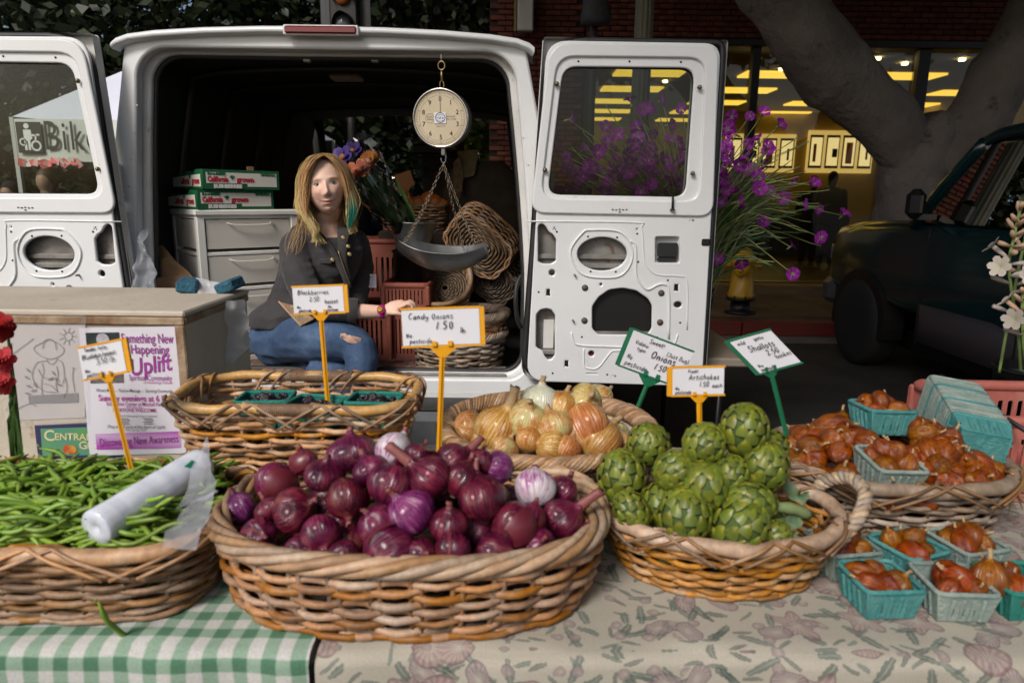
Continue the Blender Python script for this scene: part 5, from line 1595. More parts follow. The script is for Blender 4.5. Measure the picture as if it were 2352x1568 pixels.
# (px, py, radius px, axis (x right, y away, z up), kind, label)
reds = [
 (810, 1040, 57, (-.1, .2, 1), 0, 'dark red onion on top of the heap, beneath the blackberry basket'),
 (905, 1034, 43, (.3, .6, .6), 2, 'pale pink half peeled onion beside the topmost dark red onion'),
 (635, 1108, 52, (-.1, -.6, -.7), 0, 'red onion with its neck hanging down at the left of the heap'),
 (745, 1090, 46, (.1, -.1, 1), 0, 'red onion with a dry papery top left of centre of the heap'),
 (555, 1166, 37, (-.4, .2, .7), 1, 'small bright purple onion at the left end of the heap'),
 (676, 1172, 54, (.7, -.2, .55), 0, None), (596, 1228, 42, (.5, -.6, .2), 0, None), (735, 1226, 48, (.45, -.7, -.5), 0, None),
 (797, 1144, 53, (.3, -.55, -.6), 0, None), (895, 1112, 54, (.2, .5, .8), 0, None),
 (985, 1098, 60, (-.75, .1, .6), 0, 'red onion with a long thick neck pointing up and left'),
 (1040, 1056, 43, (.75, .2, .55), 0, 'red onion with a cut neck beside the candy onion sign'),
 (1145, 1072, 42, (-.8, .1, .1), 1, 'bright purple onion lying on its side in front of the yellow onions'),
 (1228, 1120, 48, (.1, .75, .45), 2, 'white and purple half peeled onion showing its round root'),
 (1316, 1068, 50, (.15, .9, .15), 0, 'dark red onion at the right end showing its round root'),
 (1106, 1144, 60, (-.3, .4, .8), 0, None), (1180, 1206, 56, (-.6, -.65, -.25), 0, None),
 (1296, 1192, 54, (.75, -.1, .55), 0, 'red onion with a pale neck leaning on the right rim'),
 (940, 1180, 57, (-.5, -.1, .85), 1, 'bright purple flattened onion near the centre of the heap'),
 (868, 1205, 50, (-.5, -.3, .6), 0, None), (895, 1262, 66, (-.8, -.6, -.15), 0, 'largest red onion at the front rim with a light red patch'),
 (1030, 1205, 48, (0, -.2, 1), 0, 'red onion wrapped in dry skins near the front of the heap'), (1042, 1262, 44, (-.1, -.8, -.3), 0, None), (1137, 1270, 48, (.8, -.3, .1), 0, None),
 (1240, 1254, 42, (.1, -.5, .8), 0, None), (1290, 1128, 42, (.5, .5, .5), 0, None), (690, 1262, 38, (.6, -.5, .3), 0, None), (790, 1278, 40, (-.5, -.6, .3), 0, None),
 (965, 1275, 40, (.4, -.5, .4), 0, None), (1060, 1100, 46, (.4, .4, .8), 0, None), (700, 1062, 34, (-.4, .3, .8), 0, None), (850, 1080, 44, (-.3, .4, .7), 0, None), (1215, 1190, 40, (.3, .3, .8), 0, None),
 (960, 1048, 36, (.3, .5, .7), 0, None), (1100, 1060, 36, (.2, .5, .7), 0, None), (620, 1170, 36, (-.5, .2, .7), 0, None), (1330, 1230, 30, (.5, .2, .7), 0, None),
]
RG = 'dark red onions heaped in the big oval basket'
def zone3(px, py): return ('back' if py < 1085 else 'middle' if py < 1185 else 'front') + ' row of the heap, ' + ('left third' if px < 760 else 'centre' if px < 1050 else 'right third')
for i, (px, py, rp, ax, kd, lab) in enumerate(reds):
 p = mound_hit(px, py, RX, RY, RA * .93, RB * .93, TZ + .135, .125)
 if p is None: continue
 d = (p - Vector((0, 0, CAM_H))).normalized()
 rad = rp / ppm(p.y, p.z)
 m3 = (ON_RED, ON_BRIGHT, ON_PALE)[kd]
 nkl = 1.0 if i in (10, 11, 17) else rnd.choice((.2, .3, .42))
 place_bulb('red_onion', 'red_onion%d%d' % (kd, int(nkl * 10)), i % 7, (m3, dry_red if i != 17 else dry_m, flake_m), p + d * rad * .35, rad, (ax[0] + rnd.uniform(-.12, .12), ax[1] + rnd.uniform(-.12, .12), ax[2] + rnd.uniform(-.12, .12)), rnd.uniform(0, 6),
               lab or 'dark red onion in the ' + zone3(px, py), 'onion', RG, flk=(kd == 0 and i % 2 == 0), flat=(.80, .92, .86, .74, .95, .84, .9)[i % 7], neck=nkl, neck_r=.24 if nkl == 1.0 else (.13, .17, .15)[i % 3])
for k in range(34):                                   # the layer beneath
 a, s = rnd.uniform(0, tau), sqrt(rnd.random()) * .9
 x, y = RX + RA * .80 * s * cos(a), RY + RB * .78 * s * sin(a)
 rho = s * s * .7
 z = TZ + .065 + .10 * (1 - rho) + rnd.uniform(-.02, .0)
 place_bulb('red_onion', 'red_onion03', k % 7, RED, (x, y, z), rnd.uniform(.030, .038), (rnd.gauss(0, 1), rnd.gauss(0, 1), rnd.gauss(0, 1)), rnd.uniform(0, 6),
               'lower red onion glimpsed between the upper ones at the ' + ('left end' if x < RX - .1 else 'right end' if x > RX + .1 else 'centre') + ' of the heap', 'onion', RG, neck=.35)
YG = 'yellow onions in the round basket'
yel = [
 (1240, 922, 37, (.1, .1, 1), 2, 'peeled white onion with a dry root tip at the back of the basket'),
 (1340, 926, 40, (.15, -.7, .5), 1, 'pale peeled onion with a round cut neck near the back rim'), (1374, 914, 34, (.6, .5, .3), 1, 'pale onion at the back behind another peeled onion'),
 (1075, 980, 33, (-.8, -.4, .3), 0, 'small yellow onion at the left rim of the round basket'), (1142, 984, 48, (.45, .0, .9), 0, 'brown yellow onion with a thick neck leaning right'),
 (1212, 962, 42, (.1, -.5, .85), 1, 'green and white onion with a short stub in the round basket'), (1276, 980, 40, (-.3, .3, .6), 1, None), (1346, 980, 52, (-.3, .5, .6), 0, 'large yellow onion with a white peeled stripe'),
 (1430, 968, 48, (.15, -.45, -.85), 1, 'pale onion with its neck pointing down at the right rim'), (1377, 1014, 48, (.5, .4, .5), 0, None), (1264, 1024, 38, (-.7, -.2, .2), 0, None),
 (1216, 1010, 28, (.2, .5, .7), 0, None), (1160, 1030, 30, (.4, .4, .7), 1, None), (1300, 1030, 30, (.4, .4, .7), 0, None), (1290, 930, 30, (.3, .4, .7), 0, None), (1110, 1010, 26, (.4, .4, .7), 0, None), (1440, 1020, 26, (.4, .2, .7), 0, None),
]
for i, (px, py, rp, ax, kd, lab) in enumerate(yel):
 p = mound_hit(px, py, YX, YY_, YA * .92, YA * .92, TZ + .105, .14)
 if p is None: continue
 d = (p - Vector((0, 0, CAM_H))).normalized()
 rad = 1.12 * rp / ppm(p.y, p.z)
 place_bulb('yellow_onion', 'yellow_onion%d%d' % (kd, i in (4, 8)), i % 7, ((ON_YEL, ON_PEEL, ON_WHITE)[kd], dry_m, flake_y), p + d * rad * .35, rad, ax, rnd.uniform(0, 6), lab or 'yellow onion low in the round basket, ' + ('left of' if px < 1230 else 'right of') + ' its middle', 'onion', YG,
               flk=(kd == 0 and i % 2 == 0), flat=(.9, .95, .86)[i % 3], neck=.8 if i in (4, 8) else .35, neck_r=.26 if i in (4, 8) else .16)
for k in range(22):
 a, s = rnd.uniform(0, tau), sqrt(rnd.random()) * .85
 place_bulb('yellow_onion', 'yellow_onion00', k % 7, (ON_YEL, dry_m, flake_y), (YX + YA * .72 * s * cos(a), YY_ + YA * .70 * s * sin(a), TZ + .055 + .09 * (1 - s * s)), rnd.uniform(.028, .036), (rnd.gauss(0, 1), rnd.gauss(0, 1), rnd.gauss(0, 1)), rnd.uniform(0, 6), 'yellow onion in the bottom layer of the round rope rimmed basket', 'onion', YG, neck=.35)
# --- artichokes
def bract_mat():
 m, nt, b, out = base_mat('bract')
 tc = nt.nodes.new('ShaderNodeTexCoord'); oi = nt.nodes.new('ShaderNodeObjectInfo')
 sep = nt.nodes.new('ShaderNodeSeparateXYZ'); nt.links.new(tc.outputs['Object'], sep.inputs[0])
 col = ramp(nt, sep.outputs[2], [(.0, (.095, .130, .020)), (.55, (.115, .142, .011)), (.85, (.175, .185, .013)), (1.0, (.19, .155, .03))])
 edge = mth(nt, 'ABSOLUTE', sep.outputs[0])
 col = mixc(nt, ramp(nt, edge, [(.25, (0, 0, 0)), (.5, (.55, .55, .55))]), col, (.165, .165, .025))
 nz = noise_tex(nt, coords(nt), 3.2, 4)
 col = mixc(nt, ramp(nt, nz, [(.56, (0, 0, 0)), (.72, (.7, .7, .7))]), col, (.035, .062, .010))
 hs = nt.nodes.new('ShaderNodeHueSaturation')
 nt.links.new(mth(nt, 'MULTIPLY_ADD', oi.outputs['Random'], .5, .75), hs.inputs['Value'])
 nt.links.new(mth(nt, 'MULTIPLY_ADD', mth(nt, 'FRACT', mth(nt, 'MULTIPLY', oi.outputs['Random'], 5.3)), .03, .485), hs.inputs['Hue'])
 nt.links.new(col, hs.inputs['Color']); nt.links.new(hs.outputs[0], b.inputs['Base Color'])
 b.inputs['Roughness'].default_value = .42
 return m
BR = bract_mat()
art_core = pmat('artichoke_core', (.05, .085, .014), rough=.8)
art_stem = pmat('artichoke_stem', (.14, .20, .075), (.20, .26, .11), scale=30, stretch=(1, 1, .2), rough=.6)
art_leaf = pmat('artichoke_leaf', (.075, .13, .06), (.13, .19, .09), scale=20, rough=.6)
mb = MB()
NX, NZ_ = 4, 5
for j in range(NZ_ + 1):
 v = j / NZ_
 w = .5 * (1 - v ** 1.9) ** .75 if v < 1 else 0
 w = max(w, .03) * (0.82 + .18 * v) * 1.04
 for i in range(NX + 1):
  u = (i / NX - .5) * 2
  mb.pt((u * w, -.16 * (1 - u * u) * (1 - .3 * v) + .10 * v * v + (.05 if v > .9 else 0), v))
for j in range(NZ_):
 for i in range(NX):
  a = j * (NX + 1) + i; mb.face((a, a + 1, a + NX + 2, a + NX + 1))
bract_me = mb.mesh('bract', BR)
def artichoke(loc, rad, axis, spin, label, tall=1.15, stem=0.0, n=66, grp='artichokes in the handled basket', seed=0):
 r = random.Random(seed)
 q = Vector(axis).normalized().to_track_quat('Z', 'Y') @ Euler((0, 0, spin)).to_quaternion()
 root = put('artichoke', None, None, loc); root.empty_display_size = .02
 root.rotation_mode = 'QUATERNION'; root.rotation_quaternion = q
 tag(root, label, 'artichoke', grp)
 core = MB(); core.sphere((0, 0, 0), rad * .90, 14, 9, (1, 1, tall)); core.build('heart', art_core, root)
 for i in range(n):
  t = (i + .5) / n
  ph = pi * (.90 - .86 * t)                       # polar angle from the tip (0) to the stem (pi)
  a = i * 2.39996 + r.uniform(-.1, .1)
  dirv = Vector((sin(ph) * cos(a), sin(ph) * sin(a), cos(ph) * tall))
  nrm = Vector((sin(ph) * cos(a), sin(ph) * sin(a), cos(ph) / tall)).normalized()
  upv = Vector((-cos(ph) * cos(a), -cos(ph) * sin(a), sin(ph) * tall)).normalized()
  size = rad * (.76 - .37 * t) * r.uniform(.92, 1.1)
  lean = (.16 + .10 * (1 - t)) * r.uniform(.4, 1.3)
  z_ = (upv * cos(lean) + nrm * sin(lean)).normalized()
  y_ = -(nrm * cos(lean) - upv * sin(lean)).normalized()
  x_ = y_.cross(z_)
  M3 = Matrix((x_, y_, z_)).transposed()
  p = dirv * rad * .93 - upv * size * .50
  o = put('bract', bract_me, root)
  o.rotation_mode = 'QUATERNION'
  o.location = p; o.rotation_quaternion = M3.to_quaternion(); o.scale = (size * 1.12, size, size)
 if stem:
  mb = MB(); mb.tube(catmull([(0, 0, -rad * tall * .85), (.004, 0, -rad * tall - stem * .5), (-.004, .006, -rad * tall - stem)], 4), [rad * .30, rad * .27, rad * .25] * 3, 10); mb.build('stem', art_stem, root)
 return root
arts = [
 (1490, 1020, 50, (-.15, -.55, .8), 1.05, 0, 'yellowish artichoke facing forward in front of the yellow onions'), (1620, 1018, 50, (.25, -.30, .9), 1.0, 0, 'dark round artichoke under the artichoke price sign'),
 (1710, 985, 55, (.05, -.1, 1), 1.15, 0, 'topmost pale artichoke of the heap'), (1428, 1095, 56, (-.1, -.15, 1), 1.25, 0, 'tall artichoke at the left rim beside the red onions'),
 (1552, 1080, 48, (.4, -.5, .8), 1.1, 0, 'artichoke in the middle behind two larger ones'), (1622, 1118, 52, (.05, -.35, -.9), 1.1, 0, 'artichoke with its base turned toward us at the centre'),
 (1755, 1068, 56, (.05, -.4, .9), 1.08, 0, 'large artichoke at the right below the topmost one'), (1680, 1088, 42, (.2, .1, 1), 1.1, 0, None),
 (1572, 1185, 62, (-.05, -.15, 1), 1.15, 0, 'plump artichoke at the front rim, left of two'), (1702, 1208, 62, (.45, -.25, .85), 1.2, 0, 'plump yellowish artichoke at the front rim, right of two'),
 (1520, 1155, 46, (.1, .4, .8), 1.1, 0, None), (1722, 1152, 48, (-.9, -.15, .25), 1.25, .075, 'artichoke lying on its side with its cut stem pointing right'),
 (1782, 1228, 34, (.5, -.2, .7), 1.1, 0, None), (1768, 1030, 42, (.4, .2, .8), 1.1, 0, None), (1450, 1172, 40, (-.55, .15, .75), 1.3, .07, 'artichoke with a thick stem pointing down at the left rim'),
]
for i, (px, py, rp, ax, tall, stem, lab) in enumerate(arts):
 p = mound_hit(px, py, AX, AYc, AA * .95, AB * .95, TZ + .10, .19 if py < 1030 else .15)
 if i in (0, 3, 10, 14): p = at(px, py, {0: 1.22, 3: 1.13, 10: 1.09, 14: 1.055}[i])
 if p is None: continue
 d = (p - Vector((0, 0, CAM_H))).normalized()
 rad = rp / ppm(p.y, p.z)
 artichoke(p + d * rad * .3, rad, ax, i * .7, lab or 'green artichoke half hidden ' + ('at the right rim' if px > 1740 else 'in the middle') + ' of the handled basket', tall, stem, 62, seed=i)
for k in range(5):
 a = k * 1.256
 artichoke((AX + .085 * cos(a), AYc + .05 * sin(a), TZ + .075), .040, (cos(a), sin(a), .5), k, 'green artichoke mostly hidden among the others in the handled basket', 1.1, 0, 40, seed=40 + k)
# curled leaves hanging from the stem
def ribbon_leaf(name, pts, w, m, parent=None, label=None, cat=None, curl=.3):
 path = catmull(pts, 6); n = len(path); mb = MB()
 for i, p in enumerate(path):
  t = (path[min(i + 1, n - 1)] - path[max(i - 1, 0)]).normalized()
  s = t.cross(Vector((.2, -1, .3))).normalized()
  f = i / (n - 1)
  ww = w * sin(pi * min(1, .12 + .88 * f)) ** .7 * (1 + .2 * sin(f * 30))
  nrm = s.cross(t)
  for k in (-1, -.5, 0, .5, 1): mb.pt(p + s * ww * k + nrm * curl * ww * (k * k) + nrm * .003 * sin(9 * f * 6 + k * 4))
 for i in range(n - 1):
  for k in range(4):
   a = i * 5 + k; mb.face((a, a + 1, a + 6, a + 5))
 o = mb.build(name, m, parent, recalc=False)
 return tag(o, label, cat) if label else o
q = lambda px, py, Y: at(px, py, Y)
ribbon_leaf('artichoke_leaf', [q(1795, 1090, 1.14), q(1818, 1130, 1.12), q(1840, 1142, 1.10), q(1858, 1128, 1.10)], .012, art_leaf, None, 'small green curled leaf behind the artichoke stem', 'leaf')
ribbon_leaf('artichoke_leaf', [q(1842, 1168, 1.06), q(1826, 1190, 1.05), q(1800, 1210, 1.04), q(1812, 1232, 1.03), q(1834, 1222, 1.03)], .014, art_leaf, None, 'curled grey green leaf hanging over the handled basket rim', 'leaf')
# --- green beans
bean_m = pmat('green_bean', (.105, .20, .014), (.19, .31, .032), scale=14, rough=.42, orand=.22, hrand=.012, c3=(.17, .25, .045), s3=35, lo3=.6, hi3=.75)
def bean(seed, sides=6):
 r = random.Random(seed); mb = MB()
 L_ = r.uniform(.095, .135); bend = r.uniform(-.028, .028); tw = r.uniform(-.012, .012)
 path, rad = [], []
 for i in range(11):
  f = i / 10
  path.append((L_ * (f - .5), bend * (1 - (2 * f - 1) ** 2) + tw * sin(pi * 2 * f), .004 * sin(pi * 2 * f + seed)))
  e = min(1, min(f, 1 - f) * 6)
  rad.append(.0043 * (.25 + .75 * e ** .6) * (1 + .10 * sin(f * 36)))
 mb.tube(path, rad, sides)
 mb.tube([(-L_ / 2, 0, 0), (-L_ / 2 - .006, .001, .001)], [.0016, .0012], 4)
 return mb
bean_me = [bean(s).mesh('green_bean', bean_m, True) for s in range(14)]
r9 = random.Random(9)
BZ = TZ + .115
def bean_pose(layer):
 while True:
  x = r9.uniform(-1.10, BX + BA * .80); y = r9.uniform(BYc - BB * .72, BYc + BB * .85)
  if x > -1.10: break
 rho = abs((x - BX) / BA) ** 4 + abs((y - BYc) / BB) ** 3
 z = BZ + .040 * (1 - min(rho, 1)) + .018 * noise.noise(Vector((x * 9, y * 9, 2))) + layer
 yaw = r9.uniform(-1.2, 1.6) * (1 if y > BYc - BB * .4 else .25)
 return (x, y, z), (r9.uniform(-.5, .5), r9.gauss(0, .20), yaw)
under = MB()
for k in range(420):
 l, e = bean_pose(r9.uniform(-.045, -.006))
 under.T = Matrix.Translation(l) @ Euler(e).to_matrix().to_4x4(); under.add_mesh(bean_me[k % 14])
u_ = under.build('bean_heap', bean_m, None, recalc=False); tag(u_, 'lower green beans heaped in the rectangular basket', 'beans', kind='stuff')
for k in range(290):
 l, e = bean_pose(r9.uniform(-.004, .012))
 o = put('green_bean', bean_me[k % 14], None, l, e)
 tag(o, 'green bean ' + ('near the front rim' if l[1] < BYc - .05 else 'toward the wooden box' if l[1] > BYc + .07 else 'in the middle') + (', at the left photo edge' if l[0] < -.90 else ', left of the bag roll' if l[0] < -.72 else ', by the bag roll'), 'bean', 'green beans in the rectangular basket')
for (pa, Y, e, lab) in ((at(1 * 262, 1468, .872), .872, (.2, 1.35, .3), 'green bean hanging over the front edge of the gingham cloth'),):
 tag(put('green_bean', bean_me[2], None, (pa.x, .868, pa.z), e), lab, 'bean')
# --- pint baskets of pressed pulp
def pulp(name, a, b):
 return pmat(name, a, b, scale=18, rough=.95, orand=.10, bump=.5, bscale=160, c3=tuple(c * 1.25 for c in b), s3=40, lo3=.55, hi3=.75)
PULP = pulp('pulp_teal', (.035, .20, .20), (.085, .26, .25))
PULP_G = pulp('pulp_grey_teal', (.15, .22, .20), (.28, .33, .295))
PULP_D = pulp('pulp_deep_teal', (.008, .15, .12), (.02, .20, .16))
PW, PB, PHt = .0465, .0375, .050
def pint_walls():
 holes = [rrect(-.0200 + k * .0155, .008, -.0155 + k * .0155, .024, .0021, 3) for k in range(3)]
 me = plate_mesh('wall', [(-PB, 0), (PB, 0), (PW, PHt), (-PW, PHt)], holes, .0030, None, .0008)
 return me
def make_pint(mat):
 key = ('pint', mat.name)
 if key in _cache: return _cache[key]
 w = pint_walls(); w.materials.clear(); w.materials.append(mat)
 sl = math.atan2(PW - PB, PHt)
 rim = MB()
 rim.tube([(x, y, PHt) for x, y in rrect(-PW, -PW, PW, PW, .010, 3)], .0042, 6, True)
 rm = rim.mesh('rim', mat, True)
 fl = MB(); fl.box((0, 0, .002), (PB * 2, PB * 2, .004)); fm = fl.mesh('base', mat, True)
 rb = MB(); rb.box((0, 0, 0), (.005, .004, PHt * .8), bevel=.001); rbm = rb.mesh('wall_rib', mat, True)
 _cache[key] = (w, rm, fm, rbm, sl)
 return _cache[key]
def pint(loc, rot, mat, label, group=None, ribs=True):
 w, rm, fm, rbm, sl = make_pint(mat)
 root = empty('pint_basket', loc, rot, label, 'pint basket', group)
 for k in range(4):
  R_ = Matrix.Rotation(k * pi / 2, 4, 'Z') @ Matrix.Translation((0, -PB, 0)) @ Matrix.Rotation(sl, 4, 'X')
  o = put('wall', w, root); o.matrix_local = R_
  if ribs:
   for x in (-.0255, -.010, .0055, .021):
    s = put('wall_rib', rbm, o, (x + .003, -.0025, PHt * .45))
 put('rim', rm, root); put('base', fm, root)
 return root
def shallots_in(c, rot, n, seed, label, grp, spread=.034, base=.034, big=None):
 r = random.Random(seed)
 M_ = Matrix.Translation(c) @ Euler(rot).to_matrix().to_4x4()
 pos = [(-.020, -.019), (.020, -.018), (0, .020), (-.021, .020), (.022, .021), (.0, -.004), (-.010, .010), (.014, .003)]
 for i in range(n):
  x, y = pos[i % 8]
  z = base + (.012 if i < 5 else .030) + r.uniform(-.004, .004)
  p = M_ @ Vector((x + r.uniform(-.005, .005), y + r.uniform(-.005, .005), z))
  rad = r.uniform(.0180, .0225)
  place_bulb('shallot', 'shallot%d' % (i % 2), (seed + i) % 7, ((SHAL, SHAL_G)[i % 2], dry_m, flake_s), p, rad, (r.gauss(0, .8), r.gauss(0, .8), r.gauss(.4, .6)), r.uniform(0, 6), label, 'shallot', grp, flk=(i % 3 == 0), flat=(1.15, 1.0, 1.3)[(seed + i) % 3], neck=.45, neck_r=.12)
def bigshal(px, py, Y, rad, ax, mat, lab, seed, grp='shallots in the front pint baskets', flat=1.0):
 place_bulb('shallot', 'shallotbig%s%d' % (mat.name, int(flat * 10)), seed, (mat, dry_m, flake_s), at(px, py, Y), rad, ax, seed, lab, 'shallot', grp, flk=True, flat=flat, neck=.5, neck_r=.15)
zT = TZ + .008
pints = [((.598, 1.000, zT), .06, PULP, 'bright teal pint basket of shallots nearest the cloth edge'), ((.712, .995, zT), -.05, PULP_G, 'grey teal pint basket with two big shallots, right of the bright teal one'),
         ((.590, 1.112, zT), .16, PULP_G, 'grey teal pint basket of shallots standing against the handled basket'), ((.705, 1.108, zT), .38, PULP, 'teal pint basket of shallots turned cornerwise behind the front two'),
         ((.820, 1.125, zT), .25, PULP_G, 'grey teal pint basket of shallots behind, cut by the photo edge'), ((.822, 1.000, zT), .05, PULP_D, 'deep teal pint basket at the photo edge in front')]
SG = 'shallots in the front pint baskets'
for i, (l, rz, m, lab) in enumerate(pints):
 pint(l, (0, 0, rz), m, lab, 'pint baskets of shallots on the floral cloth')
 shallots_in(l, (0, 0, rz), (4, 3, 6, 6, 6, 4)[i], 50 + i * 7, 'coppery shallot in ' + ('the bright teal front pint basket', 'the front pint basket with two big shallots', 'the pint basket against the handled basket', 'the cornerwise teal pint basket', 'the back pint basket at the photo edge', 'the deep teal pint basket at the photo edge')[i], SG)
bigshal(2272, 1330, .990, .0265, (.1, .3, 1), SHAL_G, 'large round golden shallot in the grey teal front pint basket', 3)
bigshal(2205, 1336, .990, .0235, (-.7, .2, .5), SHAL, 'large oblong shallot in the grey teal front pint basket', 4, flat=1.25)
bigshal(2040, 1345, .985, .0225, (-.9, -.1, .15), SHAL, 'dark oblong shallot lying in the bright teal front pint basket', 5, flat=1.3)
# loose shallots heaped in the grey basket
r4 = random.Random(4)
pA = at(2018, 986, 1.365); pB = at(2030, 1106, 1.225)
cnt = 0
for k in range(230):
 a, s = r4.uniform(0, tau), sqrt(r4.random())
 x, y = HX + HA * .90 * s * cos(a), HYc + HB * .90 * s * sin(a)
 z = TZ + .108 + .095 * (1 - s * s) + r4.uniform(-.022, .006)
 if s > .96 or any((x - q_.x) ** 2 + (y - q_.y) ** 2 < .062 ** 2 and z > q_.z - .016 for q_ in (pA, pB)): continue
 if (x - pA.x) ** 2 + (y - pA.y + .06) ** 2 < .05 ** 2 and z > pA.z - .005: continue
 place_bulb('shallot', 'shallot%d' % (k % 5 == 0), k % 7, ((SHAL, SHAL_G)[k % 5 == 0], dry_m, flake_s), (x, y, z), r4.uniform(.019, .027), (r4.gauss(0, 1), r4.gauss(0, 1), r4.gauss(.2, .6)), r4.uniform(0, 6), 'coppery loose shallot at the ' + ('front' if y < HYc - .05 else 'back' if y > HYc + .06 else 'middle') + ' of the heap, ' + ('left side' if x < HX - .07 else 'right side under the stack' if x > HX + .07 else 'beside the pints'), 'shallot', 'loose shallots in the grey oval basket', flk=(k % 4 == 0), flat=(1.15, 1.0, 1.3)[k % 3], neck=.45, neck_r=.12)
pint(pA, (-.05, .04, .05), PULP, 'teal pint basket of shallots on top of the shallot heap', 'pint baskets on the shallot heap')
shallots_in(pA, (-.05, .04, .05), 6, 91, 'coppery shallot in the topmost pint basket', 'shallots in the pints on the heap')
pint(pB, (.16, .05, .08), PULP_G, 'grey teal pint basket of shallots lying on the front of the heap', 'pint baskets on the shallot heap')
shallots_in(pB, (.16, .05, .08), 7, 99, 'coppery shallot in the pint basket at the front of the heap', 'shallots in the pints on the heap')
# nested stack of empty pints lying on the heap
s0, s1 = at(2252, 1040, 1.30), at(2186, 935, 1.52)
axd = (s1 - s0).normalized()
qs = axd.to_track_quat('Z', 'Y') @ Euler((0, 0, .12)).to_quaternion()
for k in range(17):
 o = pint((0, 0, 0), (0, 0, 0), PULP_G if k % 6 else PULP,
             'empty pint basket at the near end of the nested stack, its base facing us' if k == 0 else 'empty pint basket in the nested stack, ' + ('near the facing end' if k < 6 else 'midway' if k < 12 else 'near the far end'), 'nested stack of empty pint baskets', ribs=(k < 1))
 o.rotation_mode = 'QUATERNION'; o.rotation_quaternion = qs
 o.location = s0 + axd * (.0135 * k); o.scale = (1.14, 1.14, 1.14)
# --- blackberries in their pints
def berry():
 mb = MB(); r = random.Random(2)
 for j, (z, rr, n) in enumerate(((-.9, .35, 4), (-.5, .75, 7), (0, .9, 8), (.5, .75, 7), (.9, .35, 4))):
  for k in range(n):
   a = tau * (k + .5 * (j % 2)) / n
   mb.sphere((rr * .72 * cos(a), rr * .72 * sin(a), z * .85), .36, 6, 4)
 return mb
berry_m = pmat('blackberry', (.008, .003, .008), (.020, .006, .014), scale=2, rough=.2, coat=.4)
berry_me = berry().mesh('blackberry', berry_m, True)
for bi, (px, py, rz, lab) in enumerate(((612, 948, .1, 'left'), (728, 962, -.1, 'middle'), (862, 948, -.04, 'right'))):
 c = at(px, py, 1.40 if bi != 1 else 1.372); c.z = KZ + .052
 pint(c, (-.05, 0, rz), PULP_D, 'deep teal pint of blackberries, %s of the three in the golden basket' % lab, 'pints of blackberries').scale = (1.15, 1.02, 1.12)
 rb_ = random.Random(70 + bi)
 for k in range(26):
  x, y = rb_.uniform(-.040, .040), rb_.uniform(-.034, .036)
  o = put('blackberry', berry_me, None, Vector(c) + Vector((x, y, .036 + .014 * (1 - (x / .045) ** 2) + rb_.uniform(-.004, .004))), (rb_.uniform(0, 6), rb_.uniform(0, 6), rb_.uniform(0, 6)))
  s = rb_.uniform(.0085, .0105); o.scale = (s, s, s * 1.2)
  tag(o, 'shiny blackberry heaped in the %s pint of the golden basket' % lab, 'blackberry', 'blackberries in the golden basket')
# ================================================================== WOODEN BOX WITH NOTICES
BXF, BXR, BXT = 1.50, -.735, 1.140
box_m = pmat('box_paint', (.50, .44, .36), (.42, .36, .285), scale=4, detail=8, rough=.7, bump=.25, bscale=40, c3=(.20, .12, .065), s3=9, lo3=.66, hi3=.74)
box_edge = pmat('box_worn_edge', (.36, .27, .18), (.17, .09, .045), scale=16, detail=8, rough=.85, bump=.5, bscale=60)
bx = empty('wooden_box', (0, 0, 0), label='scuffed cream painted wooden box covered with notices, behind the beans', cat='box')
x0, x1, y0, y1, z0, z1 = -1.95, BXR, BXF, BXF + .37, TZ + .008, BXT
mb = MB(); mb.box(((x0 + x1) / 2, y0 + .008, (z0 + z1) / 2 - .010), (x1 - x0 - .03, .016, z1 - z0 - .024)); mb.build('front_panel', box_m, bx)
mb = MB(); mb.box((x1 - .008, (y0 + y1) / 2, (z0 + z1) / 2 - .010), (.016, y1 - y0 - .004, z1 - z0 - .024), bevel=.002); mb.build('end_panel', box_m, bx)
mb = MB(); mb.box(((x0 + x1) / 2, y1 - .008, (z0 + z1) / 2 - .010), (x1 - x0 - .03, .016, z1 - z0 - .024)); mb.build('back_panel', box_m, bx)
mb = MB(); mb.box(((x0 + x1) / 2, (y0 + y1) / 2, z1 - .006), (x1 - x0 + .012, y1 - y0 + .012, .014), bevel=.004); mb.build('top_panel', box_m, bx)
mb = MB(); mb.box(((x0 + x1) / 2, y0 - .004, z1 - .022), (x1 - x0 + .006, .008, .018), bevel=.003); mb.build('edge_strip', box_edge, bx)
mb = MB(); mb.box((x1 - .008, y0 - .002, (z0 + z1) / 2 - .014), (.022, .010, z1 - z0 - .034), bevel=.003); mb.build('corner_strip', box_edge, bx)
mb = MB(); mb.box((x1 + .002, (y0 + y1) / 2, z1 - .022), (.008, y1 - y0, .018), bevel=.003); mb.build('edge_strip', box_edge, bx)
def fp(px, py, lv=0): return at(px, py, BXF - .0012 - .0009 * lv)
def sheet(name, corners, m, lv, parent=None, n=8, curl=.0):
 mb = MB()
 A, B, C, D = [fp(*c, lv) for c in corners]        # tl, tr, br, bl
 for i in range(n + 1):
  for j in range(n + 1):
   p = A.lerp(B, i / n).lerp(D.lerp(C, i / n), j / n)
   mb.pt(p - Vector((0, curl * (abs(i / n - .5) * 2) ** 4 + .0004 * sin(i * 1.9 + j), 0)))
 for i in range(n):
  for j in range(n):
   a = i * (n + 1) + j; mb.face((a, a + 1, a + n + 2, a + n + 1))
 return mb.build(name, m, parent, recalc=False)
K15 = 1 / ppm(BXF, 1.0)
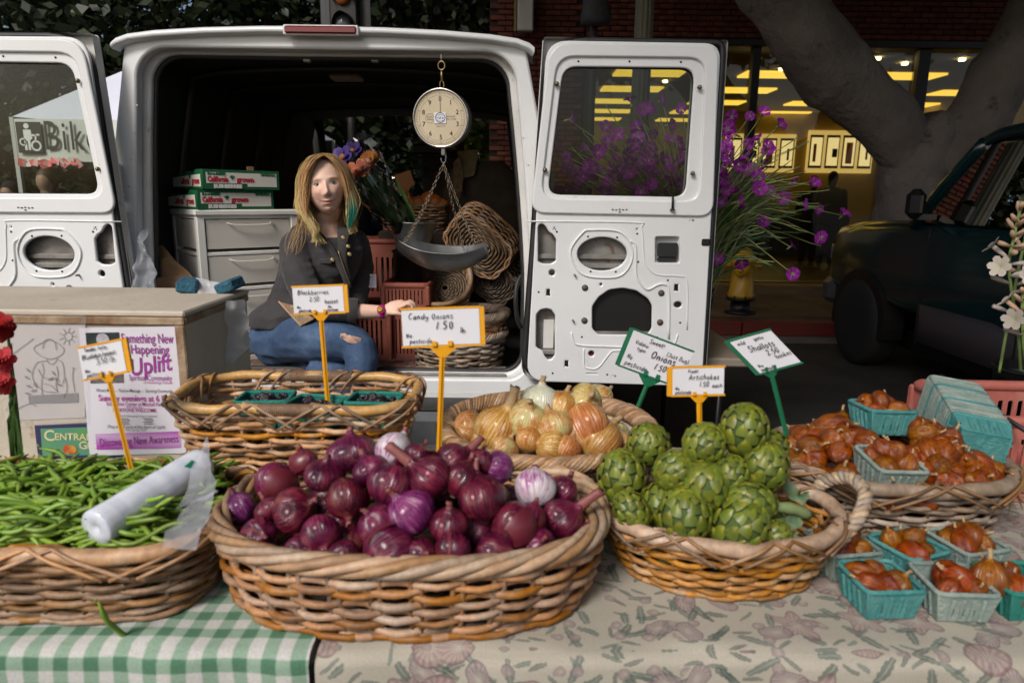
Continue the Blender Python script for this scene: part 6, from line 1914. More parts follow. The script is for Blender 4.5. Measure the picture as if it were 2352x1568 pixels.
def ftext(parent, body, px, py, size, m, lv=2, offset=0.0, shear=0.0, xs=1.0, rot=0.0, align='CENTER', spacing=1.0, width=None):
 me = text_mesh('lettering', body, size * K15 * 1.38, m, align, offset * size * K15, shear, xs, 0, spacing)
 if width:
  xsv = [v.co.x for v in me.vertices]
  if xsv:
   s = width * K15 / max(1e-6, max(xsv) - min(xsv))
   me.transform(Matrix.Diagonal((s, 1, 1, 1)))
 return put('lettering', me, parent, fp(px, py, lv), (0, radians(-rot), 0))
paper = pmat('paper_white', (.62, .60, .66), (.57, .55, .61), scale=3, rough=.7)
purple = pmat('ink_purple', (.28, .03, .26), rough=.6)
magenta = pmat('ink_magenta', (.40, .06, .30), rough=.6)
greyink = pmat('ink_grey', (.16, .14, .15), rough=.7)
fly = sheet('flyer', [(182, 753), (414, 749), (432, 1040), (207, 1046)], paper, 2, None, 10, .0015)
tag(fly, 'white flyer with purple lettering taped to the wooden box', 'flyer')
for t in (('Something New', 338, 778, 23, purple, dict(width=118, offset=.010)), ('Is Happening', 334, 803, 22, purple, dict(width=106, offset=.010)),
          ('Spiritual Community', 345, 868, 14, purple, dict(width=98)), ('of Awakenings Institute', 362, 878, 7, magenta, dict(width=66, shear=.2)),
          ('Vibrant Music  -  Positive Message  -  Growing Community', 308, 897, 8, greyink, dict(width=176, shear=.2, offset=.012)),
          ('Sunday evenings at 6 PM', 309, 915, 15, magenta, dict(width=166, offset=.024)), ('SLO Senior Center at Mitchell Park', 309, 928, 9, magenta, dict(width=132, offset=.02)),
          ('1445 Santa Rosa', 309, 935, 5, magenta, dict(width=40)), ('EVERYONE WELCOME', 309, 942, 9, magenta, dict(width=100, offset=.02)),
          ('What do these people have in common?', 315, 955, 6, greyink, dict(width=92)), ('They are all part of the Spirit of Uplift', 312, 980, 8, greyink, dict(width=134, shear=.2, offset=.01)), ('You Can Be Too !', 312, 987, 6, greyink, dict(width=50, shear=.2))):
 ftext(fly, t[0], t[1], t[2], t[3], t[4], 4, **t[5])
ftext(fly, 'Uplift', 343, 840, 40, purple, 4, offset=.02, shear=.25, rot=9, width=98)
for (px, rows) in ((290, 4), (345, 4)):
 for r_ in range(rows):
  mb = MB(); mb.sm = False; c = fp(px - 6 + 3 * (r_ % 2), 961 + 4 * r_, 4); mb.box(c, (22 * K15, .0004, 1.6 * K15)); mb.build('print_line', greyink, fly)
def grad_mat(name, a, b, sx):
 m, nt, bs, out = base_mat(name)
 tc = nt.nodes.new('ShaderNodeTexCoord'); sp = nt.nodes.new('ShaderNodeSeparateXYZ'); nt.links.new(tc.outputs['Generated'], sp.inputs[0])
 nt.links.new(ramp(nt, mth(nt, 'ADD', mth(nt, 'MULTIPLY', sp.outputs[2], .8), mth(nt, 'MULTIPLY', sp.outputs[0], .2)), [(.1, a), (.6, b), (1, a)]), bs.inputs['Base Color'])
 return m
ban2 = sheet('banner_print', [(219, 996), (414, 990), (416, 1028), (222, 1032)], grad_mat('banner_purple', (.34, .04, .34), (.52, .34, .56), 1), 4, fly, 6)
ftext(fly, 'Discovering New Awareness', 318, 1012, 20, purple, 6, offset=.006, shear=.15, rot=4, width=186)
ph_d = pmat('photo_dark', (.012, .022, .022), (.03, .045, .045), scale=60, rough=.4)
p1 = sheet('photo_print', [(196, 764), (273, 763), (276, 800), (200, 801)], ph_d, 4, fly, 2)
mb = MB(); c = fp(236, 780, 6); mb.T = Matrix.Translation(c) @ Matrix.Diagonal((K15, 1, K15, 1)); mb.sm = False; disc(mb, 0, 0, .1, 15, 22); disc(mb, 3, -16, .1, 9, 12); mb.build('photo_figure', pmat('photo_pale', (.48, .47, .52), (.34, .30, .36), scale=90, rough=.5), fly, recalc=False)
p2 = sheet('photo_print', [(206, 846), (281, 845), (283, 878), (208, 880)], pmat('photo_blue', (.05, .07, .13), (.18, .13, .10), scale=50, rough=.5), 4, fly, 2)
# pale drawing in a plastic sleeve
dsheet = pmat('drawing_sheet', (.50, .46, .45), (.44, .40, .40), scale=3, rough=.55)
dr = sheet('line_drawing', [(14, 728), (196, 727), (196, 958), (20, 966)], dsheet, 1, None, 8, .001)
tag(dr, 'faded pencil drawing of a gardener in a hat under a plastic sleeve', 'drawing')
pen = pmat('pencil_grey', (.17, .16, .17), rough=.8)
mb = MB(); mb.sm = False
def Z5(pts): return [((p := fp(x / 3, 467 + y / 3, 3)).x, p.z) for x, y in pts]
strokes = [[(240, 985), (290, 960), (340, 940), (400, 965), (440, 1005), (420, 1045), (350, 1072), (280, 1050), (236, 1010), (240, 985)], [(292, 1000), (305, 950), (345, 935), (378, 960), (386, 1010)], [(320, 1068), (335, 1100), (370, 1105), (395, 1066)],
           [(322, 1085), (255, 1098), (222, 1170), (235, 1230), (300, 1290), (390, 1302)], [(398, 1075), (432, 1105), (442, 1200), (430, 1240)], [(260, 1140), (300, 1200), (380, 1215), (400, 1245)], [(300, 1240), (350, 1255), (400, 1300)],
           [(390, 1120), (400, 1180), (385, 1240), (395, 1300)], [(290, 1100), (300, 1160), (285, 1230), (290, 1320)], [(450, 1200), (460, 1280), (440, 1340)], [(505, 1130), (500, 1200), (515, 1300)], [(495, 1130), (520, 1140)], [(60, 1060), (230, 930)], [(70, 1440), (200, 1380), (250, 1400)],
           [(440, 915), (455, 892), (480, 890), (497, 912), (488, 938), (460, 945), (440, 915)]]
for k in range(9):
 a = tau * k / 9
 strokes.append([(468 + 32 * cos(a), 917 + 32 * sin(a)), (468 + 62 * cos(a), 917 + 62 * sin(a))])
stroke_lines(mb, [Z5(s) for s in strokes], .0016, fp(100, 850, 3).y)
mb.build('pencil_lines', pen, dr, recalc=False)
for (x, y, a) in ((195, 1150, .9), (185, 1200, .6), (200, 1260, .4), (230, 1290, -.3), (190, 1310, .2), (370, 1170, 1.0), (390, 1210, .7), (410, 1250, .2), (350, 1210, -.6), (240, 1250, 1.2)):
 mb = MB(); mb.sm = False; c = Z5([(x, y)])[0]
 mb.T = Matrix.Translation((c[0], fp(100, 850, 3).y, c[1])) @ Matrix.Rotation(a, 4, 'Y'); mb.poly([(-.008, 0, 0), (0, 0, .003), (.009, 0, 0), (0, 0, -.003)]); mb.build('drawn_leaf', pen, dr, recalc=False)
mb = MB(); mb.sm = False; q = Z5([(195, 1325), (540, 1305), (540, 1372), (200, 1378)]); mb.poly([(a, fp(100, 850, 3).y, b) for a, b in q]); mb.build('shaded_band', pen, dr, recalc=False)
sleeve = film_mat('plastic_sleeve', (.75, .74, .76), .16, .12)
sl = sheet('sleeve', [(6, 722), (200, 720), (204, 972), (12, 982)], sleeve, 5, dr, 10, .004)
# bumper sticker
st_b = pmat('sticker_navy', (.030, .025, .085), rough=.4); st_g = pmat('sticker_green', (.10, .26, .10), (.05, .20, .22), scale=9, rough=.4); cream = pmat('sticker_cream', (.58, .50, .28), rough=.5)
sk = sheet('sticker', [(79, 976), (284, 966), (286, 1049), (88, 1053)], st_b, 1, None, 4); tag(sk, 'green and navy sticker with cream lettering and a red apple, under the flyer', 'sticker')
sheet('sticker_field', [(93, 984), (270, 978), (272, 1043), (98, 1047)], st_g, 2, sk, 2)
ftext(sk, 'C', 112, 1001, 27, cream, 3, offset=.02, shear=.1); ftext(sk, 'ENTRAL', 124, 1003, 17, cream, 3, offset=.02, shear=.1, align='LEFT'); ftext(sk, 'G', 190, 1023, 20, cream, 3, offset=.02, shear=.1); ftext(sk, 'ROWN', 199, 1024, 15, cream, 3, offset=.02, shear=.1, align='LEFT')
mb = MB(); mb.sm = False; c = fp(160, 1032, 3); mb.T = Matrix.Translation(c) @ Matrix.Diagonal((K15, 1, K15, 1)); disc(mb, -4, 0, .1, 12, 18); disc(mb, 6, 0, .1, 11, 18, -.0004); mb.build('apple_print', pmat('apple_red', (.38, .03, .02), (.50, .24, .03), scale=50, rough=.5), sk, recalc=False)
# -- odds and ends on and beside the box
sponge = pmat('blue_sponge', (.018, .085, .14), (.035, .14, .20), scale=60, rough=.95, bump=1.0, bscale=140)
def crumpled(name, corners, Y, n, amp, m, seed, parent=None, label=None, cat=None, sag=0.0):
 """Crumpled sheet between photograph points tl, tr, br, bl; Y a number or four depths."""
 Ys = Y if hasattr(Y, '__len__') else (Y,) * 4
 A, B, C, D = [at(*c, y) for c, y in zip(corners, Ys)]
 mb = MB()
 for i in range(n + 1):
  for j in range(n + 1):
   p = A.lerp(B, i / n).lerp(D.lerp(C, i / n), j / n)
   v = noise.noise_vector(p * 14 + Vector((seed, seed, 0))) + noise.noise_vector(p * 37 + Vector((seed, 0, 0))) * .5
   ridge = abs(noise.noise(p * 19 + Vector((0, seed, 0))))
   mb.pt(p + Vector((v.x * amp * .5, v.y * amp + ridge * amp * 1.5, v.z * amp * .5 - sag * sin(pi * i / n))))
 for i in range(n):
  for j in range(n):
   a = i * (n + 1) + j; mb.face((a, a + 1, a + n + 2, a + n + 1))
 o = mb.build(name, m, parent, recalc=False)
 return tag(o, label, cat) if label else o
white_film = film_mat('white_bag_film', (.72, .73, .76), .72, .3)
clear_film = film_mat('clear_bag_film', (.70, .74, .82), .34, .12)
for (px, py, rz, ry, lab) in ((434, 662, .25, .1, 'blue cleaning sponge on the box top, left of the white rag'), (528, 656, -.15, -.35, 'blue cleaning sponge on the box corner, right of the white rag')):
 p = at(px, py, 1.80); p.z = max(p.z, BXT + .020)
 mb = MB(); mb.box((0, 0, 0), (.052, .070, .030), bevel=.005); tag(mb.build('sponge', sponge, None, p, (.1, ry, rz)), lab, 'sponge')
crumpled('plastic_rag', [(452, 640), (512, 648), (520, 676), (446, 676)], (1.82, 1.82, 1.77, 1.77), 14, .016, white_film, 4, None, 'crumpled white plastic rag between two blue sponges', 'rag')
crumpled('hanging_bag', [(520, 690), (556, 694), (574, 800), (514, 846)], (1.70, 1.72, 1.74, 1.70), 18, .022, white_film, 7, None, 'white plastic bag hanging off the end of the wooden box', 'plastic bag')
crumpled('clear_bag', [(318, 528), (326, 526), (362, 670), (300, 672)], (2.66, 2.66, 2.60, 2.60), 18, .030, clear_film, 9, None, 'clear plastic bag hanging from the left pillar of the van', 'plastic bag')
kraft = pmat('kraft_paper', (.20, .115, .055), (.26, .155, .08), scale=8, rough=.8, bump=.3)
bags = [((355, 566), (372, 562), (462, 668), (352, 672)), ((360, 600), (392, 586), (470, 664), (354, 676)), ((352, 640), (420, 632), (452, 672), (350, 690))]
for k, c in enumerate(bags):
 crumpled('paper_bag', c, (2.86 - .03 * k,) * 4, 8, .006, kraft, k, None, ('brown paper bag standing tallest behind the others inside the van', 'folded brown paper bag in the middle of three by the drawers', 'folded brown paper bag lowest, just above the wooden box')[k], 'paper bag')
# roll of produce bags in the beans
roll_m = pmat('bag_roll', (.56, .60, .69), (.70, .73, .80), scale=5, stretch=(1, 1, 9), rough=.18, coat=.6, bump=.25, bscale=30, bstretch=(1, 1, .15))
a, b = at(225, 1262, .955), at(464, 1064, 1.155)
a.z = TZ + .148; ax = (b - a).normalized()
rl = empty('bag_roll', a, label='roll of clear produce bags lying across the green beans', cat='bag roll')
mb = MB(); L_ = (b - a).length
prof = [(.001, .004), (.006, .002), (.010, .0), (.028, 0), (.0300, .003)] + [(.0300 + .0012 * noise.noise(Vector((k * .4, 3, 1))), .004 + (L_ - .008) * k / 24) for k in range(1, 24)] + [(.0300, L_ - .004), (.028, L_), (.012, L_)]
mb.lathe(prof, 28); ro = mb.build('roll', roll_m, rl); ro.rotation_mode = 'QUATERNION'; ro.rotation_quaternion = ax.to_track_quat('Z', 'Y')
mb = MB(); mb.box((0, 0, 0), (.022, .002, .010)); mb.build('green_label', pmat('label_green', (.01, .20, .12), rough=.5), rl, at(436, 1068, 1.10) - a, (.5, -.7, 0))
crumpled('loose_bag', [(458, 1040), (474, 1010), (488, 1140), (400, 1180)], (1.13, 1.12, 1.00, 1.02), 20, .016, clear_film, 11, None, 'loose clear bag end trailing off the roll', 'plastic bag')
crumpled('loose_bag', [(400, 1180), (494, 1120), (450, 1262), (366, 1258)], (1.02, .985, .895, .90), 20, .012, clear_film, 13, None, 'clear bag flap draped over the bean basket rim', 'plastic bag')
# ================================================================== PRICE SIGNS
card_m = pmat('card_white', (.66, .66, .70), (.62, .62, .66), scale=4, rough=.6)
pen_m = pmat('marker_ink', (.018, .008, .022), rough=.6)
YEL = pmat('plastic_yellow', (.72, .33, .008), (.66, .29, .006), scale=9, rough=.4)
GRN = pmat('plastic_green', (.010, .14, .065), (.008, .115, .05), scale=9, rough=.4)
def price_sign(label, px, py, Y, wpx, hpx, roll, col, stake_px, texts, yaw=0.0, stake_dy=0.0, border='tr', shear=0.0):
 c = at(px, py, Y); k = 1 / ppm(Y, c.z)
 w, h = wpx * k, hpx * k
 root = empty('price_sign', c, (radians(-4), radians(-roll), yaw), label, 'price sign', 'price signs on stakes')
 inv = (Matrix.Translation(c) @ Euler((radians(-4), radians(-roll), yaw)).to_matrix().to_4x4()).inverted()
 SH = Matrix(((1, 0, shear, 0), (0, 1, 0, 0), (0, 0, 1, 0), (0, 0, 0, 1)))
 rnd_ = random.Random(len(label) * 7)
 t = .0035
 mb = MB(); mb.T = SH
 mb.box((0, .003, 0), (w, .002, h))
 mb.box((0, .0015, h / 2 + t * .4), (w + t, .007, t)); mb.box((0, .0015, -h / 2 - t * .4), (w + t, .007, t))
 if 'r' in border: mb.box((w / 2 + t * .9, .002, 0), (t * 3, .006, h + t))
 if 'l' in border: mb.box((-w / 2 - t * .9, .002, 0), (t * 3, .006, h + t))
 mb.build('holder', col, root)
 mb = MB(); mb.T = SH; n = 10
 for i in range(n + 1):
  for j in (0, 1): mb.pt(((i / n - .5) * w * .985, -.0012 - .0025 * (2 * i / n - 1) ** 2 * (1 if i < n / 2 else .3), (j - .5) * h * .97))
 for i in range(n): mb.face((2 * i, 2 * i + 2, 2 * i + 3, 2 * i + 1))
 card = mb.build('card', card_m, root, recalc=False)
 mb = MB(); mb.sm = False; mb.T = SH
 for (txt, u, v, s, *rest) in texts:
  size = s * h
  scribble(mb, txt, (u - .5) * w, (v - .5) * h, size, max(.0011, size * .12), rnd_, y=-.0042, track=rest[0] if rest else 1.1, rise=rest[1] if len(rest) > 1 else 0.0)
 mb.build('handwriting', pen_m, card, recalc=False)
 e = inv @ at(*stake_px, Y + stake_dy)
 top = Vector((e.x * .08 + w * .02, .0, -h / 2))
 d = (e - top).normalized()
 sd = Vector((d.z, 0, -d.x)).normalized() if abs(d.z) > 0 else Vector((1, 0, 0))
 fork = top + d * w * .16
 mb = MB(); mb.sm = False
 for yy in (-.002, .003):
  mb.poly([top + sd * w * .20 + Vector((0, yy, 0)), fork + sd * .006 + Vector((0, yy, 0)), fork - sd * .006 + Vector((0, yy, 0)), top - sd * w * .20 + Vector((0, yy, 0))])
 for sgn in (-1, 1):
  mb.poly([top + sd * w * .20 * sgn + Vector((0, -.002, 0)), fork + sd * .006 * sgn + Vector((0, -.002, 0)), fork + sd * .006 * sgn + Vector((0, .003, 0)), top + sd * w * .20 * sgn + Vector((0, .003, 0))])
 mb.build('fork', col, root)
 for sgn in (-1, 1):
  mb = MB(); mb.box((top.x + sgn * w * .10, -.0055, -h / 2 + h * .055), (w * .06, .003, h * .15), bevel=.0008); mb.build('clip', col, root)
 mb = MB(); mb.T = None
 rw = max(.0050, w * .036)
 mb.tube([fork - d * .006, e], [rw, rw], 4, flat=.5, up=(0, 1, 0)); mb.sm = False
 for f in mb.f: pass
 mb.s = [False] * len(mb.s)
 mb.build('stake', col, root)
 mb = MB(); mb.box((0, 0, 0), (.0022, .002, (e - fork).length)); o = mb.build('stake_rib', col, root, (fork + e) / 2 + Vector((0, -rw * .5, 0))); o.rotation_mode = 'QUATERNION'; o.rotation_quaternion = (-d).to_track_quat('Z', 'Y')
 return root
price_sign('yellow framed price sign for blackberries in the golden basket', 732, 688, 1.40, 117, 60, 3, YEL, (754, 940), [('Blackberries', .10, .72, .17, 1.15), ('2.50', .32, .46, .17), ('basket', .62, .36, .14), ('No', .07, .20, .10), ('pesticide', .10, .06, .11, 1.0), ('No', .68, .19, .09), ('fertilizer', .66, .06, .10, .95)], border='r')
price_sign('largest yellow framed price sign, for candy onions', 1013, 751, 1.25, 180, 84, 2.6, YEL, (1008, 1045), [('Candy Onions', .09, .74, .15, 1.2), ('1.50', .44, .46, .20, 1.4), ('lb.', .74, .34, .15), ('No', .05, .24, .12), ('pesticide', .09, .08, .13)], border='r')
price_sign('yellow framed price sign for beans stuck in the green beans', 237, 826, 1.17, 104, 72, 12, YEL, (306, 1095), [('Tender, tasty', .14, .86, .10, 1.1), ('Bluelake beans', .06, .62, .15, 1.0), ('3.50 lb.', .36, .40, .17), ('No', .08, .20, .11), ('pesticide', .10, .06, .12)], border='r', shear=.10)
price_sign('green framed price sign for onions above the yellow onions', 1507, 823, 1.58, 150, 88, -20, GRN, (1458, 952), [('Sweet!', .30, .82, .12), ('Vidalia', .10, .68, .10), ('type', .16, .54, .10), ('(Just Dug)', .62, .66, .11), ('Onions', .40, .48, .19), ('1.50', .52, .24, .16), ('No', .06, .26, .11), ('pesticide', .06, .08, .13)], border='l')
price_sign('small yellow framed price sign for artichokes', 1603, 875, 1.24, 120, 63, 2, YEL, (1607, 985), [('Fresh!', .30, .84, .11), ('Artichokes', .32, .58, .19), ('1.50', .52, .32, .18), ('each', .76, .28, .15), ('No', .06, .20, .11), ('pesticide', .06, .06, .12)], border='l')
price_sign('green framed price sign for shallots above the shallot heap', 1757, 808, 1.38, 98, 92, 17, GRN, (1807, 1000), [('mild', .10, .84, .09), ('garlic', .50, .86, .08), ('Shallots', .22, .60, .15), ('2.50', .50, .42, .14), ('basket', .60, .28, .11), ('No', .10, .16, .09), ('pesticide', .08, .05, .09, .95)], border='l', shear=-.55)
# ================================================================== THINGS INSIDE THE VAN
FZ = .660                                              # cargo floor
pl_white = pmat('plastic_white', (.74, .73, .70), (.68, .67, .63), scale=6, rough=.4)
drawer_m = film_mat('drawer_plastic', (.86, .83, .77), .84, .3)
AL = radians(42)
U, V = Vector((cos(AL), sin(AL), 0)), Vector((-sin(AL), cos(AL), 0))
P0 = at(464, 660, 2.86); P0.z = FZ + .004
RY_ = Matrix(((U.x, V.x, 0), (U.y, V.y, 0), (0, 0, 1)))
du = empty('drawer_unit', P0, (0, 0, AL), 'white plastic drawer unit with cloudy drawers inside the van', 'drawers')
LU, LV, UH = .44, .34, .665
mb = MB(); mb.box((LU / 2, LV / 2, UH - .012), (LU + .02, LV + .02, .026), bevel=.006); mb.build('top_panel', pl_white, du)
mb = MB(); mb.box((LU / 2, LV / 2, .012), (LU, LV, .024)); mb.build('base_panel', pl_white, du)
for x in (.016, LU - .016):
 for y in (.016, LV - .016):
  mb = MB(); mb.box((x, y, UH / 2), (.034, .034, UH - .05), bevel=.004); mb.build('post', pl_white, du)
for k in range(4):
 z = .03 + k * .155
 mb = MB(); mb.box((LU / 2, LV / 2, z + .140), (LU - .004, LV - .004, .016), bevel=.003); mb.build('shelf_rail', pl_white, du)
 mb = MB(); mb.sm = False
 mb.box((LU / 2, .006, z + .068), (LU - .075, .004, .122)); mb.box((.006, LV / 2, z + .068), (.004, LV - .075, .122)); mb.box((LU / 2, LV / 2, z + .010), (LU - .08, LV - .08, .004))
 d = mb.build('drawer', drawer_m, du)
 mb = MB(); mb.tube(catmull([(LU * .28, -.002, z + .116), (LU * .34, -.016, z + .108), (LU * .5, -.020, z + .106), (LU * .66, -.016, z + .108), (LU * .72, -.002, z + .116)], 4), .005, 6, flat=.6); mb.build('drawer_lip', drawer_m, d)
 for (a, b, c, s) in ((.20, .12, .05, (.14, .02, .09)), (.29, .16, .04, (.10, .08, .06))):
  mb = MB(); mb.box((a + .03 * k, b, z + .018 + c), s, bevel=.01); mb.build('stored_paper', pmat('stored_paper', (.62, .57, .46), rough=.8) if a < .25 else pmat('stored_yellow', (.55, .42, .10), rough=.8), d)
# berry flats
bgreen = pmat('box_green', (.010, .125, .045), (.012, .10, .04), scale=9, rough=.5); blabel = pmat('box_label', (.66, .64, .58), rough=.6); bred = pmat('box_red', (.42, .012, .025), rough=.6); bwhite = pmat('box_white_ink', (.7, .7, .66), rough=.6)
def berry_flat(px, Y, z, ang, label):
 c = at(px, 440, Y); root = empty('berry_flat', (c.x, c.y, z), (0, 0, ang), label, 'cardboard box', 'berry flats on the drawer unit')
 w, d, h = .33, .37, .080
 for nm, pts, T in (('side_wall', [(0, 0), (w, 0), (w, h), (0, h)], Matrix.Identity(4)), ('end_wall', [(-d, 0), (0, 0), (0, h), (-.07, h), (-.09, h - .018), (-d + .06, h - .018), (-d, h)], Matrix.Rotation(-pi / 2, 4, 'Z'))):
  me = plate_mesh(nm, pts, [], .004, bgreen); me.transform(T); wl = put(nm, me, root)
  lw = w if nm == 'side_wall' else d
  xo = 0 if nm == 'side_wall' else -d
  T2 = T @ Matrix.Translation((0, -.0035, 0))
  b = MB(); b.sm = False; b.T = T2
  if nm == 'side_wall': b.poly([(xo + .012, 0, .024), (xo + lw * .56, 0, .024), (xo + lw * .56, 0, .012), (xo + lw - .012, 0, .012), (xo + lw - .012, 0, h - .012), (xo + .012, 0, h - .012)])
  else: b.poly([(xo + .03, 0, .010), (-.015, 0, .010), (-.015, 0, h - .020), (xo + .03, 0, h - .032)])
  b.build('label_print', blabel, wl, recalc=False)
  for (t, x, zz, s, mt, wd) in ((('California', lw * .03, .040, .023, bred, .085), ('grown', lw * .40, .040, .023, bred, .075), ('BUSHBERRIES', lw * .10, .012, .015, bwhite, .12), ('12-6 oz. BASKETS', lw * .03, .062, .009, bgreen, .075), ('PRODUCE OF U.S.A.', lw * .72, .062, .009, bgreen, .068)) if nm == 'side_wall' else (('California', lw * .34, .032, .028, bred, .10), ('grown', lw * .69, .032, .028, bred, .082))):
   me = text_mesh('lettering', t, s * 1.3, mt, 'LEFT', .0016)
   xs_ = [v.co.x for v in me.vertices]; k = wd / (max(xs_) - min(xs_))
   me.transform(T @ Matrix.Translation((xo + x + .008, -.0048, zz)) @ Matrix.Diagonal((k, 1, 1, 1))); put('lettering', me, wl)
  b = MB(); b.sm = False; b.T = T @ Matrix.Translation((xo + lw * (.365 if nm == 'side_wall' else .655), -.0048, .046))
  for a in (-.9, -.3, .3, .9): b.poly([(0, 0, -.008), (.011 * sin(a) + .003, 0, .010 * cos(a)), (.013 * sin(a), 0, .013 * cos(a)), (.011 * sin(a) - .003, 0, .010 * cos(a))])
  b.build('leaf_print', bgreen, wl, recalc=False)
 b = MB(); b.box((w / 2, d / 2, .003), (w - .006, d - .006, .005)); b.build('bottom', bgreen, root)
 b = MB(); b.box((w / 2, d - .003, h / 2), (w - .006, .004, h)); b.build('far_wall', bgreen, root)
 b = MB(); b.box((w - .003, d / 2, h / 2), (.004, d - .012, h)); b.build('far_wall', bgreen, root)
 b = MB(); b.box((w * .62, .004, h + .008), (.03, .003, .018)); b.build('corner_tab', kraft, root)
zt = FZ + UH + .006
berry_flat(452, 2.86, zt, radians(46), 'green and white berry flat, lower of two on the drawer unit')
berry_flat(468, 2.87, zt + .083, radians(45), 'green and white berry flat, upper of two on the drawer unit')
# floral cloth on the van floor
mb = MB(); uvs = []
nx, ny = 46, 26
for i in range(nx + 1):
 for j in range(ny + 1):
  x, y = -1.16 + .74 * i / nx, 2.735 + .36 * j / ny
  z = FZ + .006 + .016 * abs(noise.noise(Vector((x * 9, y * 12, 1)))) + .008 * abs(noise.noise(Vector((x * 24, y * 24, 5))))
  mb.pt((x, y + .01 * noise.noise(Vector((x * 7, 0, 3))), z)); uvs.append((x, y))
for i in range(nx):
 for j in range(ny): a = i * (ny + 1) + j; mb.face((a, a + 1, a + ny + 2, a + ny + 1))
me = mb.mesh('floor_cloth', floral_mat('red_floral', (.13, .085, .06), (.24, .022, .035), (.34, .10, .10), (.025, .06, .025), 20.0, .38))
uv = me.uv_layers.new(name='UVMap')
for l in me.loops: uv.data[l.index].uv = uvs[l.vertex_index]
tag(put('floor_cloth', me), 'crumpled red floral cloth on the van floor under the seated person', 'cloth')
# -- hanging dial scale
chrome = pmat('chrome', (.55, .54, .52), rough=.18, metal=1.0)
zinc = pmat('galvanised', (.17, .18, .18), (.27, .28, .28), scale=14, detail=6, rough=.38, metal=.85)
brassy = pmat('old_brass', (.30, .22, .10), rough=.35, metal=.9)
case_m = pmat('scale_case', (.34, .31, .24), rough=.3, metal=.6)
dial_m = pmat('dial_cream', (.62, .53, .38), (.56, .47, .32), scale=5, rough=.4)
DYs = 2.70
dc = at(1012, 272, DYs); SR = .1045
sc_ = empty('dial_scale', dc, (radians(3), 0, radians(-9)), 'round cream faced dial scale with a metal scoop hanging in the van doorway', 'scale')
mb = MB(); mb.lathe([(.001, 0), (SR * .97, 0), (SR, -.006), (SR, -.080), (SR * .9, -.096), (.001, -.098)], 40); mb.build('case', case_m, sc_, None, (radians(90), 0, 0))
mb = MB(); mb.tube([(SR * cos(tau * k / 40), -.002, SR * sin(tau * k / 40)) for k in range(40)], .0055, 8, True); mb.build('bezel', chrome, sc_)
mb = MB(); mb.sm = False; disc(mb, 0, 0, .0005, SR * .96, 40, -.0015); df = mb.build('dial_face', dial_m, sc_, recalc=False)
mb = MB(); mb.sm = False
for k in range(100):
 a = tau * k / 100; r1 = SR * (.80 if k % 10 == 0 else .84)
 for rr_, w in ((1, 1),):
  u_, v_ = Vector((sin(a), 0, cos(a))), Vector((cos(a), 0, -sin(a))) * (.0006 if k % 10 == 0 else .0003)
  q = Vector((0, -.0028, 0)); mb.poly([q + u_ * r1 - v_, q + u_ * r1 + v_, q + u_ * SR * .89 + v_, q + u_ * SR * .89 - v_])
disc(mb, 0, 0, SR * .785, SR * .790, 48, -.0028); disc(mb, 0, 0, SR * .895, SR * .90, 48, -.0028)
mb.build('tick_marks', ink, df, recalc=False)
for k in range(10):
 a = tau * k / 10
 put('numeral', text_mesh('numeral', str(k), .024, ink), df, (SR * .66 * sin(a), -.003, SR * .66 * cos(a)))
for t, x, z, s in (('HANGING', .040, .006, .0075), ('DIAL SCALE', .040, -.003, .0075), ('Capacity 10 lb', 0, -.028, .006), ('ACCU', -.041, .005, .009), ('WEIGH', -.041, -.004, .008)):
 put('small_print', text_mesh('small_print', t, s, greyink), df, (x, -.003, z))
mb = MB(); mb.sm = False; disc(mb, -.041, .0, .0165, .0175, 24, -.003); mb.build('logo_ring', greyink, df, recalc=False)
mb = MB(); mb.box((-.001, -.0040, .001), (.046, .0012, .040)); lb = mb.build('inspection_label', pmat('label_white', (.70, .70, .68), rough=.6), df)
mb = MB(); mb.sm = False; disc(mb, 0, .002, .0165, .0190, 28, -.0052); mb.build('label_ring', pmat('ink_blue', (.06, .06, .30), rough=.6), lb, recalc=False)
mb = MB(); mb.sm = False; scribble(mb, '4.50 RL'.replace('RL', 'al'), -.014, -.002, .007, .001, random.Random(2), y=-.0054); stroke_lines(mb, [[(-.010, .010), (0, .013), (.010, .010)], [(-.012, -.008), (0, -.011), (.012, -.008)]], .0012, -.0054); mb.build('label_writing', MATS['ink_blue'], lb, recalc=False)
mb = MB(); mb.tube([(0, -.0035, -.012), (0, -.0035, .062)], .0007, 4); mb.build('pointer', ink, df)
# hook above
hk = empty('scale_hook', (0, 0, 0)); COL.objects.unlink(hk); bpy.data.objects.remove(hk)
mb = MB(); mb.tube([(.013 * cos(tau * k / 18), .03, SR + .085 + .015 * sin(tau * k / 18)) for k in range(18)], .0032, 6, True); mb.tube([(0, .03, SR + .070), (0, .03, SR + .030)], [.004, .006], 8); mb.tube([(.008 * cos(tau * k / 14), .03, SR + .016 + .017 * sin(tau * k / 14)) for k in range(14)], .003, 6, True); mb.build('snap_hook', brassy, sc_)
mb = MB(); mb.tube([(0, .03, SR + .098), (0, .03, SR + .125)], .003, 6); mb.build('ceiling_eye', raw_metal, sc_)
mb = MB(); mb.box((0, .03, -SR - .016), (.018, .014, .03), bevel=.003); mb.build('shackle_block', chrome, sc_)
mb = MB(); mb.tube([(.010 * cos(a), .03, -SR - .040 + .020 * sin(a)) for a in [pi + pi * k / 8 for k in range(9)]] + [(.010, .03, -SR - .02)], .0028, 6); mb.build('shackle', zinc, sc_)
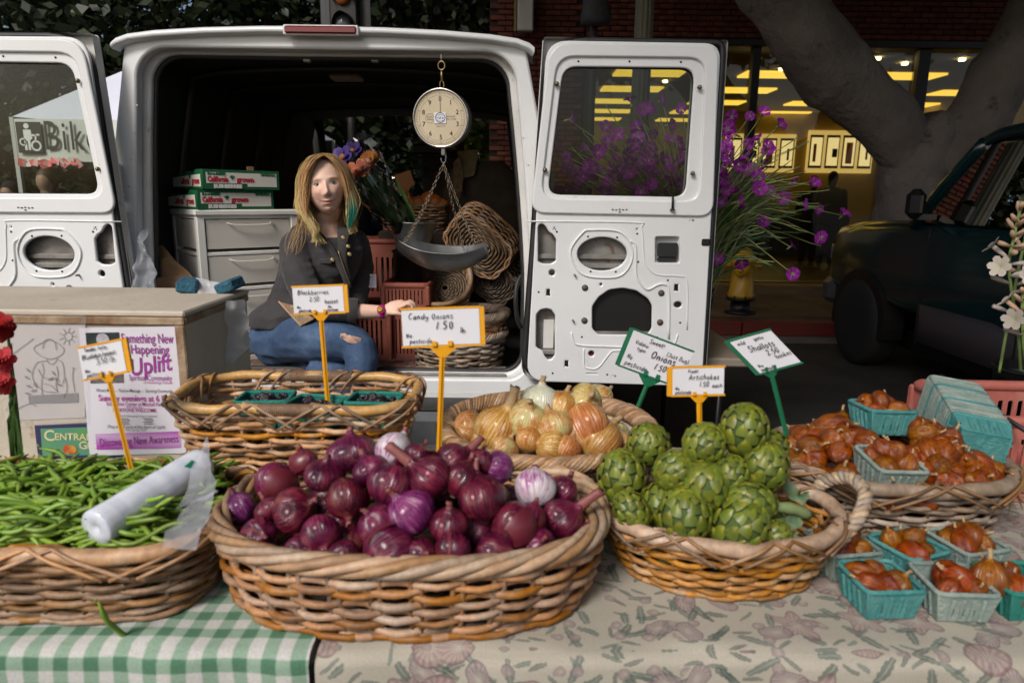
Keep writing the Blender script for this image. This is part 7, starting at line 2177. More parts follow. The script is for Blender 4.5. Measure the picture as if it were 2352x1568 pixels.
# chains and scoop
lk = MB(); lk.tube([(.0055 * cos(tau * k / 10), 0, .009 * sin(tau * k / 10)) for k in range(10)], .0014, 5, True)
link_me = lk.mesh('chain_link', pmat('chain_rust', (.16, .115, .075), (.24, .19, .14), scale=50, rough=.45, metal=.7), True)
c_inv = (Matrix.Translation(dc) @ Euler((radians(3), 0, radians(-9))).to_matrix().to_4x4()).inverted()
pc = at(1017, 590, DYs)
top = Vector((0, .03, -SR - .062))
ends = [c_inv @ at(924, 568, DYs - .06), c_inv @ at(934, 556, DYs + .10), c_inv @ at(1092, 562, DYs - .06), c_inv @ at(1066, 575, DYs + .10)]
for e in ends:
 d = e - top; n = int(d.length / .0150)
 qz = d.normalized().to_track_quat('Z', 'Y')
 for k in range(n):
  o = put('chain_link', link_me, sc_, top + d * ((k + .5) / n) - Vector((0, 0, .012 * sin(pi * (k + .5) / n))))
  o.rotation_mode = 'QUATERNION'; o.rotation_quaternion = qz @ Euler((0, 0, (k % 2) * pi / 2)).to_quaternion()
mb = MB(); NU, NV = 28, 16
def scoop(u, v):
 x = .180 * u * (1 - .10 * v * v)
 y = .125 * v * (1 - .35 * abs(u) ** 3)
 z = -.075 + .085 * v * v * (1 - .5 * u * u) + .075 * abs(u) ** 2.2 - .012 * u
 return Vector((x, y, z))
for sgn, off in ((1, 0), (-1, -.0022)):
 st = len(mb.v)
 for i in range(NU + 1):
  for j in range(NV + 1): mb.pt(scoop(2 * i / NU - 1, 2 * j / NV - 1) + Vector((0, 0, off)))
 for i in range(NU):
  for j in range(NV): a = st + i * (NV + 1) + j; mb.face((a, a + 1, a + NV + 2, a + NV + 1))
sp_ = mb.build('scoop_pan', zinc, sc_, c_inv @ (pc + Vector((0, .02, .018))), (0, 0, radians(9)), recalc=False)
mb = MB(); mb.tube([scoop(cos(a) if abs(cos(a)) > 0 else 0, sin(a)) if False else p for p in [scoop(u, -1) for u in [2 * k / 24 - 1 for k in range(25)]]], .0026, 6); mb.build('rolled_edge', zinc, sp_)
# -- crates, buckets, baskets
crate_m = pmat('crate_red', (.17, .040, .024), (.25, .068, .042), scale=7, rough=.65, orand=.12, c3=(.30, .14, .10), s3=10, lo3=.62, hi3=.78)
crate_p = pmat('crate_faded', (.34, .085, .065), (.42, .14, .11), scale=6, rough=.65, c3=(.46, .24, .20), s3=8, lo3=.55, hi3=.75)
def crate(loc, w, d, h, rz, label, m=None, rows=1, slots=10, group='red plastic crates in the van'):
 m = m or crate_m
 root = empty('plastic_crate', loc, (0, 0, rz), label, 'crate', group)
 def wall(L_):
  n = max(3, int(slots * L_ / w)); holes = []
  for r_ in range(rows):
   z0, z1 = h * (.12 + .80 * r_ / rows), h * (.12 + .80 * (r_ + .82) / rows)
   for k in range(n):
    x = (k + .5) / n * L_ * .84 - L_ * .42
    holes.append(rrect(x - L_ * .017, z0, x + L_ * .017, z1, L_ * .012, 2))
  return plate_mesh('wall', [(-L_ / 2, 0), (L_ / 2, 0), (L_ / 2, h), (-L_ / 2, h)], holes, .005, m, .001)
 a, b = wall(w), wall(d)
 put('wall', a, root, (0, -d / 2, 0)); put('wall', a, root, (0, d / 2, 0)); put('wall', b, root, (-w / 2, 0, 0), (0, 0, pi / 2)); put('wall', b, root, (w / 2, 0, 0), (0, 0, pi / 2))
 mb = MB(); mb.box((0, 0, .004), (w, d, .008)); mb.build('base', m, root)
 mb = MB(); mb.tube([(x, y, h - .004) for x, y in rrect(-w / 2, -d / 2, w / 2, d / 2, .02, 3)], .011, 6, True, flat=1.3); mb.build('rim', m, root)
 for x in (-w / 2, w / 2):
  for y in (-d / 2, d / 2): mb = MB(); mb.box((x, y, h / 2), (.022, .022, h - .01), bevel=.005); mb.build('corner_post', m, root)
 return root
def fl(px, Y): p = at(px, 800, Y); return (p.x, Y, FZ)
ca = at(826, 750, 3.12); crate((ca.x, 3.14, FZ), .30, .26, .245, .05, 'red crate next to the seated person, with a flyer in it', rows=1, slots=12)
cb = at(930, 750, 3.12); crate((cb.x + .02, 3.16, FZ), .20, .24, .245, -.04, 'narrow red crate on the van floor beneath another')
crate((cb.x + .02, 3.16, FZ + .247), .20, .24, .10, -.02, 'shallow red crate stacked under the black bin')
cc = at(850, 600, 3.45); crate((cc.x, 3.48, FZ), .40, .26, .52, .03, 'tall red slotted crate stack at the back, behind the seated person', rows=2, slots=13)
flc = at(842, 645, 3.0)
mb = MB(); mb.box((0, 0, 0), (.085, .0015, .06)); fc_ = mb.build('flyer_card', paper, None, flc, (radians(-12), 0, .05)); tag(fc_, 'small white flyer with purple words standing in the red crate', 'flyer')
for t, z, s, m_ in (('Something New', .018, .011, purple), ('Happening', .004, .010, purple), ('Uplift', -.015, .022, purple)): put('lettering', text_mesh('lettering', t, s, m_), fc_, (-.008, -.0013, z))
# galvanised bucket on a black bin
bb = at(940, 600, 3.0)
bk = empty('black_bin', (bb.x, 3.16, FZ + .352), label='black plastic bin standing on the shallow red crate', cat='bin')
mb = MB(); mb.lathe([(.001, 0), (.085, 0), (.100, .13), (.106, .135), (.100, .14), (.092, .01)], 24); mb.build('body', trim_m, bk)
bu = empty('metal_bucket', (bb.x - .004, 3.16, FZ + .47), (0, .03, 0), 'grey galvanised bucket holding the wrapped bouquet', 'bucket')
mb = MB(); mb.lathe([(.001, .004), (.078, .004), (.088, .07), (.090, .074), (.091, .08), (.100, .145), (.104, .148), (.100, .151), (.093, .145), (.080, .01), (.001, .01)], 28); mb.build('body', zinc, bu)
mb = MB(); mb.tube([(.10 * cos(a), -.0 - .10 * sin(a) * .3, .13 - .075 * sin(a)) for a in [pi * k / 16 for k in range(17)]], .003, 6); mb.build('handle', zinc, bu)
# wrapped bouquet leaning out of the bucket
leaf_g = pmat('stem_green', (.035, .085, .018), (.07, .14, .03), scale=20, rough=.5, orand=.2)
bo = empty('wrapped_bouquet', bu.location + Vector((0, 0, .02)), label='cut flower bouquet in crinkled cellophane leaning beside the seated person', cat='bouquet')
bo0 = Vector(bo.location)
rb_ = random.Random(31)
foot = Vector((.02, 0, .02))
def petal_ring(mb, c, q, n, r, w, cup, droop=0.0):
 for k in range(n):
  a = tau * k / n
  for (f0, f1) in ((0, 1),):
   pts = []
   for (t, s) in ((.1, .25), (.55, 1), (.9, .7)):
    for sg in (-1, 1):
     aa = a + sg * w * s * .5 / max(t, .2)
     pts.append(c + q @ Vector((r * t * cos(aa), r * t * sin(aa), cup * t - droop * t * t)))
   tip = c + q @ Vector((r * cos(a), r * sin(a), cup - droop))
   ids = [mb.pt(p) for p in pts] + [mb.pt(tip)]
   mb.face((ids[0], ids[2], ids[3], ids[1])); mb.face((ids[2], ids[4], ids[5], ids[3])); mb.face((ids[4], ids[6], ids[5]))
cols_b = [pmat('iris_purple', (.035, .018, .16), (.07, .03, .24), scale=20, rough=.6), pmat('lily_red', (.36, .05, .03), (.45, .12, .04), scale=20, rough=.5), pmat('sun_orange', (.42, .16, .02), (.30, .09, .015), scale=20, rough=.7)]
heads = [(790, 365, 3.04, 0, .055, 5), (760, 385, 3.08, 0, .05, 5), (812, 350, 3.1, 0, .045, 6), (852, 372, 3.02, 2, .045, 22), (836, 392, 3.0, 1, .05, 6), (800, 400, 3.0, 1, .05, 6)]
for k, (px, py, Y, ci, r, n) in enumerate(heads):
 h = at(px, py, Y) - bo0
 mid = foot.lerp(h, .55) + Vector((rb_.uniform(-.02, .02), rb_.uniform(-.02, .02), 0))
 mb = MB(); mb.tube(catmull([foot + Vector((rb_.uniform(-.02, .02), rb_.uniform(-.02, .02), 0)), mid, h], 5), .004, 5); mb.build('stem', leaf_g, bo)
 mb = MB(); q = (Vector((rb_.uniform(-.4, .4), -.8, .5))).to_track_quat('Z', 'Y').to_matrix()
 petal_ring(mb, h, q, n, r, .9 if n < 10 else .28, .025); petal_ring(mb, h + q @ Vector((0, 0, .008)), q, max(3, n // 2), r * .7, .9 if n < 10 else .4, .03)
 f_ = mb.build('flower_head', cols_b[ci], bo, recalc=False)
 mb = MB(); mb.sphere(h + q @ Vector((0, 0, .012)), r * .28, 8, 5); mb.build('flower_centre', cols_b[2] if ci == 0 else pmat('seed_brown', (.08, .03, .01), rough=.9), f_)
for k in range(26):
 b = foot + Vector((rb_.uniform(-.03, .03), rb_.uniform(-.02, .02), .02)); t_ = at(rb_.uniform(805, 905), rb_.uniform(385, 470), 3.05) - bo0
 ribbon_leaf('leaf', [b, b.lerp(t_, .5) + Vector((rb_.uniform(-.02, .02), 0, .01)), t_], rb_.uniform(.006, .013), leaf_g, bo)
cello = glass_mat('cellophane', (.97, .98, .97), .08, 1.0, .97)
mb = MB(); rr = []
axb = (at(812, 360, 3.04) - bo0 - foot)
qb = axb.normalized().to_track_quat('Z', 'Y').to_matrix()
for j in range(15):
 f = j / 14
 R_ = .03 + .10 * f ** .8
 rr.append([foot + axb * f * 1.12 + qb @ (Vector((cos(tau * k / 22), sin(tau * k / 22), 0)) * R_ * (1 + .16 * noise.noise(Vector((k * .9, j * .7, 2))) + .1 * ((k * 7 + j * 3) % 5 - 2) / 5)) for k in range(22)])
mb.sm = False; mb.loft(rr, True); mb.build('cellophane_wrap', cello, bo, recalc=False)
# wicker baskets in the van
kw = dict(rows=8, stakes=22, group='wicker baskets stored in the van')
p = at(1054, 830, 2.96)
basket('wicker_basket', 'dark round basket on the van floor, bottom of the stack at the right', (p.x, 2.98, FZ + .006), .205, .17, .135, taper=.86, n=2.1, r=.007, wv=W_GREY, st=W_DARK, rim='rope', rim_r=.018, rim_m=W_GREY, strands=7, twist=12, **kw)
basket('wicker_basket', 'large round empty basket with thick plaited rim nested on top of the stack', (p.x, 2.98, FZ + .075), .208, .172, .150, taper=.80, n=2.1, r=.0062, wv=W_ORANGE, st=W_BROWN, rim='rope', rim_r=.021, rim_m=W_GREY, strands=8, twist=13, **kw)
p = at(1085, 560, 3.08)
basket('wicker_basket', 'open weave basket tipped on its side behind the metal scoop', p + Vector((.02, .06, -.02)), .165, .115, .15, taper=.9, n=3.5, r=.0062, wv=W_BROWN, st=W_BROWN, rim='pole', rim_r=.010, rim_m=W_BROWN, rot=(radians(-70), radians(40), 0), **kw)
p = at(1125, 640, 3.15)
basket('wicker_basket', 'second tipped basket half hidden at the right wall of the van', p + Vector((0, .06, -.02)), .13, .10, .14, taper=.9, n=3.5, r=.0062, wv=W_DARK, st=W_DARK, rim='pole', rim_r=.010, rim_m=W_DARK, rot=(radians(-65), radians(42), 0), **kw)
p = at(1022, 655, 3.20)
basket('wicker_basket', 'basket standing on edge behind the large round one, below the scoop', (p.x, 3.22, p.z - .02), .135, .12, .12, taper=.85, n=2.3, r=.006, wv=W_BROWN, st=W_DARK, rim='pole', rim_r=.012, rim_m=W_BROWN, rot=(radians(62), radians(-8), 0), **kw)
p = at(952, 520, 3.5)
basket('wicker_basket', 'rectangular basket of oranges at the back of the van', (p.x, 3.55, p.z - .02), .165, .12, .12, taper=.9, n=4, r=.006, wv=W_BROWN, st=W_DARK, rim='pole', rim_r=.010, rim_m=W_BROWN, **kw)
ob = MB(); ob.box((p.x, 3.55, (FZ + p.z - .02) / 2), (.34, .26, p.z - .02 - FZ), bevel=.01); tag(ob.build('cardboard_carton', pmat('carton_dark', (.035, .024, .015), rough=.9), None), 'dark carton under the basket of oranges', 'carton')
org = pmat('orange_fruit', (.42, .13, .02), (.36, .10, .015), scale=9, rough=.5, bump=.3, bscale=80)
for k, (px, py) in enumerate(((905, 464), (935, 455), (1000, 460), (962, 462), (985, 452), (1018, 470))):
 mb = MB(); mb.sphere((0, 0, 0), .042, 14, 9, (1, 1, .95)); mb.tube([(0, 0, .038), (0, 0, .044)], .004, 5); tag(mb.build('orange', org, None, at(px, py + 6, 3.56)), 'orange in the basket at the back of the van', 'orange', 'oranges in the back basket')
og = pmat('sign_orange', (.30, .11, .02), rough=.6)
sg = empty('blank_sign', at(925, 415, 3.5), (0, radians(-18), 0), 'blank orange sign on a stake over the oranges in the van', 'sign')
mb = MB(); mb.box((0, 0, 0), (.105, .004, .075), bevel=.001); mb.build('board', og, sg)
mb = MB(); mb.sm = False; mb.prism([(-.03, -.0375), (.03, -.0375), (.006, -.062), (-.006, -.062)], -.002, .002); mb.build('fork', og, sg)
mb = MB(); mb.box((.006, 0, -.115), (.011, .004, .12)); mb.build('stake', og, sg)
# cloths over the seat
tan_c = pmat('tan_towel', (.30, .235, .13), (.24, .18, .09), scale=18, rough=.95)
crumpled('towel', [(1052, 348), (1098, 344), (1090, 402), (1060, 410)], (4.10, 4.10, 4.08, 4.08), 12, .014, tan_c, 21, None, 'tan towel hung over the passenger seat', 'towel')
crumpled('scarf', [(1040, 372), (1060, 352), (1062, 440), (1046, 470)], (4.05, 4.05, 4.05, 4.05), 12, .02, pmat('scarf_brown', (.16, .09, .045), (.26, .19, .10), scale=30, rough=.9), 23, None, 'brown patterned scarf hanging beside the tan towel', 'scarf')
# ================================================================== PERSON SEATED IN THE VAN DOORWAY
def fuse(parts, voxel, mats, name, smooth=2, wrinkle=0.0, wscale=14.0, seed=0):
 """Unites overlapping closed shells into one continuous skin."""
 me = parts.mesh('tmp', mats, True)
 ts = bpy.data.scenes.new('tmp'); o = bpy.data.objects.new('tmp', me); ts.collection.objects.link(o)
 md = o.modifiers.new('r', 'REMESH'); md.mode = 'VOXEL'; md.voxel_size = voxel; md.use_smooth_shade = True
 sm = o.modifiers.new('s', 'SMOOTH'); sm.iterations = smooth; sm.factor = .5
 ts.view_layers[0].update(); dg = ts.view_layers[0].depsgraph
 out = bpy.data.meshes.new_from_object(o.evaluated_get(dg))
 bpy.data.objects.remove(o); bpy.data.meshes.remove(me); bpy.data.scenes.remove(ts)
 out.name = name
 if wrinkle:
  nrm_ = [v.normal.copy() for v in out.vertices]
  for v, n_ in zip(out.vertices, nrm_):
   p = v.co.copy()
   q = Vector((p.x * wscale * .7 + p.z * wscale * .45, p.y * wscale * .7, p.z * wscale * 1.3 - p.x * wscale * .3)) + Vector((seed, 0, 0))
   a = 1 - 2.2 * abs(noise.noise(q)); b = noise.noise(q * 2.3)
   v.co = p + n_ * wrinkle * (a * .8 + b * .35)
 out.materials.clear()
 for m in (mats if isinstance(mats, list) else [mats]): out.materials.append(m)
 out.polygons.foreach_set('use_smooth', [True] * len(out.polygons))
 out.update()
 return out
def chain_tube(mb, pts, rads, sides=14, n=5):
 path = catmull(pts, n); m = len(rads); rr = []
 for i in range(len(path)):
  t = i / (len(path) - 1) * (m - 1); k = min(int(t), m - 2); rr.append(rads[k] + (rads[k + 1] - rads[k]) * (t - k))
 mb.tube(path, rr, sides)
 for p, r in ((path[0], rr[0]), (path[-1], rr[-1])): mb.sphere(p, r * .98, 12, 8)
def torso_rings(rows, grow=0.0):
 rings = []
 for (px, py, Y, rx, ry) in rows:
  c = at(px, py, Y); rings.append([c + Vector(((rx + grow) * cos(tau * k / 28), (ry + grow) * sin(tau * k / 28), 0)) for k in range(28)])
 return rings
TR = [(664, 800, 2.93, .150, .14), (666, 770, 2.93, .165, .15), (680, 730, 2.93, .160, .135), (702, 690, 2.93, .150, .122), (720, 650, 2.93, .150, .118), (736, 605, 2.93, .158, .122), (746, 570, 2.93, .150, .115), (752, 545, 2.93, .118, .09), (756, 528, 2.93, .062, .060)]
def J(*a): return [at(*q) for q in a]
R_ARM = J((682, 566, 2.86), (684, 622, 2.78), (722, 692, 2.70), (800, 712, 2.70), (884, 716, 2.72))
L_ARM = J((812, 560, 3.00), (826, 620, 3.04), (818, 690, 2.98))
R_LEG = J((640, 778, 2.89), (735, 778, 2.76), (820, 796, 2.68), (822, 860, 2.63), (760, 905, 2.62))
L_LEG = J((680, 800, 2.98), (740, 832, 2.84), (800, 846, 2.76), (730, 858, 2.72))
skin = None
def skin_mat():
 m, nt, b, out = base_mat('skin')
 at_ = nt.nodes.new('ShaderNodeAttribute'); at_.attribute_name = 'tint'
 nz = noise_tex(nt, coords(nt, rand=False), 30, 4)
 col = mixc(nt, .10, at_.outputs['Color'], ramp(nt, nz, [(.3, (.5, .28, .2)), (.7, (.8, .6, .5))]), 'OVERLAY')
 nt.links.new(col, b.inputs['Base Color'])
 b.inputs['Roughness'].default_value = .48; b.inputs['Specular IOR Level'].default_value = .35
 b.inputs['Subsurface Weight'].default_value = .15; b.inputs['Subsurface Radius'].default_value = (.012, .005, .003); b.inputs['Subsurface Scale'].default_value = .6
 return m
SKIN_M = skin_mat()
body = MB()
body.loft(torso_rings(TR, -.022), True, True, True)
chain_tube(body, R_ARM, [.045, .042, .036, .034, .0245])
chain_tube(body, L_ARM, [.045, .042, .034]); chain_tube(body, R_LEG, [.07, .068, .054, .045, .035]); chain_tube(body, L_LEG, [.06, .055, .05, .04])
HC = at(746, 427, 2.845)                                 # point between the eyes, at the head's centre depth
nb = at(756, 530, 2.93)
chain_tube(body, [nb - Vector((0, 0, .02)), nb + Vector((-.004, -.012, .05)), HC + Vector((.012, .025, -.075))], [.060, .050, .050])
# hand resting on the basket rim
w0 = R_ARM[-1]; hx = at(935, 700, 2.74)
dh = (hx - w0).normalized()
side = Vector((0, -1, .15)).normalized(); upn = Vector((-.05, .1, 1))
chain_tube(body, [w0, w0 + dh * .035 + Vector((0, 0, .006)), w0 + dh * .068 + Vector((0, 0, .004))], [.0245, .028, .026], 12)
for k in range(4):
 b0 = w0 + dh * .072 + Vector((0, -.030 + .019 * k, .006 - .002 * abs(k - 1.5)))
 L_ = (.030, .035, .033, .026)[k]
 j1 = b0 + dh * L_ + Vector((.0, 0, .004)); j2 = j1 + dh * L_ * .55 + Vector((0, 0, -L_ * .55)); j3 = j2 + dh * .002 + Vector((0, 0, -L_ * .6))
 chain_tube(body, [b0 - dh * .02, b0, j1, j2, j3], [.0095, .0092, .0085, .0078, .0068], 10, 3)
t0 = w0 + dh * .025 + Vector((0, -.022, -.006))
chain_tube(body, [t0, t0 + dh * .028 + Vector((0, -.018, -.008)), t0 + dh * .052 + Vector((0, -.020, -.020))], [.012, .0100, .0080], 10, 3)
bme = fuse(body, .0048, SKIN_M, 'person', 2)
# head
def gauss(x, z, cx, cz, sx, sz): return math.exp(-((x - cx) / sx) ** 2 - ((z - cz) / sz) ** 2)
HT = Matrix.Translation(HC) @ Matrix.Rotation(radians(-7), 4, 'Y') @ Matrix.Rotation(radians(17), 4, 'Z') @ Matrix.Rotation(radians(-3), 4, 'X')
base_skin = (.78, .53, .43)
hv, hf, hcol = [], [], []
NT, NP = 150, 190
for j in range(NP + 1):
 ph = pi * (.012 + .976 * j / NP)
 for i in range(NT):
  th = tau * i / NT
  x, y, z = .0765 * sin(ph) * sin(th), -.096 * sin(ph) * cos(th), .118 * cos(ph)
  low = max(0, -z / .118)
  x *= 1 - .30 * low ** 2.3
  front = max(0, cos(th)) * sin(ph)
  y += .014 * low * (1 if cos(th) < 0 else .3)
  if cos(th) < 0: x *= 1.04; y *= .98
  col = list(base_skin)
  if cos(th) > -.1:
   f = min(1, front * 1.6)
   d = 0.0
   d += .0205 * gauss(x, z, 0, -.037, .0105, .014) + .0105 * gauss(x, z, 0, -.014, .0075, .022) + .006 * gauss(abs(x), z, .0115, -.041, .006, .006)      # nose
   d -= .0095 * gauss(abs(x), z, .031, .001, .016, .0105)                                              # sockets
   d += .0050 * gauss(abs(x), z, .030, .021, .022, .008)                                               # brow
   d += .0065 * gauss(abs(x), z, .038, -.034, .018, .018)                                              # cheeks
   d += .0050 * gauss(x, z, 0, -.0655, .020, .0048) + .0058 * gauss(x, z, 0, -.0765, .017, .0055) - .0046 * gauss(x, z, 0, -.0706 + .0085 * (x / .030) ** 2, .032, .0018)
   d -= .0030 * gauss(x, z, 0, -.0875, .018, .005) + .0022 * gauss(abs(x), z, .0285, -.069, .0035, .005)
   d += .0080 * gauss(x, z, 0, -.101, .018, .013)
   d -= .0025 * gauss(x, z, 0, -.056, .0035, .006)
   y -= d * f
   def mixcol(c, w):
    for q in range(3): col[q] = col[q] * (1 - w) + c[q] * w
   mixcol((.58, .25, .20), .42 * gauss(abs(x), z, .040, -.036, .018, .017) * f)
   mixcol((.56, .26, .19), .30 * gauss(x, z, 0, -.038, .012, .010) * f)
   corner = .0080 * (x / .030) ** 2
   lip = gauss(x, z, 0, -.0665 + corner, .026, .0040) + gauss(x, z, 0, -.0750 + corner, .023, .0046)
   mixcol((.47, .17, .15), min(.75, .8 * lip) * f)
   mixcol((.16, .04, .035), min(1, 1.1 * gauss(x, z, 0, -.0706 + .0085 * (x / .030) ** 2, .034, .0016)) * f)
   mixcol((.30, .18, .10), .60 * gauss(abs(x), z, .031 + 0, .0195 - .12 * (abs(abs(x) - .034)), .017, .0030) * f)
   mixcol((.38, .20, .15), .32 * gauss(abs(x), z, .031, -.012, .014, .004) * f)
   mixcol((.30, .12, .09), .55 * gauss(abs(x), z, .0085, -.0475, .0042, .0026) * f)
  hv.append(HT @ Vector((x, y, z))); hcol.append(col)
for j in range(NP):
 for i in range(NT):
  a = j * NT + i; b = j * NT + (i + 1) % NT; hf.append((a, b, b + NT, a + NT))
n0 = len(bme.vertices)
bv = [v.co.copy() for v in bme.vertices]; bf = [tuple(p.vertices) for p in bme.polygons]
me = bpy.data.meshes.new('person')
me.from_pydata([tuple(p) for p in bv + hv], [], bf + [tuple(n0 + i for i in f) for f in hf])
me.materials.append(SKIN_M)
me.polygons.foreach_set('use_smooth', [True] * len(me.polygons))
ca_ = me.color_attributes.new('tint', 'FLOAT_COLOR', 'POINT')
flat = []
for p in bv: flat += [base_skin[0] * .97, base_skin[1] * .93, base_skin[2] * .90, 1]
for c in hcol: flat += [c[0], c[1], c[2], 1]
ca_.data.foreach_set('color', flat)
bpy.data.meshes.remove(bme)
person = put('person', me)
tag(person, 'smiling person in a charcoal jacket and ripped jeans seated in the van doorway', 'person')
# eyes
eye_w = pmat('eye_white', (.60, .57, .54), rough=.25); iris_m = pmat('iris_blue', (.10, .14, .16), rough=.2); pup = pmat('pupil', (.006, .006, .006), rough=.1); lash = pmat('lash', (.03, .016, .008), rough=.7)
for s in (-1, 1):
 c = Vector((s * .0305, -.0705, .0005))
 mb = MB(); mb.sphere(c, .0125, 16, 10); e = mb.build('eye', eye_w, person); e.data.transform(HT)
 for r, yo, m_ in ((.0064, -.0108, iris_m), (.0032, -.0123, pup)):
  mb = MB(); mb.sphere(c + Vector((0, yo, -.0010)), r, 14, 8, (1, .35, 1)); q = mb.build('iris' if m_ is iris_m else 'pupil', m_, e); q.data.transform(HT)
 mb = MB()                                                # lids: skin shells leaving a narrow opening
 for (t0_, t1_, nm) in ((-.30, 1.75, 'u'), (-1.5, -.62, 'l')):
  st = len(mb.v); na, nt_ = 14, 7
  for i in range(na + 1):
   for j in range(nt_ + 1):
    a = -1.45 + 2.9 * i / na
    edge_ = cos(a) ** .8 if cos(a) > 0 else 0
    lo_ = (.52 * edge_ - .16) if nm == 'u' else -(.40 * edge_ + .10)
    t = (lo_ + (1.5 - lo_) * j / nt_) if nm == 'u' else (lo_ + (-1.5 - lo_) * j / nt_)
    R_ = .0136
    mb.pt(c + Vector((R_ * cos(t) * sin(a) * 1.02, -R_ * cos(t) * cos(a), R_ * sin(t))))
  for i in range(na):
   for j in range(nt_): k = st + i * (nt_ + 1) + j; mb.face((k, k + 1, k + nt_ + 2, k + nt_ + 1))
 l_ = mb.build('eyelid', pmat('lid_skin', (.50, .29, .205), rough=.5), person, recalc=False); l_.data.transform(HT)
 mb = MB(); mb.tube([c + Vector((.0141 * sin(a) * cos(t), -.0141 * cos(a) * cos(t), .0141 * sin(t))) for a, t in [(-1.3 + 2.6 * k / 12, (.52 * cos(-1.3 + 2.6 * k / 12) ** .8 - .16)) for k in range(13)]], .0011, 5); l2 = mb.build('eyelash', lash, person); l2.data.transform(HT)
 mb = MB(); mb.sphere((s * .073, .008, -.012), .020, 12, 8, (.35, .75, 1.25)); ea = mb.build('ear', pmat('ear_skin', (.56, .31, .22), rough=.5), person); ea.data.transform(HT)
# hair
def hair_mat():
 m, nt, b, out = base_mat('hair_blonde')
 a = nt.nodes.new('ShaderNodeAttribute'); a.attribute_name = 'tint'
 nt.links.new(a.outputs['Color'], b.inputs['Base Color']); b.inputs['Roughness'].default_value = .38; b.inputs['Specular IOR Level'].default_value = .2
 return m
rh = random.Random(17)
hm = MB(); tints = []
def strand(path, r0, r1, ca, cb):
 m = len(path); st = len(hm.v)
 hm.tube(path, [max(.0004, r0 + (r1 - r0) * (i / (m - 1))) for i in range(m)], 3, caps=False)
 for i in range(len(hm.v) - st):
  g = min(1, (i // 3) / (m - 1) * 1.7); tints.append([p + (q - p) * g for p, q in zip(ca, cb)])
def hl(x, y, z): return HT @ Vector((x, y, z))
dark_r, gold, pale, teal_h = (.22, .125, .052), (.50, .315, .13), (.70, .52, .29), (.004, .17, .115)
def clump(pts, n, rad, cb, wav=.008, cyc=1.6, ca=None):
 """A lock of fine strands that share one wave and gather at the tip."""
 g = catmull(pts, 6); m = len(g); ph = rh.uniform(0, 6)
 for k in range(n):
  o = Vector((rh.gauss(0, 1), rh.gauss(0, 1), rh.gauss(0, .5))) * rad * .5
  w2 = rh.uniform(.7, 1.3); e = rh.uniform(.80, 1.0); q = []
  for i in range(m):
   f = i / (m - 1)
   if f > e: break
   a = tau * cyc * f * w2 ** .3 + ph
   spread = (.25 + 1.1 * sin(pi * min(1, f * 1.05)) ** .8) * (1 if f < .85 else 1 - (f - .85) * 2)
   q.append(g[i] + o * spread + Vector((sin(a), cos(a) * .7, 0)) * wav * f * w2)
  if len(q) > 3:
   t = rh.uniform(.7, 1.25); c = [v * t for v in cb]
   strand(q, rh.uniform(.0011, .0019), .0005, [v * t for v in (ca or dark_r)], c)
mixg = lambda: [p + (q - p) * rh.random() for p, q in zip(gold, pale)]
PX = .014
for s in (-1, 1):
 for k in range(20):
  f = k / 19
  y0 = -.066 + .140 * f
  zt_ = .112 + .012 * sin(pi * min(1, f * .9 + .12)) - .03 * max(0, f - .7)
  w = .079 + .007 * sin(pi * f) + rh.uniform(-.003, .004); fl_ = rh.uniform(.0, .014)
  dy = -.020 * max(0, 1 - f * 2.5)
  P_ = [(PX, y0, zt_), (PX * .4 + s * w * .50, y0 * 1.05 + dy, zt_ - .018), (s * w * .97, max(y0 * .95 + dy, -.058), .045), (s * (w + .008), max(y0 * .8, -.036), -.015), (s * (w + .010 + fl_), max(y0 * .7, -.032), -.075), (s * (w - .004 + fl_ * 1.2), y0 * .6 - .022, -.125)]
  if s < 0: P_ += [(s * (w - .020 + fl_), y0 * .5 - .045, -.175), (s * (w - .035 + rh.uniform(-.03, .05)), y0 * .4 - .055, -.22 - rh.uniform(0, .03))]
  else: P_ += [(s * (w - .012 + fl_), y0 * .5 - .038, -.165), (s * (w - .018 + rh.uniform(-.015, .03)), y0 * .4 - .040, -.195 - rh.uniform(0, .02))]
  clump([hl(*p) for p in P_], 30, .013, mixg(), rh.uniform(.005, .009), rh.uniform(1.2, 2.0))
for k in range(5):                                            # fringe swept to one side
 d = k * .006
 clump([hl(PX + .006, -.070 + d, .112), hl(-.022, -.098 + d * .4, .094 + d * .6), hl(-.052, -.096 + d * .5, .062 + d), hl(-.073, -.080 + d, .024), hl(-.084, -.066 + d, -.025), hl(-.092, -.062 + d, -.080), hl(-.085, -.07, -.125)], 34, .013, mixg(), .006, 1.2, gold if k % 2 else dark_r)
for k in range(4):
 d = k * .007
 clump([hl(PX, -.070 + d, .112), hl(.040, -.092 + d * .4, .088 + d * .5), hl(.066, -.080 + d, .045), hl(.079, -.066 + d, -.01), hl(.086, -.058 + d, -.065), hl(.080, -.062, -.12)], 30, .012, mixg(), .006, 1.3)
clump([hl(.084, -.045, -.01), hl(.091, -.055, -.065), hl(.088, -.070, -.115), hl(.070, -.078, -.155), hl(.052, -.078, -.19)], 60, .013, teal_h, .007, 1.0, gold)
for k in range(16):
 a = pi * (k + .5) / 16; x, y = .082 * cos(a), .094 * sin(a)
 clump([hl(x * .2, y * .4, .121), hl(x * .8, y * .85, .085), hl(x * 1.04, y * 1.02, .01), hl(x * 1.1, y * 1.0, -.08), hl(x * 1.1, y * .9, -.16), hl(x * 1.1, y * .85, -.2)], 22, .018, gold, .008, 1.4)
for k in range(10):                                           # stray hairs over the shoulder
 clump([hl(-.088, -.02, -.06), hl(-.115, -.03, -.13), hl(-.13 - .004 * k, -.04, -.20), hl(-.155 - .005 * k, -.05, -.27)], 2, .012, gold, .008, 1.0)
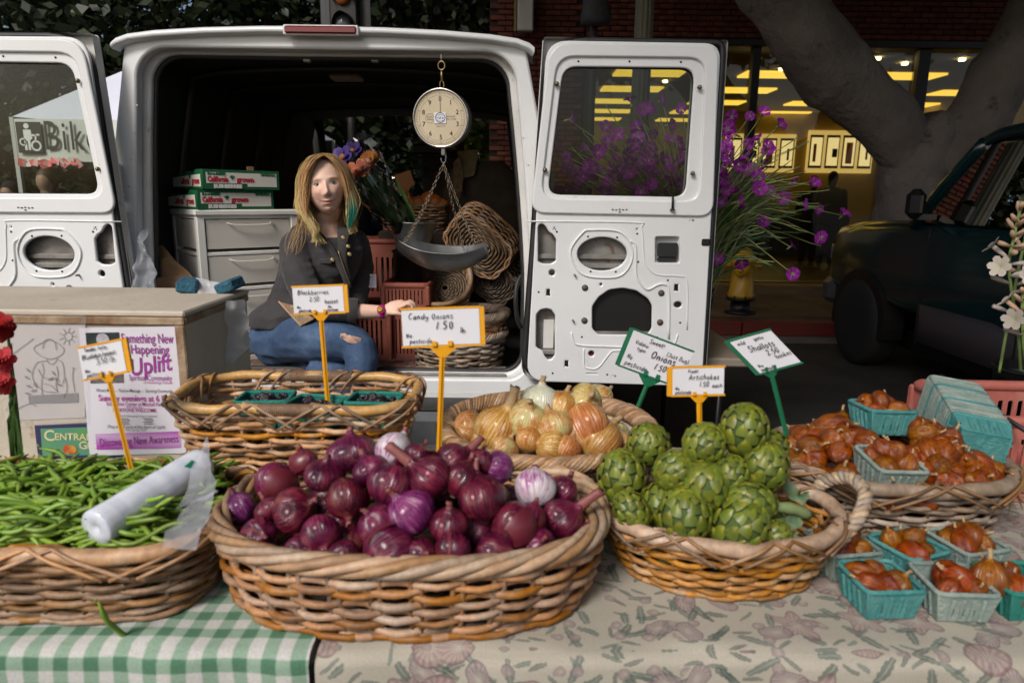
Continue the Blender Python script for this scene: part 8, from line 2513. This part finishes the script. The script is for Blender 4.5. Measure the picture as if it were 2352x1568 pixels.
n0 = len(hm.v)                                                # scalp under the strands
ids = {}
for j in range(25):
 ph = pi * (.01 + .80 * j / 24)
 for i in range(48):
  th = tau * i / 48; ids[j, i] = hm.pt(HT @ Vector((.0785 * sin(ph) * sin(th), -.100 * sin(ph) * cos(th), .1215 * cos(ph)))); tints.append(list(dark_r))
for j in range(24):
 for i in range(48):
  th = tau * (i + .5) / 48; ph = pi * (.01 + .80 * (j + .5) / 24)
  if cos(th) * sin(ph) > .42 and cos(ph) < .80 or cos(th) > .25 and cos(ph) < .25: continue
  hm.face((ids[j, i], ids[j, (i + 1) % 48], ids[j + 1, (i + 1) % 48], ids[j + 1, i]))
hme = hm.mesh('hair', hair_mat(), False)
ha = hme.color_attributes.new('tint', 'FLOAT_COLOR', 'POINT'); ha.data.foreach_set('color', [q for c in tints for q in (c[0], c[1], c[2], 1)])
put('hair', hme, person)
# jacket
jk_m = pmat('jacket_cloth', (.024, .021, .024), (.038, .034, .037), scale=8, rough=.85, bump=.5, bscale=18, sheen=.15)
jb = MB()
JR = [(650, 742, 2.93, .150, .148), (668, 715, 2.93, .158, .138)] + TR[3:8]
jb.loft(torso_rings(JR, .010), True, True, True)
chain_tube(jb, R_ARM[:4], [.068, .062, .056, .046]); chain_tube(jb, L_ARM, [.066, .060, .050])
sh0, sh1 = at(694, 548, 2.90), at(800, 545, 2.97)
chain_tube(jb, [sh0, at(750, 535, 2.95), sh1], [.060, .052, .058])
jme = fuse(jb, .0065, jk_m, 'jacket', 3, .0055, 15, 3)
jk = put('jacket', jme, person)
for s, pts in ((-1, [(716, 528, 2.86), (742, 552, 2.805), (768, 590, 2.80), (792, 640, 2.80), (800, 690, 2.81)]), (1, [(790, 524, 2.88), (786, 556, 2.82), (788, 600, 2.81), (802, 640, 2.81)])):
 path = catmull(J(*pts), 6); mb = MB(); n = len(path)
 for i, p in enumerate(path):
  f = i / (n - 1); w = (.034 * (1 - f) + .012) * (1 if s < 0 else 1.0)
  mb.pt(p + Vector((-w * .6, .004, .010 * (1 - f)))); mb.pt(p + Vector((0, -.012, .006 * (1 - f)))); mb.pt(p + Vector((w * .6, .002, 0)))
 for i in range(n - 1): mb.face((3 * i, 3 * i + 1, 3 * i + 4, 3 * i + 3)); mb.face((3 * i + 1, 3 * i + 2, 3 * i + 5, 3 * i + 4))
 mb.build('collar', jk_m, jk, recalc=False)
nk = J((750, 524, 2.86), (757, 540, 2.835), (768, 566, 2.82), (777, 544, 2.84), (780, 522, 2.87))
for px, py, Y in ((789, 546, 2.797), (764, 597, 2.790), (803, 584, 2.81), (800, 566, 2.81)):
 mb = MB(); mb.lathe([(.008, 0), (.0095, .003), (.007, .005), (.001, .003)], 12); mb.build('button', brassy, jk, at(px, py, Y), (radians(80), 0, .2))
mb = MB(); mb.tube(catmull(J((776, 575, 2.796), (790, 615, 2.790), (806, 660, 2.79)), 5), .0028, 5); mb.build('zip', brassy, jk)
mb = MB(); pth = J((800, 712, 2.70), (822, 714, 2.705)); mb.tube([pth[0], pth[0].lerp(pth[1], .5), pth[1]], [.049, .052, .049], 14, caps=False); mb.build('cuff', jk_m, jk)
mb = MB(); mb.box(at(748, 600, 2.800), (.050, .010, .022), bevel=.004); mb.build('pocket_flap', jk_m, jk)
# jeans with a rip at the knee
def denim():
 m, nt, b, out = base_mat('denim')
 v = coords(nt, rand=False)
 col = ramp(nt, noise_tex(nt, v, 7, 4), [(.32, (.020, .042, .095)), (.55, (.045, .085, .165)), (.72, (.10, .155, .25))])
 w_ = noise_tex(nt, coords(nt, (1, 1, .2), False), 220, 2)
 col = mixc(nt, .4, col, ramp(nt, w_, [(.3, (.3, .3, .3)), (.7, (.7, .7, .7))]), 'OVERLAY')
 nt.links.new(col, b.inputs['Base Color']); b.inputs['Roughness'].default_value = .9
 return m
pj = MB()
pj.loft(torso_rings(TR[:3], .012), True, True, True)
chain_tube(pj, R_LEG, [.105, .098, .070, .060, .050]); chain_tube(pj, L_LEG, [.088, .078, .066, .055])
chain_tube(pj, J((640, 785, 2.90), (668, 790, 2.98)), [.115, .10])
jeans = put('jeans', fuse(pj, .0065, denim(), 'jeans', 3, .0038, 13, 9), person)
mb = MB(); c = at(806, 776, 2.625); n = 14
for i in range(n): a = tau * i / n; mb.pt(c + Vector((.040 * cos(a) * (1 + .18 * sin(5 * a)), -.016 + .016 * abs(cos(a)), .016 * sin(a) * (1 + .25 * sin(3 * a)) - .010 * cos(a))))
mb.pt(c + Vector((0, -.022, 0)))
for i in range(n): mb.face((i, (i + 1) % n, n))
mb.build('knee_rip', pmat('knee_skin', (.56, .33, .24), rough=.6), jeans, recalc=False)
thread = pmat('denim_thread', (.45, .48, .52), rough=.9)
for k in range(12):
 a = rh.uniform(0, tau); p = c + Vector((.039 * cos(a), -.016, .016 * sin(a) - .010 * cos(a))); mb = MB(); mb.tube([p, p + Vector((rh.uniform(-.006, .012), -.006, rh.uniform(-.014, .006)))], .0009, 4); mb.build('frayed_thread', thread, jeans)
# apron and watch
apron_m = floral_mat('apron_print', (.34, .24, .14), (.25, .10, .06), (.12, .11, .09), (.07, .09, .05), 24.0, .36)
A, B, C, D = J((640, 692, 2.735), (700, 705, 2.72), (740, 722, 2.70), (690, 748, 2.70)); mb = MB(); uvs = []
for i in range(9):
 for j in range(9): p = A.lerp(B, i / 8).lerp(D.lerp(C, i / 8), j / 8) - Vector((0, .012 * sin(pi * i / 8), 0)); mb.pt(p); uvs.append((p.x, p.z))
for i in range(8):
 for j in range(8): a = i * 9 + j; mb.face((a, a + 1, a + 10, a + 9))
me = mb.mesh('apron', apron_m); uv = me.uv_layers.new(name='UVMap')
for l in me.loops: uv.data[l.index].uv = uvs[l.vertex_index]
ap = put('apron', me, person)
mb = MB(); mb.tube([A, D, C], .0035, 6); mb.build('apron_border', pmat('apron_tan', (.42, .24, .15), rough=.8), ap)
wp = w0.lerp(R_ARM[-2], .06)
wt = empty('wrist_watch', wp, label='magenta wrist watch with a yellow face on the resting arm', cat='watch')
ax = (w0 - R_ARM[-2]).normalized(); q = ax.to_track_quat('Z', 'Y')
mb = MB(); mb.lathe([(.0265, -.009), (.0285, -.009), (.0285, .009), (.0265, .009), (.0265, -.009)], 24); o = mb.build('strap', pmat('watch_magenta', (.42, .012, .20), rough=.4), wt); o.rotation_mode = 'QUATERNION'; o.rotation_quaternion = q
fd = Vector((-.1, -.9, .42)).normalized(); q2 = fd.to_track_quat('Z', 'Y')
mb = MB(); mb.lathe([(.001, 0), (.017, 0), (.018, .004), (.014, .007), (.001, .007)], 20); o = mb.build('watch_case', MATS['watch_magenta'], wt, fd * .024); o.rotation_mode = 'QUATERNION'; o.rotation_quaternion = q2
mb = MB(); mb.lathe([(.013, 0), (.001, .0006)], 20); o2 = mb.build('watch_face', pmat('watch_yellow', (.62, .36, .02), rough=.4), wt, fd * .0315); o2.rotation_mode = 'QUATERNION'; o2.rotation_quaternion = q2
mb = MB(); mb.tube([(-.005, 0, 0), (0, .004, 0), (.004, -.003, 0), (.001, .002, 0)], .0014, 4); o3 = mb.build('watch_picture', ink, wt, fd * .0325); o3.rotation_mode = 'QUATERNION'; o3.rotation_quaternion = q2
# -- people far behind
def far_person(label, x, y, z, top_c, hair_c, leg_c, turn=0.0, h=1.68):
 s = h / 1.7; mb = MB()
 mb.loft([[Vector((rx * cos(tau * k / 16), ry * sin(tau * k / 16), zz)) * s for k in range(16)] for zz, rx, ry in ((.86, .16, .11), (1.0, .15, .11), (1.2, .17, .12), (1.36, .19, .11), (1.44, .10, .07))], True, True, True)
 chain_tube(mb, [Vector((0, 0, 1.42)) * s, Vector((0, 0, 1.52)) * s], [.055, .05]); mb.sphere(Vector((0, 0, 1.60)) * s, .105 * s, 14, 10, (.78, .92, 1.1))
 for sd in (-1, 1):
  chain_tube(mb, [Vector((sd * .19, 0, 1.36)) * s, Vector((sd * .23, -.02, 1.1)) * s, Vector((sd * .20, -.14, .92)) * s], [.055, .045, .032]); chain_tube(mb, [Vector((sd * .09, 0, .9)) * s, Vector((sd * .09, 0, .48)) * s, Vector((sd * .10, .0, .06)) * s, Vector((sd * .10, -.10, .04)) * s], [.085, .065, .045, .035])
 o = put('person', fuse(mb, .02, pmat('far_skin', (.30, .18, .12), rough=.6), 'person', 2), None, (x, y, z), (0, 0, turn)); tag(o, label, 'person')
 g = MB(); g.loft([[Vector((rx * cos(tau * k / 16), ry * sin(tau * k / 16), zz)) * s for k in range(16)] for zz, rx, ry in ((.80, .185, .135), (1.0, .175, .13), (1.2, .195, .14), (1.36, .215, .13), (1.45, .115, .085))], True, True, True)
 for sd in (-1, 1): chain_tube(g, [Vector((sd * .19, 0, 1.36)) * s, Vector((sd * .23, -.02, 1.1)) * s], [.072, .062])
 put('shirt', fuse(g, .02, top_c, 'shirt', 2, .008, 9), o)
 g = MB()
 for sd in (-1, 1): chain_tube(g, [Vector((sd * .09, 0, .9)) * s, Vector((sd * .09, 0, .48)) * s, Vector((sd * .10, 0, .10)) * s], [.11, .085, .065])
 put('trousers', fuse(g, .02, leg_c, 'trousers', 2), o)
 g = MB(); g.sphere(Vector((0, .022, 1.63)) * s, .112 * s, 14, 10, (.82, .92, 1.05)); g.sphere(Vector((0, .05, 1.54)) * s, .085 * s, 12, 8, (.9, .7, 1.3)); put('hair', fuse(g, .015, hair_c, 'hair', 2), o)
dk = pmat('dark_wear', (.012, .011, .012), rough=.9); hb = pmat('hair_brown', (.05, .025, .012), rough=.6)
p = at(104, 420, 7.0); far_person('person in a light blue shirt seen through the left door window', p.x, 7.0, 0, pmat('shirt_blue', (.22, .30, .44), rough=.9), hb, dk, 0, 1.58)
p = at(18, 420, 6.7); far_person('person in a white top at the far left edge, through the door window', p.x, 6.7, 0, pmat('shirt_white', (.55, .55, .56), rough=.9), dk, dk, 0, 1.45)
p = at(1912, 430, 13.0); far_person('dark silhouetted person standing inside the shop, right of two', p.x, 13.0, .16, dk, dk, dk, 2.6, 1.72)
p = at(1868, 430, 13.5); far_person('person with reddish hair inside the shop, left of two', p.x, 13.5, .16, dk, pmat('hair_red', (.16, .04, .02), rough=.7), dk, 2.9, 1.66)
# ================================================================== FLOWERS AND CRATES AT THE EDGES
table('folding_table', 'pale folding table standing behind the open right van door', .30, 1.03, 2.80, 4.00, .745, pmat('table_beige', (.30, .25, .20), (.25, .21, .165), scale=5, rough=.5))
def bloom_mat(name, stops, rmax):
 m, nt, b, out = base_mat(name)
 tc = nt.nodes.new('ShaderNodeTexCoord'); oi = nt.nodes.new('ShaderNodeObjectInfo')
 ln = nt.nodes.new('ShaderNodeVectorMath'); ln.operation = 'LENGTH'; nt.links.new(tc.outputs['Object'], ln.inputs[0])
 col = ramp(nt, mth(nt, 'DIVIDE', ln.outputs['Value'], rmax), stops)
 hs = nt.nodes.new('ShaderNodeHueSaturation'); nt.links.new(mth(nt, 'MULTIPLY_ADD', oi.outputs['Random'], .7, .6), hs.inputs['Value'])
 nt.links.new(col, hs.inputs['Color']); nt.links.new(hs.outputs[0], b.inputs['Base Color']); b.inputs['Roughness'].default_value = .6
 tl = nd(nt, 'ShaderNodeBsdfTranslucent'); nt.links.new(hs.outputs[0], tl.inputs[0])
 mx = nt.nodes.new('ShaderNodeMixShader'); mx.inputs[0].default_value = .3
 nt.links.new(b.outputs[0], mx.inputs[1]); nt.links.new(tl.outputs[0], mx.inputs[2]); nt.links.new(mx.outputs[0], out.inputs[0])
 return m
CC = bloom_mat('cockle_petal', [(.0, (.50, .42, .50)), (.22, (.52, .36, .50)), (.42, (.46, .05, .46)), (1, (.36, .010, .38))], .028)
def cockle(seed, cup):
 r = random.Random(seed); mb = MB()
 for k in range(5):
  a0 = tau * k / 5 + r.uniform(-.08, .08); na, nr_ = 4, 4
  st = len(mb.v)
  for i in range(nr_ + 1):
   t = i / nr_
   for j in range(na + 1):
    u = (j / na - .5)
    a = a0 + u * (.55 + .75 * t ** .6); rr = .028 * t * (1 - .10 * abs(u) * 2 + (.05 if abs(u) == .25 and i == nr_ else 0))
    mb.pt((rr * cos(a), rr * sin(a), cup * t ** .7 + .003 * sin(j * 2.1 + k) * t - .006 * t * t))
  for i in range(nr_):
   for j in range(na): q = st + i * (na + 1) + j; mb.face((q, q + 1, q + na + 2, q + na + 1))
 return mb
cock_me = [cockle(s, c).mesh('flower', CC) for s, c in ((1, .008), (2, .014), (3, .026))]
cal = MB(); cal.lathe([(.002, -.022), (.0045, -.014), (.0045, -.004), (.002, .004)], 6)
stem_m = pmat('cockle_stem', (.17, .21, .065), (.28, .31, .12), scale=20, rough=.6, orand=.2)
cal_me = cal.mesh('calyx', stem_m, True)
FB = Vector((.86, 3.32, .75))
fb_ = empty('flower_bucket', FB, label='dark bucket behind the right door holding the purple flowers', cat='bucket')
mb = MB(); mb.lathe([(.001, 0), (.10, 0), (.125, .22), (.130, .225), (.125, .23), (.115, .215), (.09, .02)], 24); mb.build('body', trim_m, fb_)
bq = empty('purple_flower_bunch', FB + Vector((0, 0, .2)), label='huge airy bunch of purple corn cockles behind the right van door', cat='flowers')
rq = random.Random(77); O_ = Vector(bq.location)
spots = [(1306, 275), (1390, 292), (1357, 390), (1302, 370), (1300, 398), (1535, 288), (1521, 230), (1488, 250), (1449, 237), (1564, 250), (1362, 388), (1338, 345), (1466, 295), (1420, 310), (1440, 335), (1380, 345), (1486, 440), (1530, 405), (1396, 325), (1555, 325),
         (1658, 300), (1680, 268), (1722, 268), (1752, 262), (1690, 310), (1672, 345), (1680, 372), (1742, 408), (1788, 290), (1745, 373), (1765, 345), (1680, 485), (1650, 465), (1652, 515), (1697, 465), (1748, 510), (1650, 555), (1880, 480), (1935, 495), (1885, 545), (1832, 422), (1868, 425), (1850, 470), (1820, 628), (1815, 567), (1768, 440), (1800, 455), (1700, 400), (1660, 400), (1720, 330)]
for k in range(120): spots.append((rq.gauss(1465, 78), rq.gauss(398, 34)))
for k in range(30): spots.append((rq.gauss(1695, 36), rq.gauss(420, 75)))
for k, (px, py) in enumerate(spots):
 if py > 452 and px < 1620: py = 440
 Y = 3.30 + rq.uniform(-.22, .30); h = at(px, py, Y) - O_
 base_ = Vector((rq.uniform(-.06, .06), rq.uniform(-.06, .06), -.05))
 out_ = Vector((h.x, h.y, 0)); droop = .16 if px > 1790 else 0.04
 mid = base_.lerp(h, .55) + Vector((0, 0, .10 + droop)) - out_ * .12
 mb = MB(); mb.tube(catmull([base_, base_.lerp(mid, .5) + Vector((0, 0, .03)), mid, h], 5), .0022, 4, caps=False); mb.build('stem', stem_m, bq)
 dirv = (Vector((rq.gauss(.1, .5), -1.0, rq.gauss(.25, .5))) if k % 4 else Vector((rq.gauss(0, .6), rq.gauss(-.3, .5), rq.gauss(.6, .4)))).normalized()
 o = put('flower', cock_me[k % 3 if k % 4 else 2], bq, h); o.rotation_mode = 'QUATERNION'; o.rotation_quaternion = dirv.to_track_quat('Z', 'Y') @ Euler((0, 0, rq.uniform(0, 6))).to_quaternion()
 s = rq.uniform(.9, 1.3); o.scale = (s, s, s); put('calyx', cal_me, o)
for k in range(250):                                         # budding stems and blades
 if k % 3: px, py = rq.gauss(1730, 75), rq.gauss(440, 75)
 else: px, py = rq.gauss(1470, 90), rq.gauss(370, 60)
 px = min(px, 1925); Y = 3.3 + rq.uniform(-.25, .3); h = at(px, max(235, py), Y) - O_
 base_ = Vector((rq.uniform(-.08, .08), rq.uniform(-.08, .08), -.05))
 mid = base_.lerp(h, .5) + Vector((0, 0, .10 + (.1 if px > 1780 else 0)))
 mb = MB(); pth = catmull([base_, mid, h], 6); n = len(pth)
 mb.tube(pth, [.0016 + .0022 * max(0, i / (n - 1) - .82) * 5 * (1 if i < n - 1 else .2) for i in range(n)], 4, caps=False); mb.build('bud_stem', stem_m, bq)
for k in range(130):
 a = rq.uniform(0, tau); h = at(rq.gauss(1650, 110), rq.gauss(470, 65), 3.3 + rq.uniform(-.2, .3)) - O_
 ribbon_leaf('blade', [Vector((rq.uniform(-.08, .08), rq.uniform(-.08, .08), -.03)), h * .55 + Vector((0, 0, .10)), h], .006, leaf_g, bq)
# faded red crate at the right, cane across it, tuberoses
crate((1.245, 1.545, TZ + .008), .42, .30, .185, -.03, 'faded pinkish red slotted crate at the right behind the shallots', crate_p, 1, 14, None)
mb = MB(); mb.tube([at(2162, 862, 1.68), at(2360, 992, 1.33)], .0055, 6); tag(mb.build('black_rod', trim_m, None), 'thin black rod lying across the faded red crate', 'rod')
tb = at(2335, 850, 1.90)
tk2 = empty('flower_tub', (tb.x + .05, 1.90, .60), label='black tub of tall flowers behind the faded red crate', cat='bucket')
mb = MB(); mb.lathe([(.001, 0), (.07, 0), (.098, tb.z - .60), (.103, tb.z - .596), (.098, tb.z - .59), (.08, .02)], 24); mb.build('body', trim_m, tk2)
mb = MB(); mb.box((tb.x + .15, 1.95, .30), (.34, .30, .596), bevel=.01); tag(mb.build('wooden_stand', pmat('stand_dark', (.03, .022, .015), rough=.9), None), 'dark wooden stand carrying the black flower tub', 'stand')
wp_ = bloom_mat('tuberose_petal', [(0, (.50, .56, .30)), (.4, (.62, .56, .45)), (1, (.68, .60, .55))], .03)
bud_m = pmat('tuberose_bud', (.42, .24, .16), (.50, .38, .24), scale=40, rough=.6, orand=.15)
green_b = pmat('spike_green', (.13, .22, .05), (.20, .28, .09), scale=30, rough=.55)
def spike(label, pts, n, seed):
 r = random.Random(seed); t = empty('flower_spike', pts[0], label=label, cat='flower'); o0 = Vector(pts[0]); path = catmull([Vector(p) - o0 for p in pts], 8)
 mb = MB(); mb.tube(path, .0042, 6); mb.build('stem', green_b, t)
 for k in range(n):
  f = .42 + .58 * k / n; p = path[min(len(path) - 1, int(f * (len(path) - 1)))]; a = k * 2.4
  d = Vector((cos(a), sin(a) * .7 - .5, .75 if f > .72 else .25)).normalized(); L_ = .050 * (1.15 - .55 * (f - .42) / .58)
  mb = MB(); mb.tube([p, p + d * L_ * .6, p + d * L_], [.003, .0065, .0035 if f > .72 else .006], 7); b = mb.build('bud', bud_m if f > .60 else wp_, t)
  if f < .70 and k % 2 == 0:
   mb = MB(); petal_ring(mb, Vector((0, 0, 0)), Matrix.Identity(3), 6, .030, .8, .010); o = mb.build('flower', wp_, b, p + d * L_); o.rotation_mode = 'QUATERNION'; o.rotation_quaternion = d.to_track_quat('Z', 'Y')
spike('tall white tuberose spike with pink buds at the right edge', J((2345, 860, 1.86), (2338, 760, 1.84), (2318, 620, 1.82), (2330, 540, 1.82), (2348, 462, 1.82)), 22, 1)
spike('shorter white tuberose spike cut by the right edge', J((2362, 860, 1.80), (2352, 800, 1.78), (2348, 720, 1.78), (2350, 660, 1.78)), 14, 2)
spike('thin flower spike beside the tuberoses, stem bare', J((2295, 855, 1.88), (2312, 760, 1.88), (2335, 640, 1.88), (2360, 520, 1.88)), 8, 3)
rootm = pmat('dry_roots', (.16, .11, .06), (.24, .17, .10), scale=40, rough=.9)
rt = MB(); r8 = random.Random(8); c = at(2325, 1130, 1.22)
for k in range(46):
 d = Vector((r8.gauss(0, 1), r8.gauss(-.3, .6), r8.gauss(-.2, .8))).normalized(); rt.tube(catmull([c, c + d * .02 + Vector((0, 0, r8.uniform(-.01, .01))), c + d * r8.uniform(.03, .055)], 3), .0009, 3, caps=False)
tag(rt.build('dry_root_tuft', rootm, None, recalc=False), 'tuft of dry brown roots hanging beside the grey shallot basket', 'roots')
# red and coral blooms at the left edge
reds_ = pmat('carnation_red', (.40, .010, .012), (.30, .006, .008), scale=30, rough=.7); coral = pmat('bloom_coral', (.62, .06, .07), (.55, .045, .06), scale=20, rough=.7)
for k, (px, py, Y, r, m_, lab) in enumerate(((-2, 752, 1.28, .028, reds_, 'red carnation at the left edge, above the coral blooms'), (4, 826, 1.27, .025, coral, 'coral bloom at the left edge, upper of two'), (2, 878, 1.26, .025, coral, 'coral bloom at the left edge, lower of two'))):
 h = at(px, py, Y); t = empty('cut_flower', (h.x - .04, Y, TZ + .01), label=lab, cat='flower', group='red flowers at the left edge'); o0 = Vector(t.location)
 mb = MB(); mb.tube(catmull([(0, .06, 0), (.015, .05, (h.z - o0.z) * .6), h - o0 + Vector((0, .02, -.01))], 5), .003, 5); mb.build('stem', leaf_g, t)
 mb = MB(); q = Vector((.35, -.9, .25)).to_track_quat('Z', 'Y').to_matrix()
 for j in range(6): petal_ring(mb, h - o0 + q @ Vector((0, 0, .003 * j)), q @ Euler((0, 0, j * .7)).to_matrix(), 9 if m_ is reds_ else 6, r * (1.12 - .14 * j), .75, .006 + .006 * j)
 mb.build('flower_head', m_, t, recalc=False)
 ribbon_leaf('leaf', [Vector((.01, .05, .02)), Vector((.03, .02, (h.z - o0.z) * .6)), h - o0 + Vector((.02, .0, -.03))], .006, leaf_g, t)
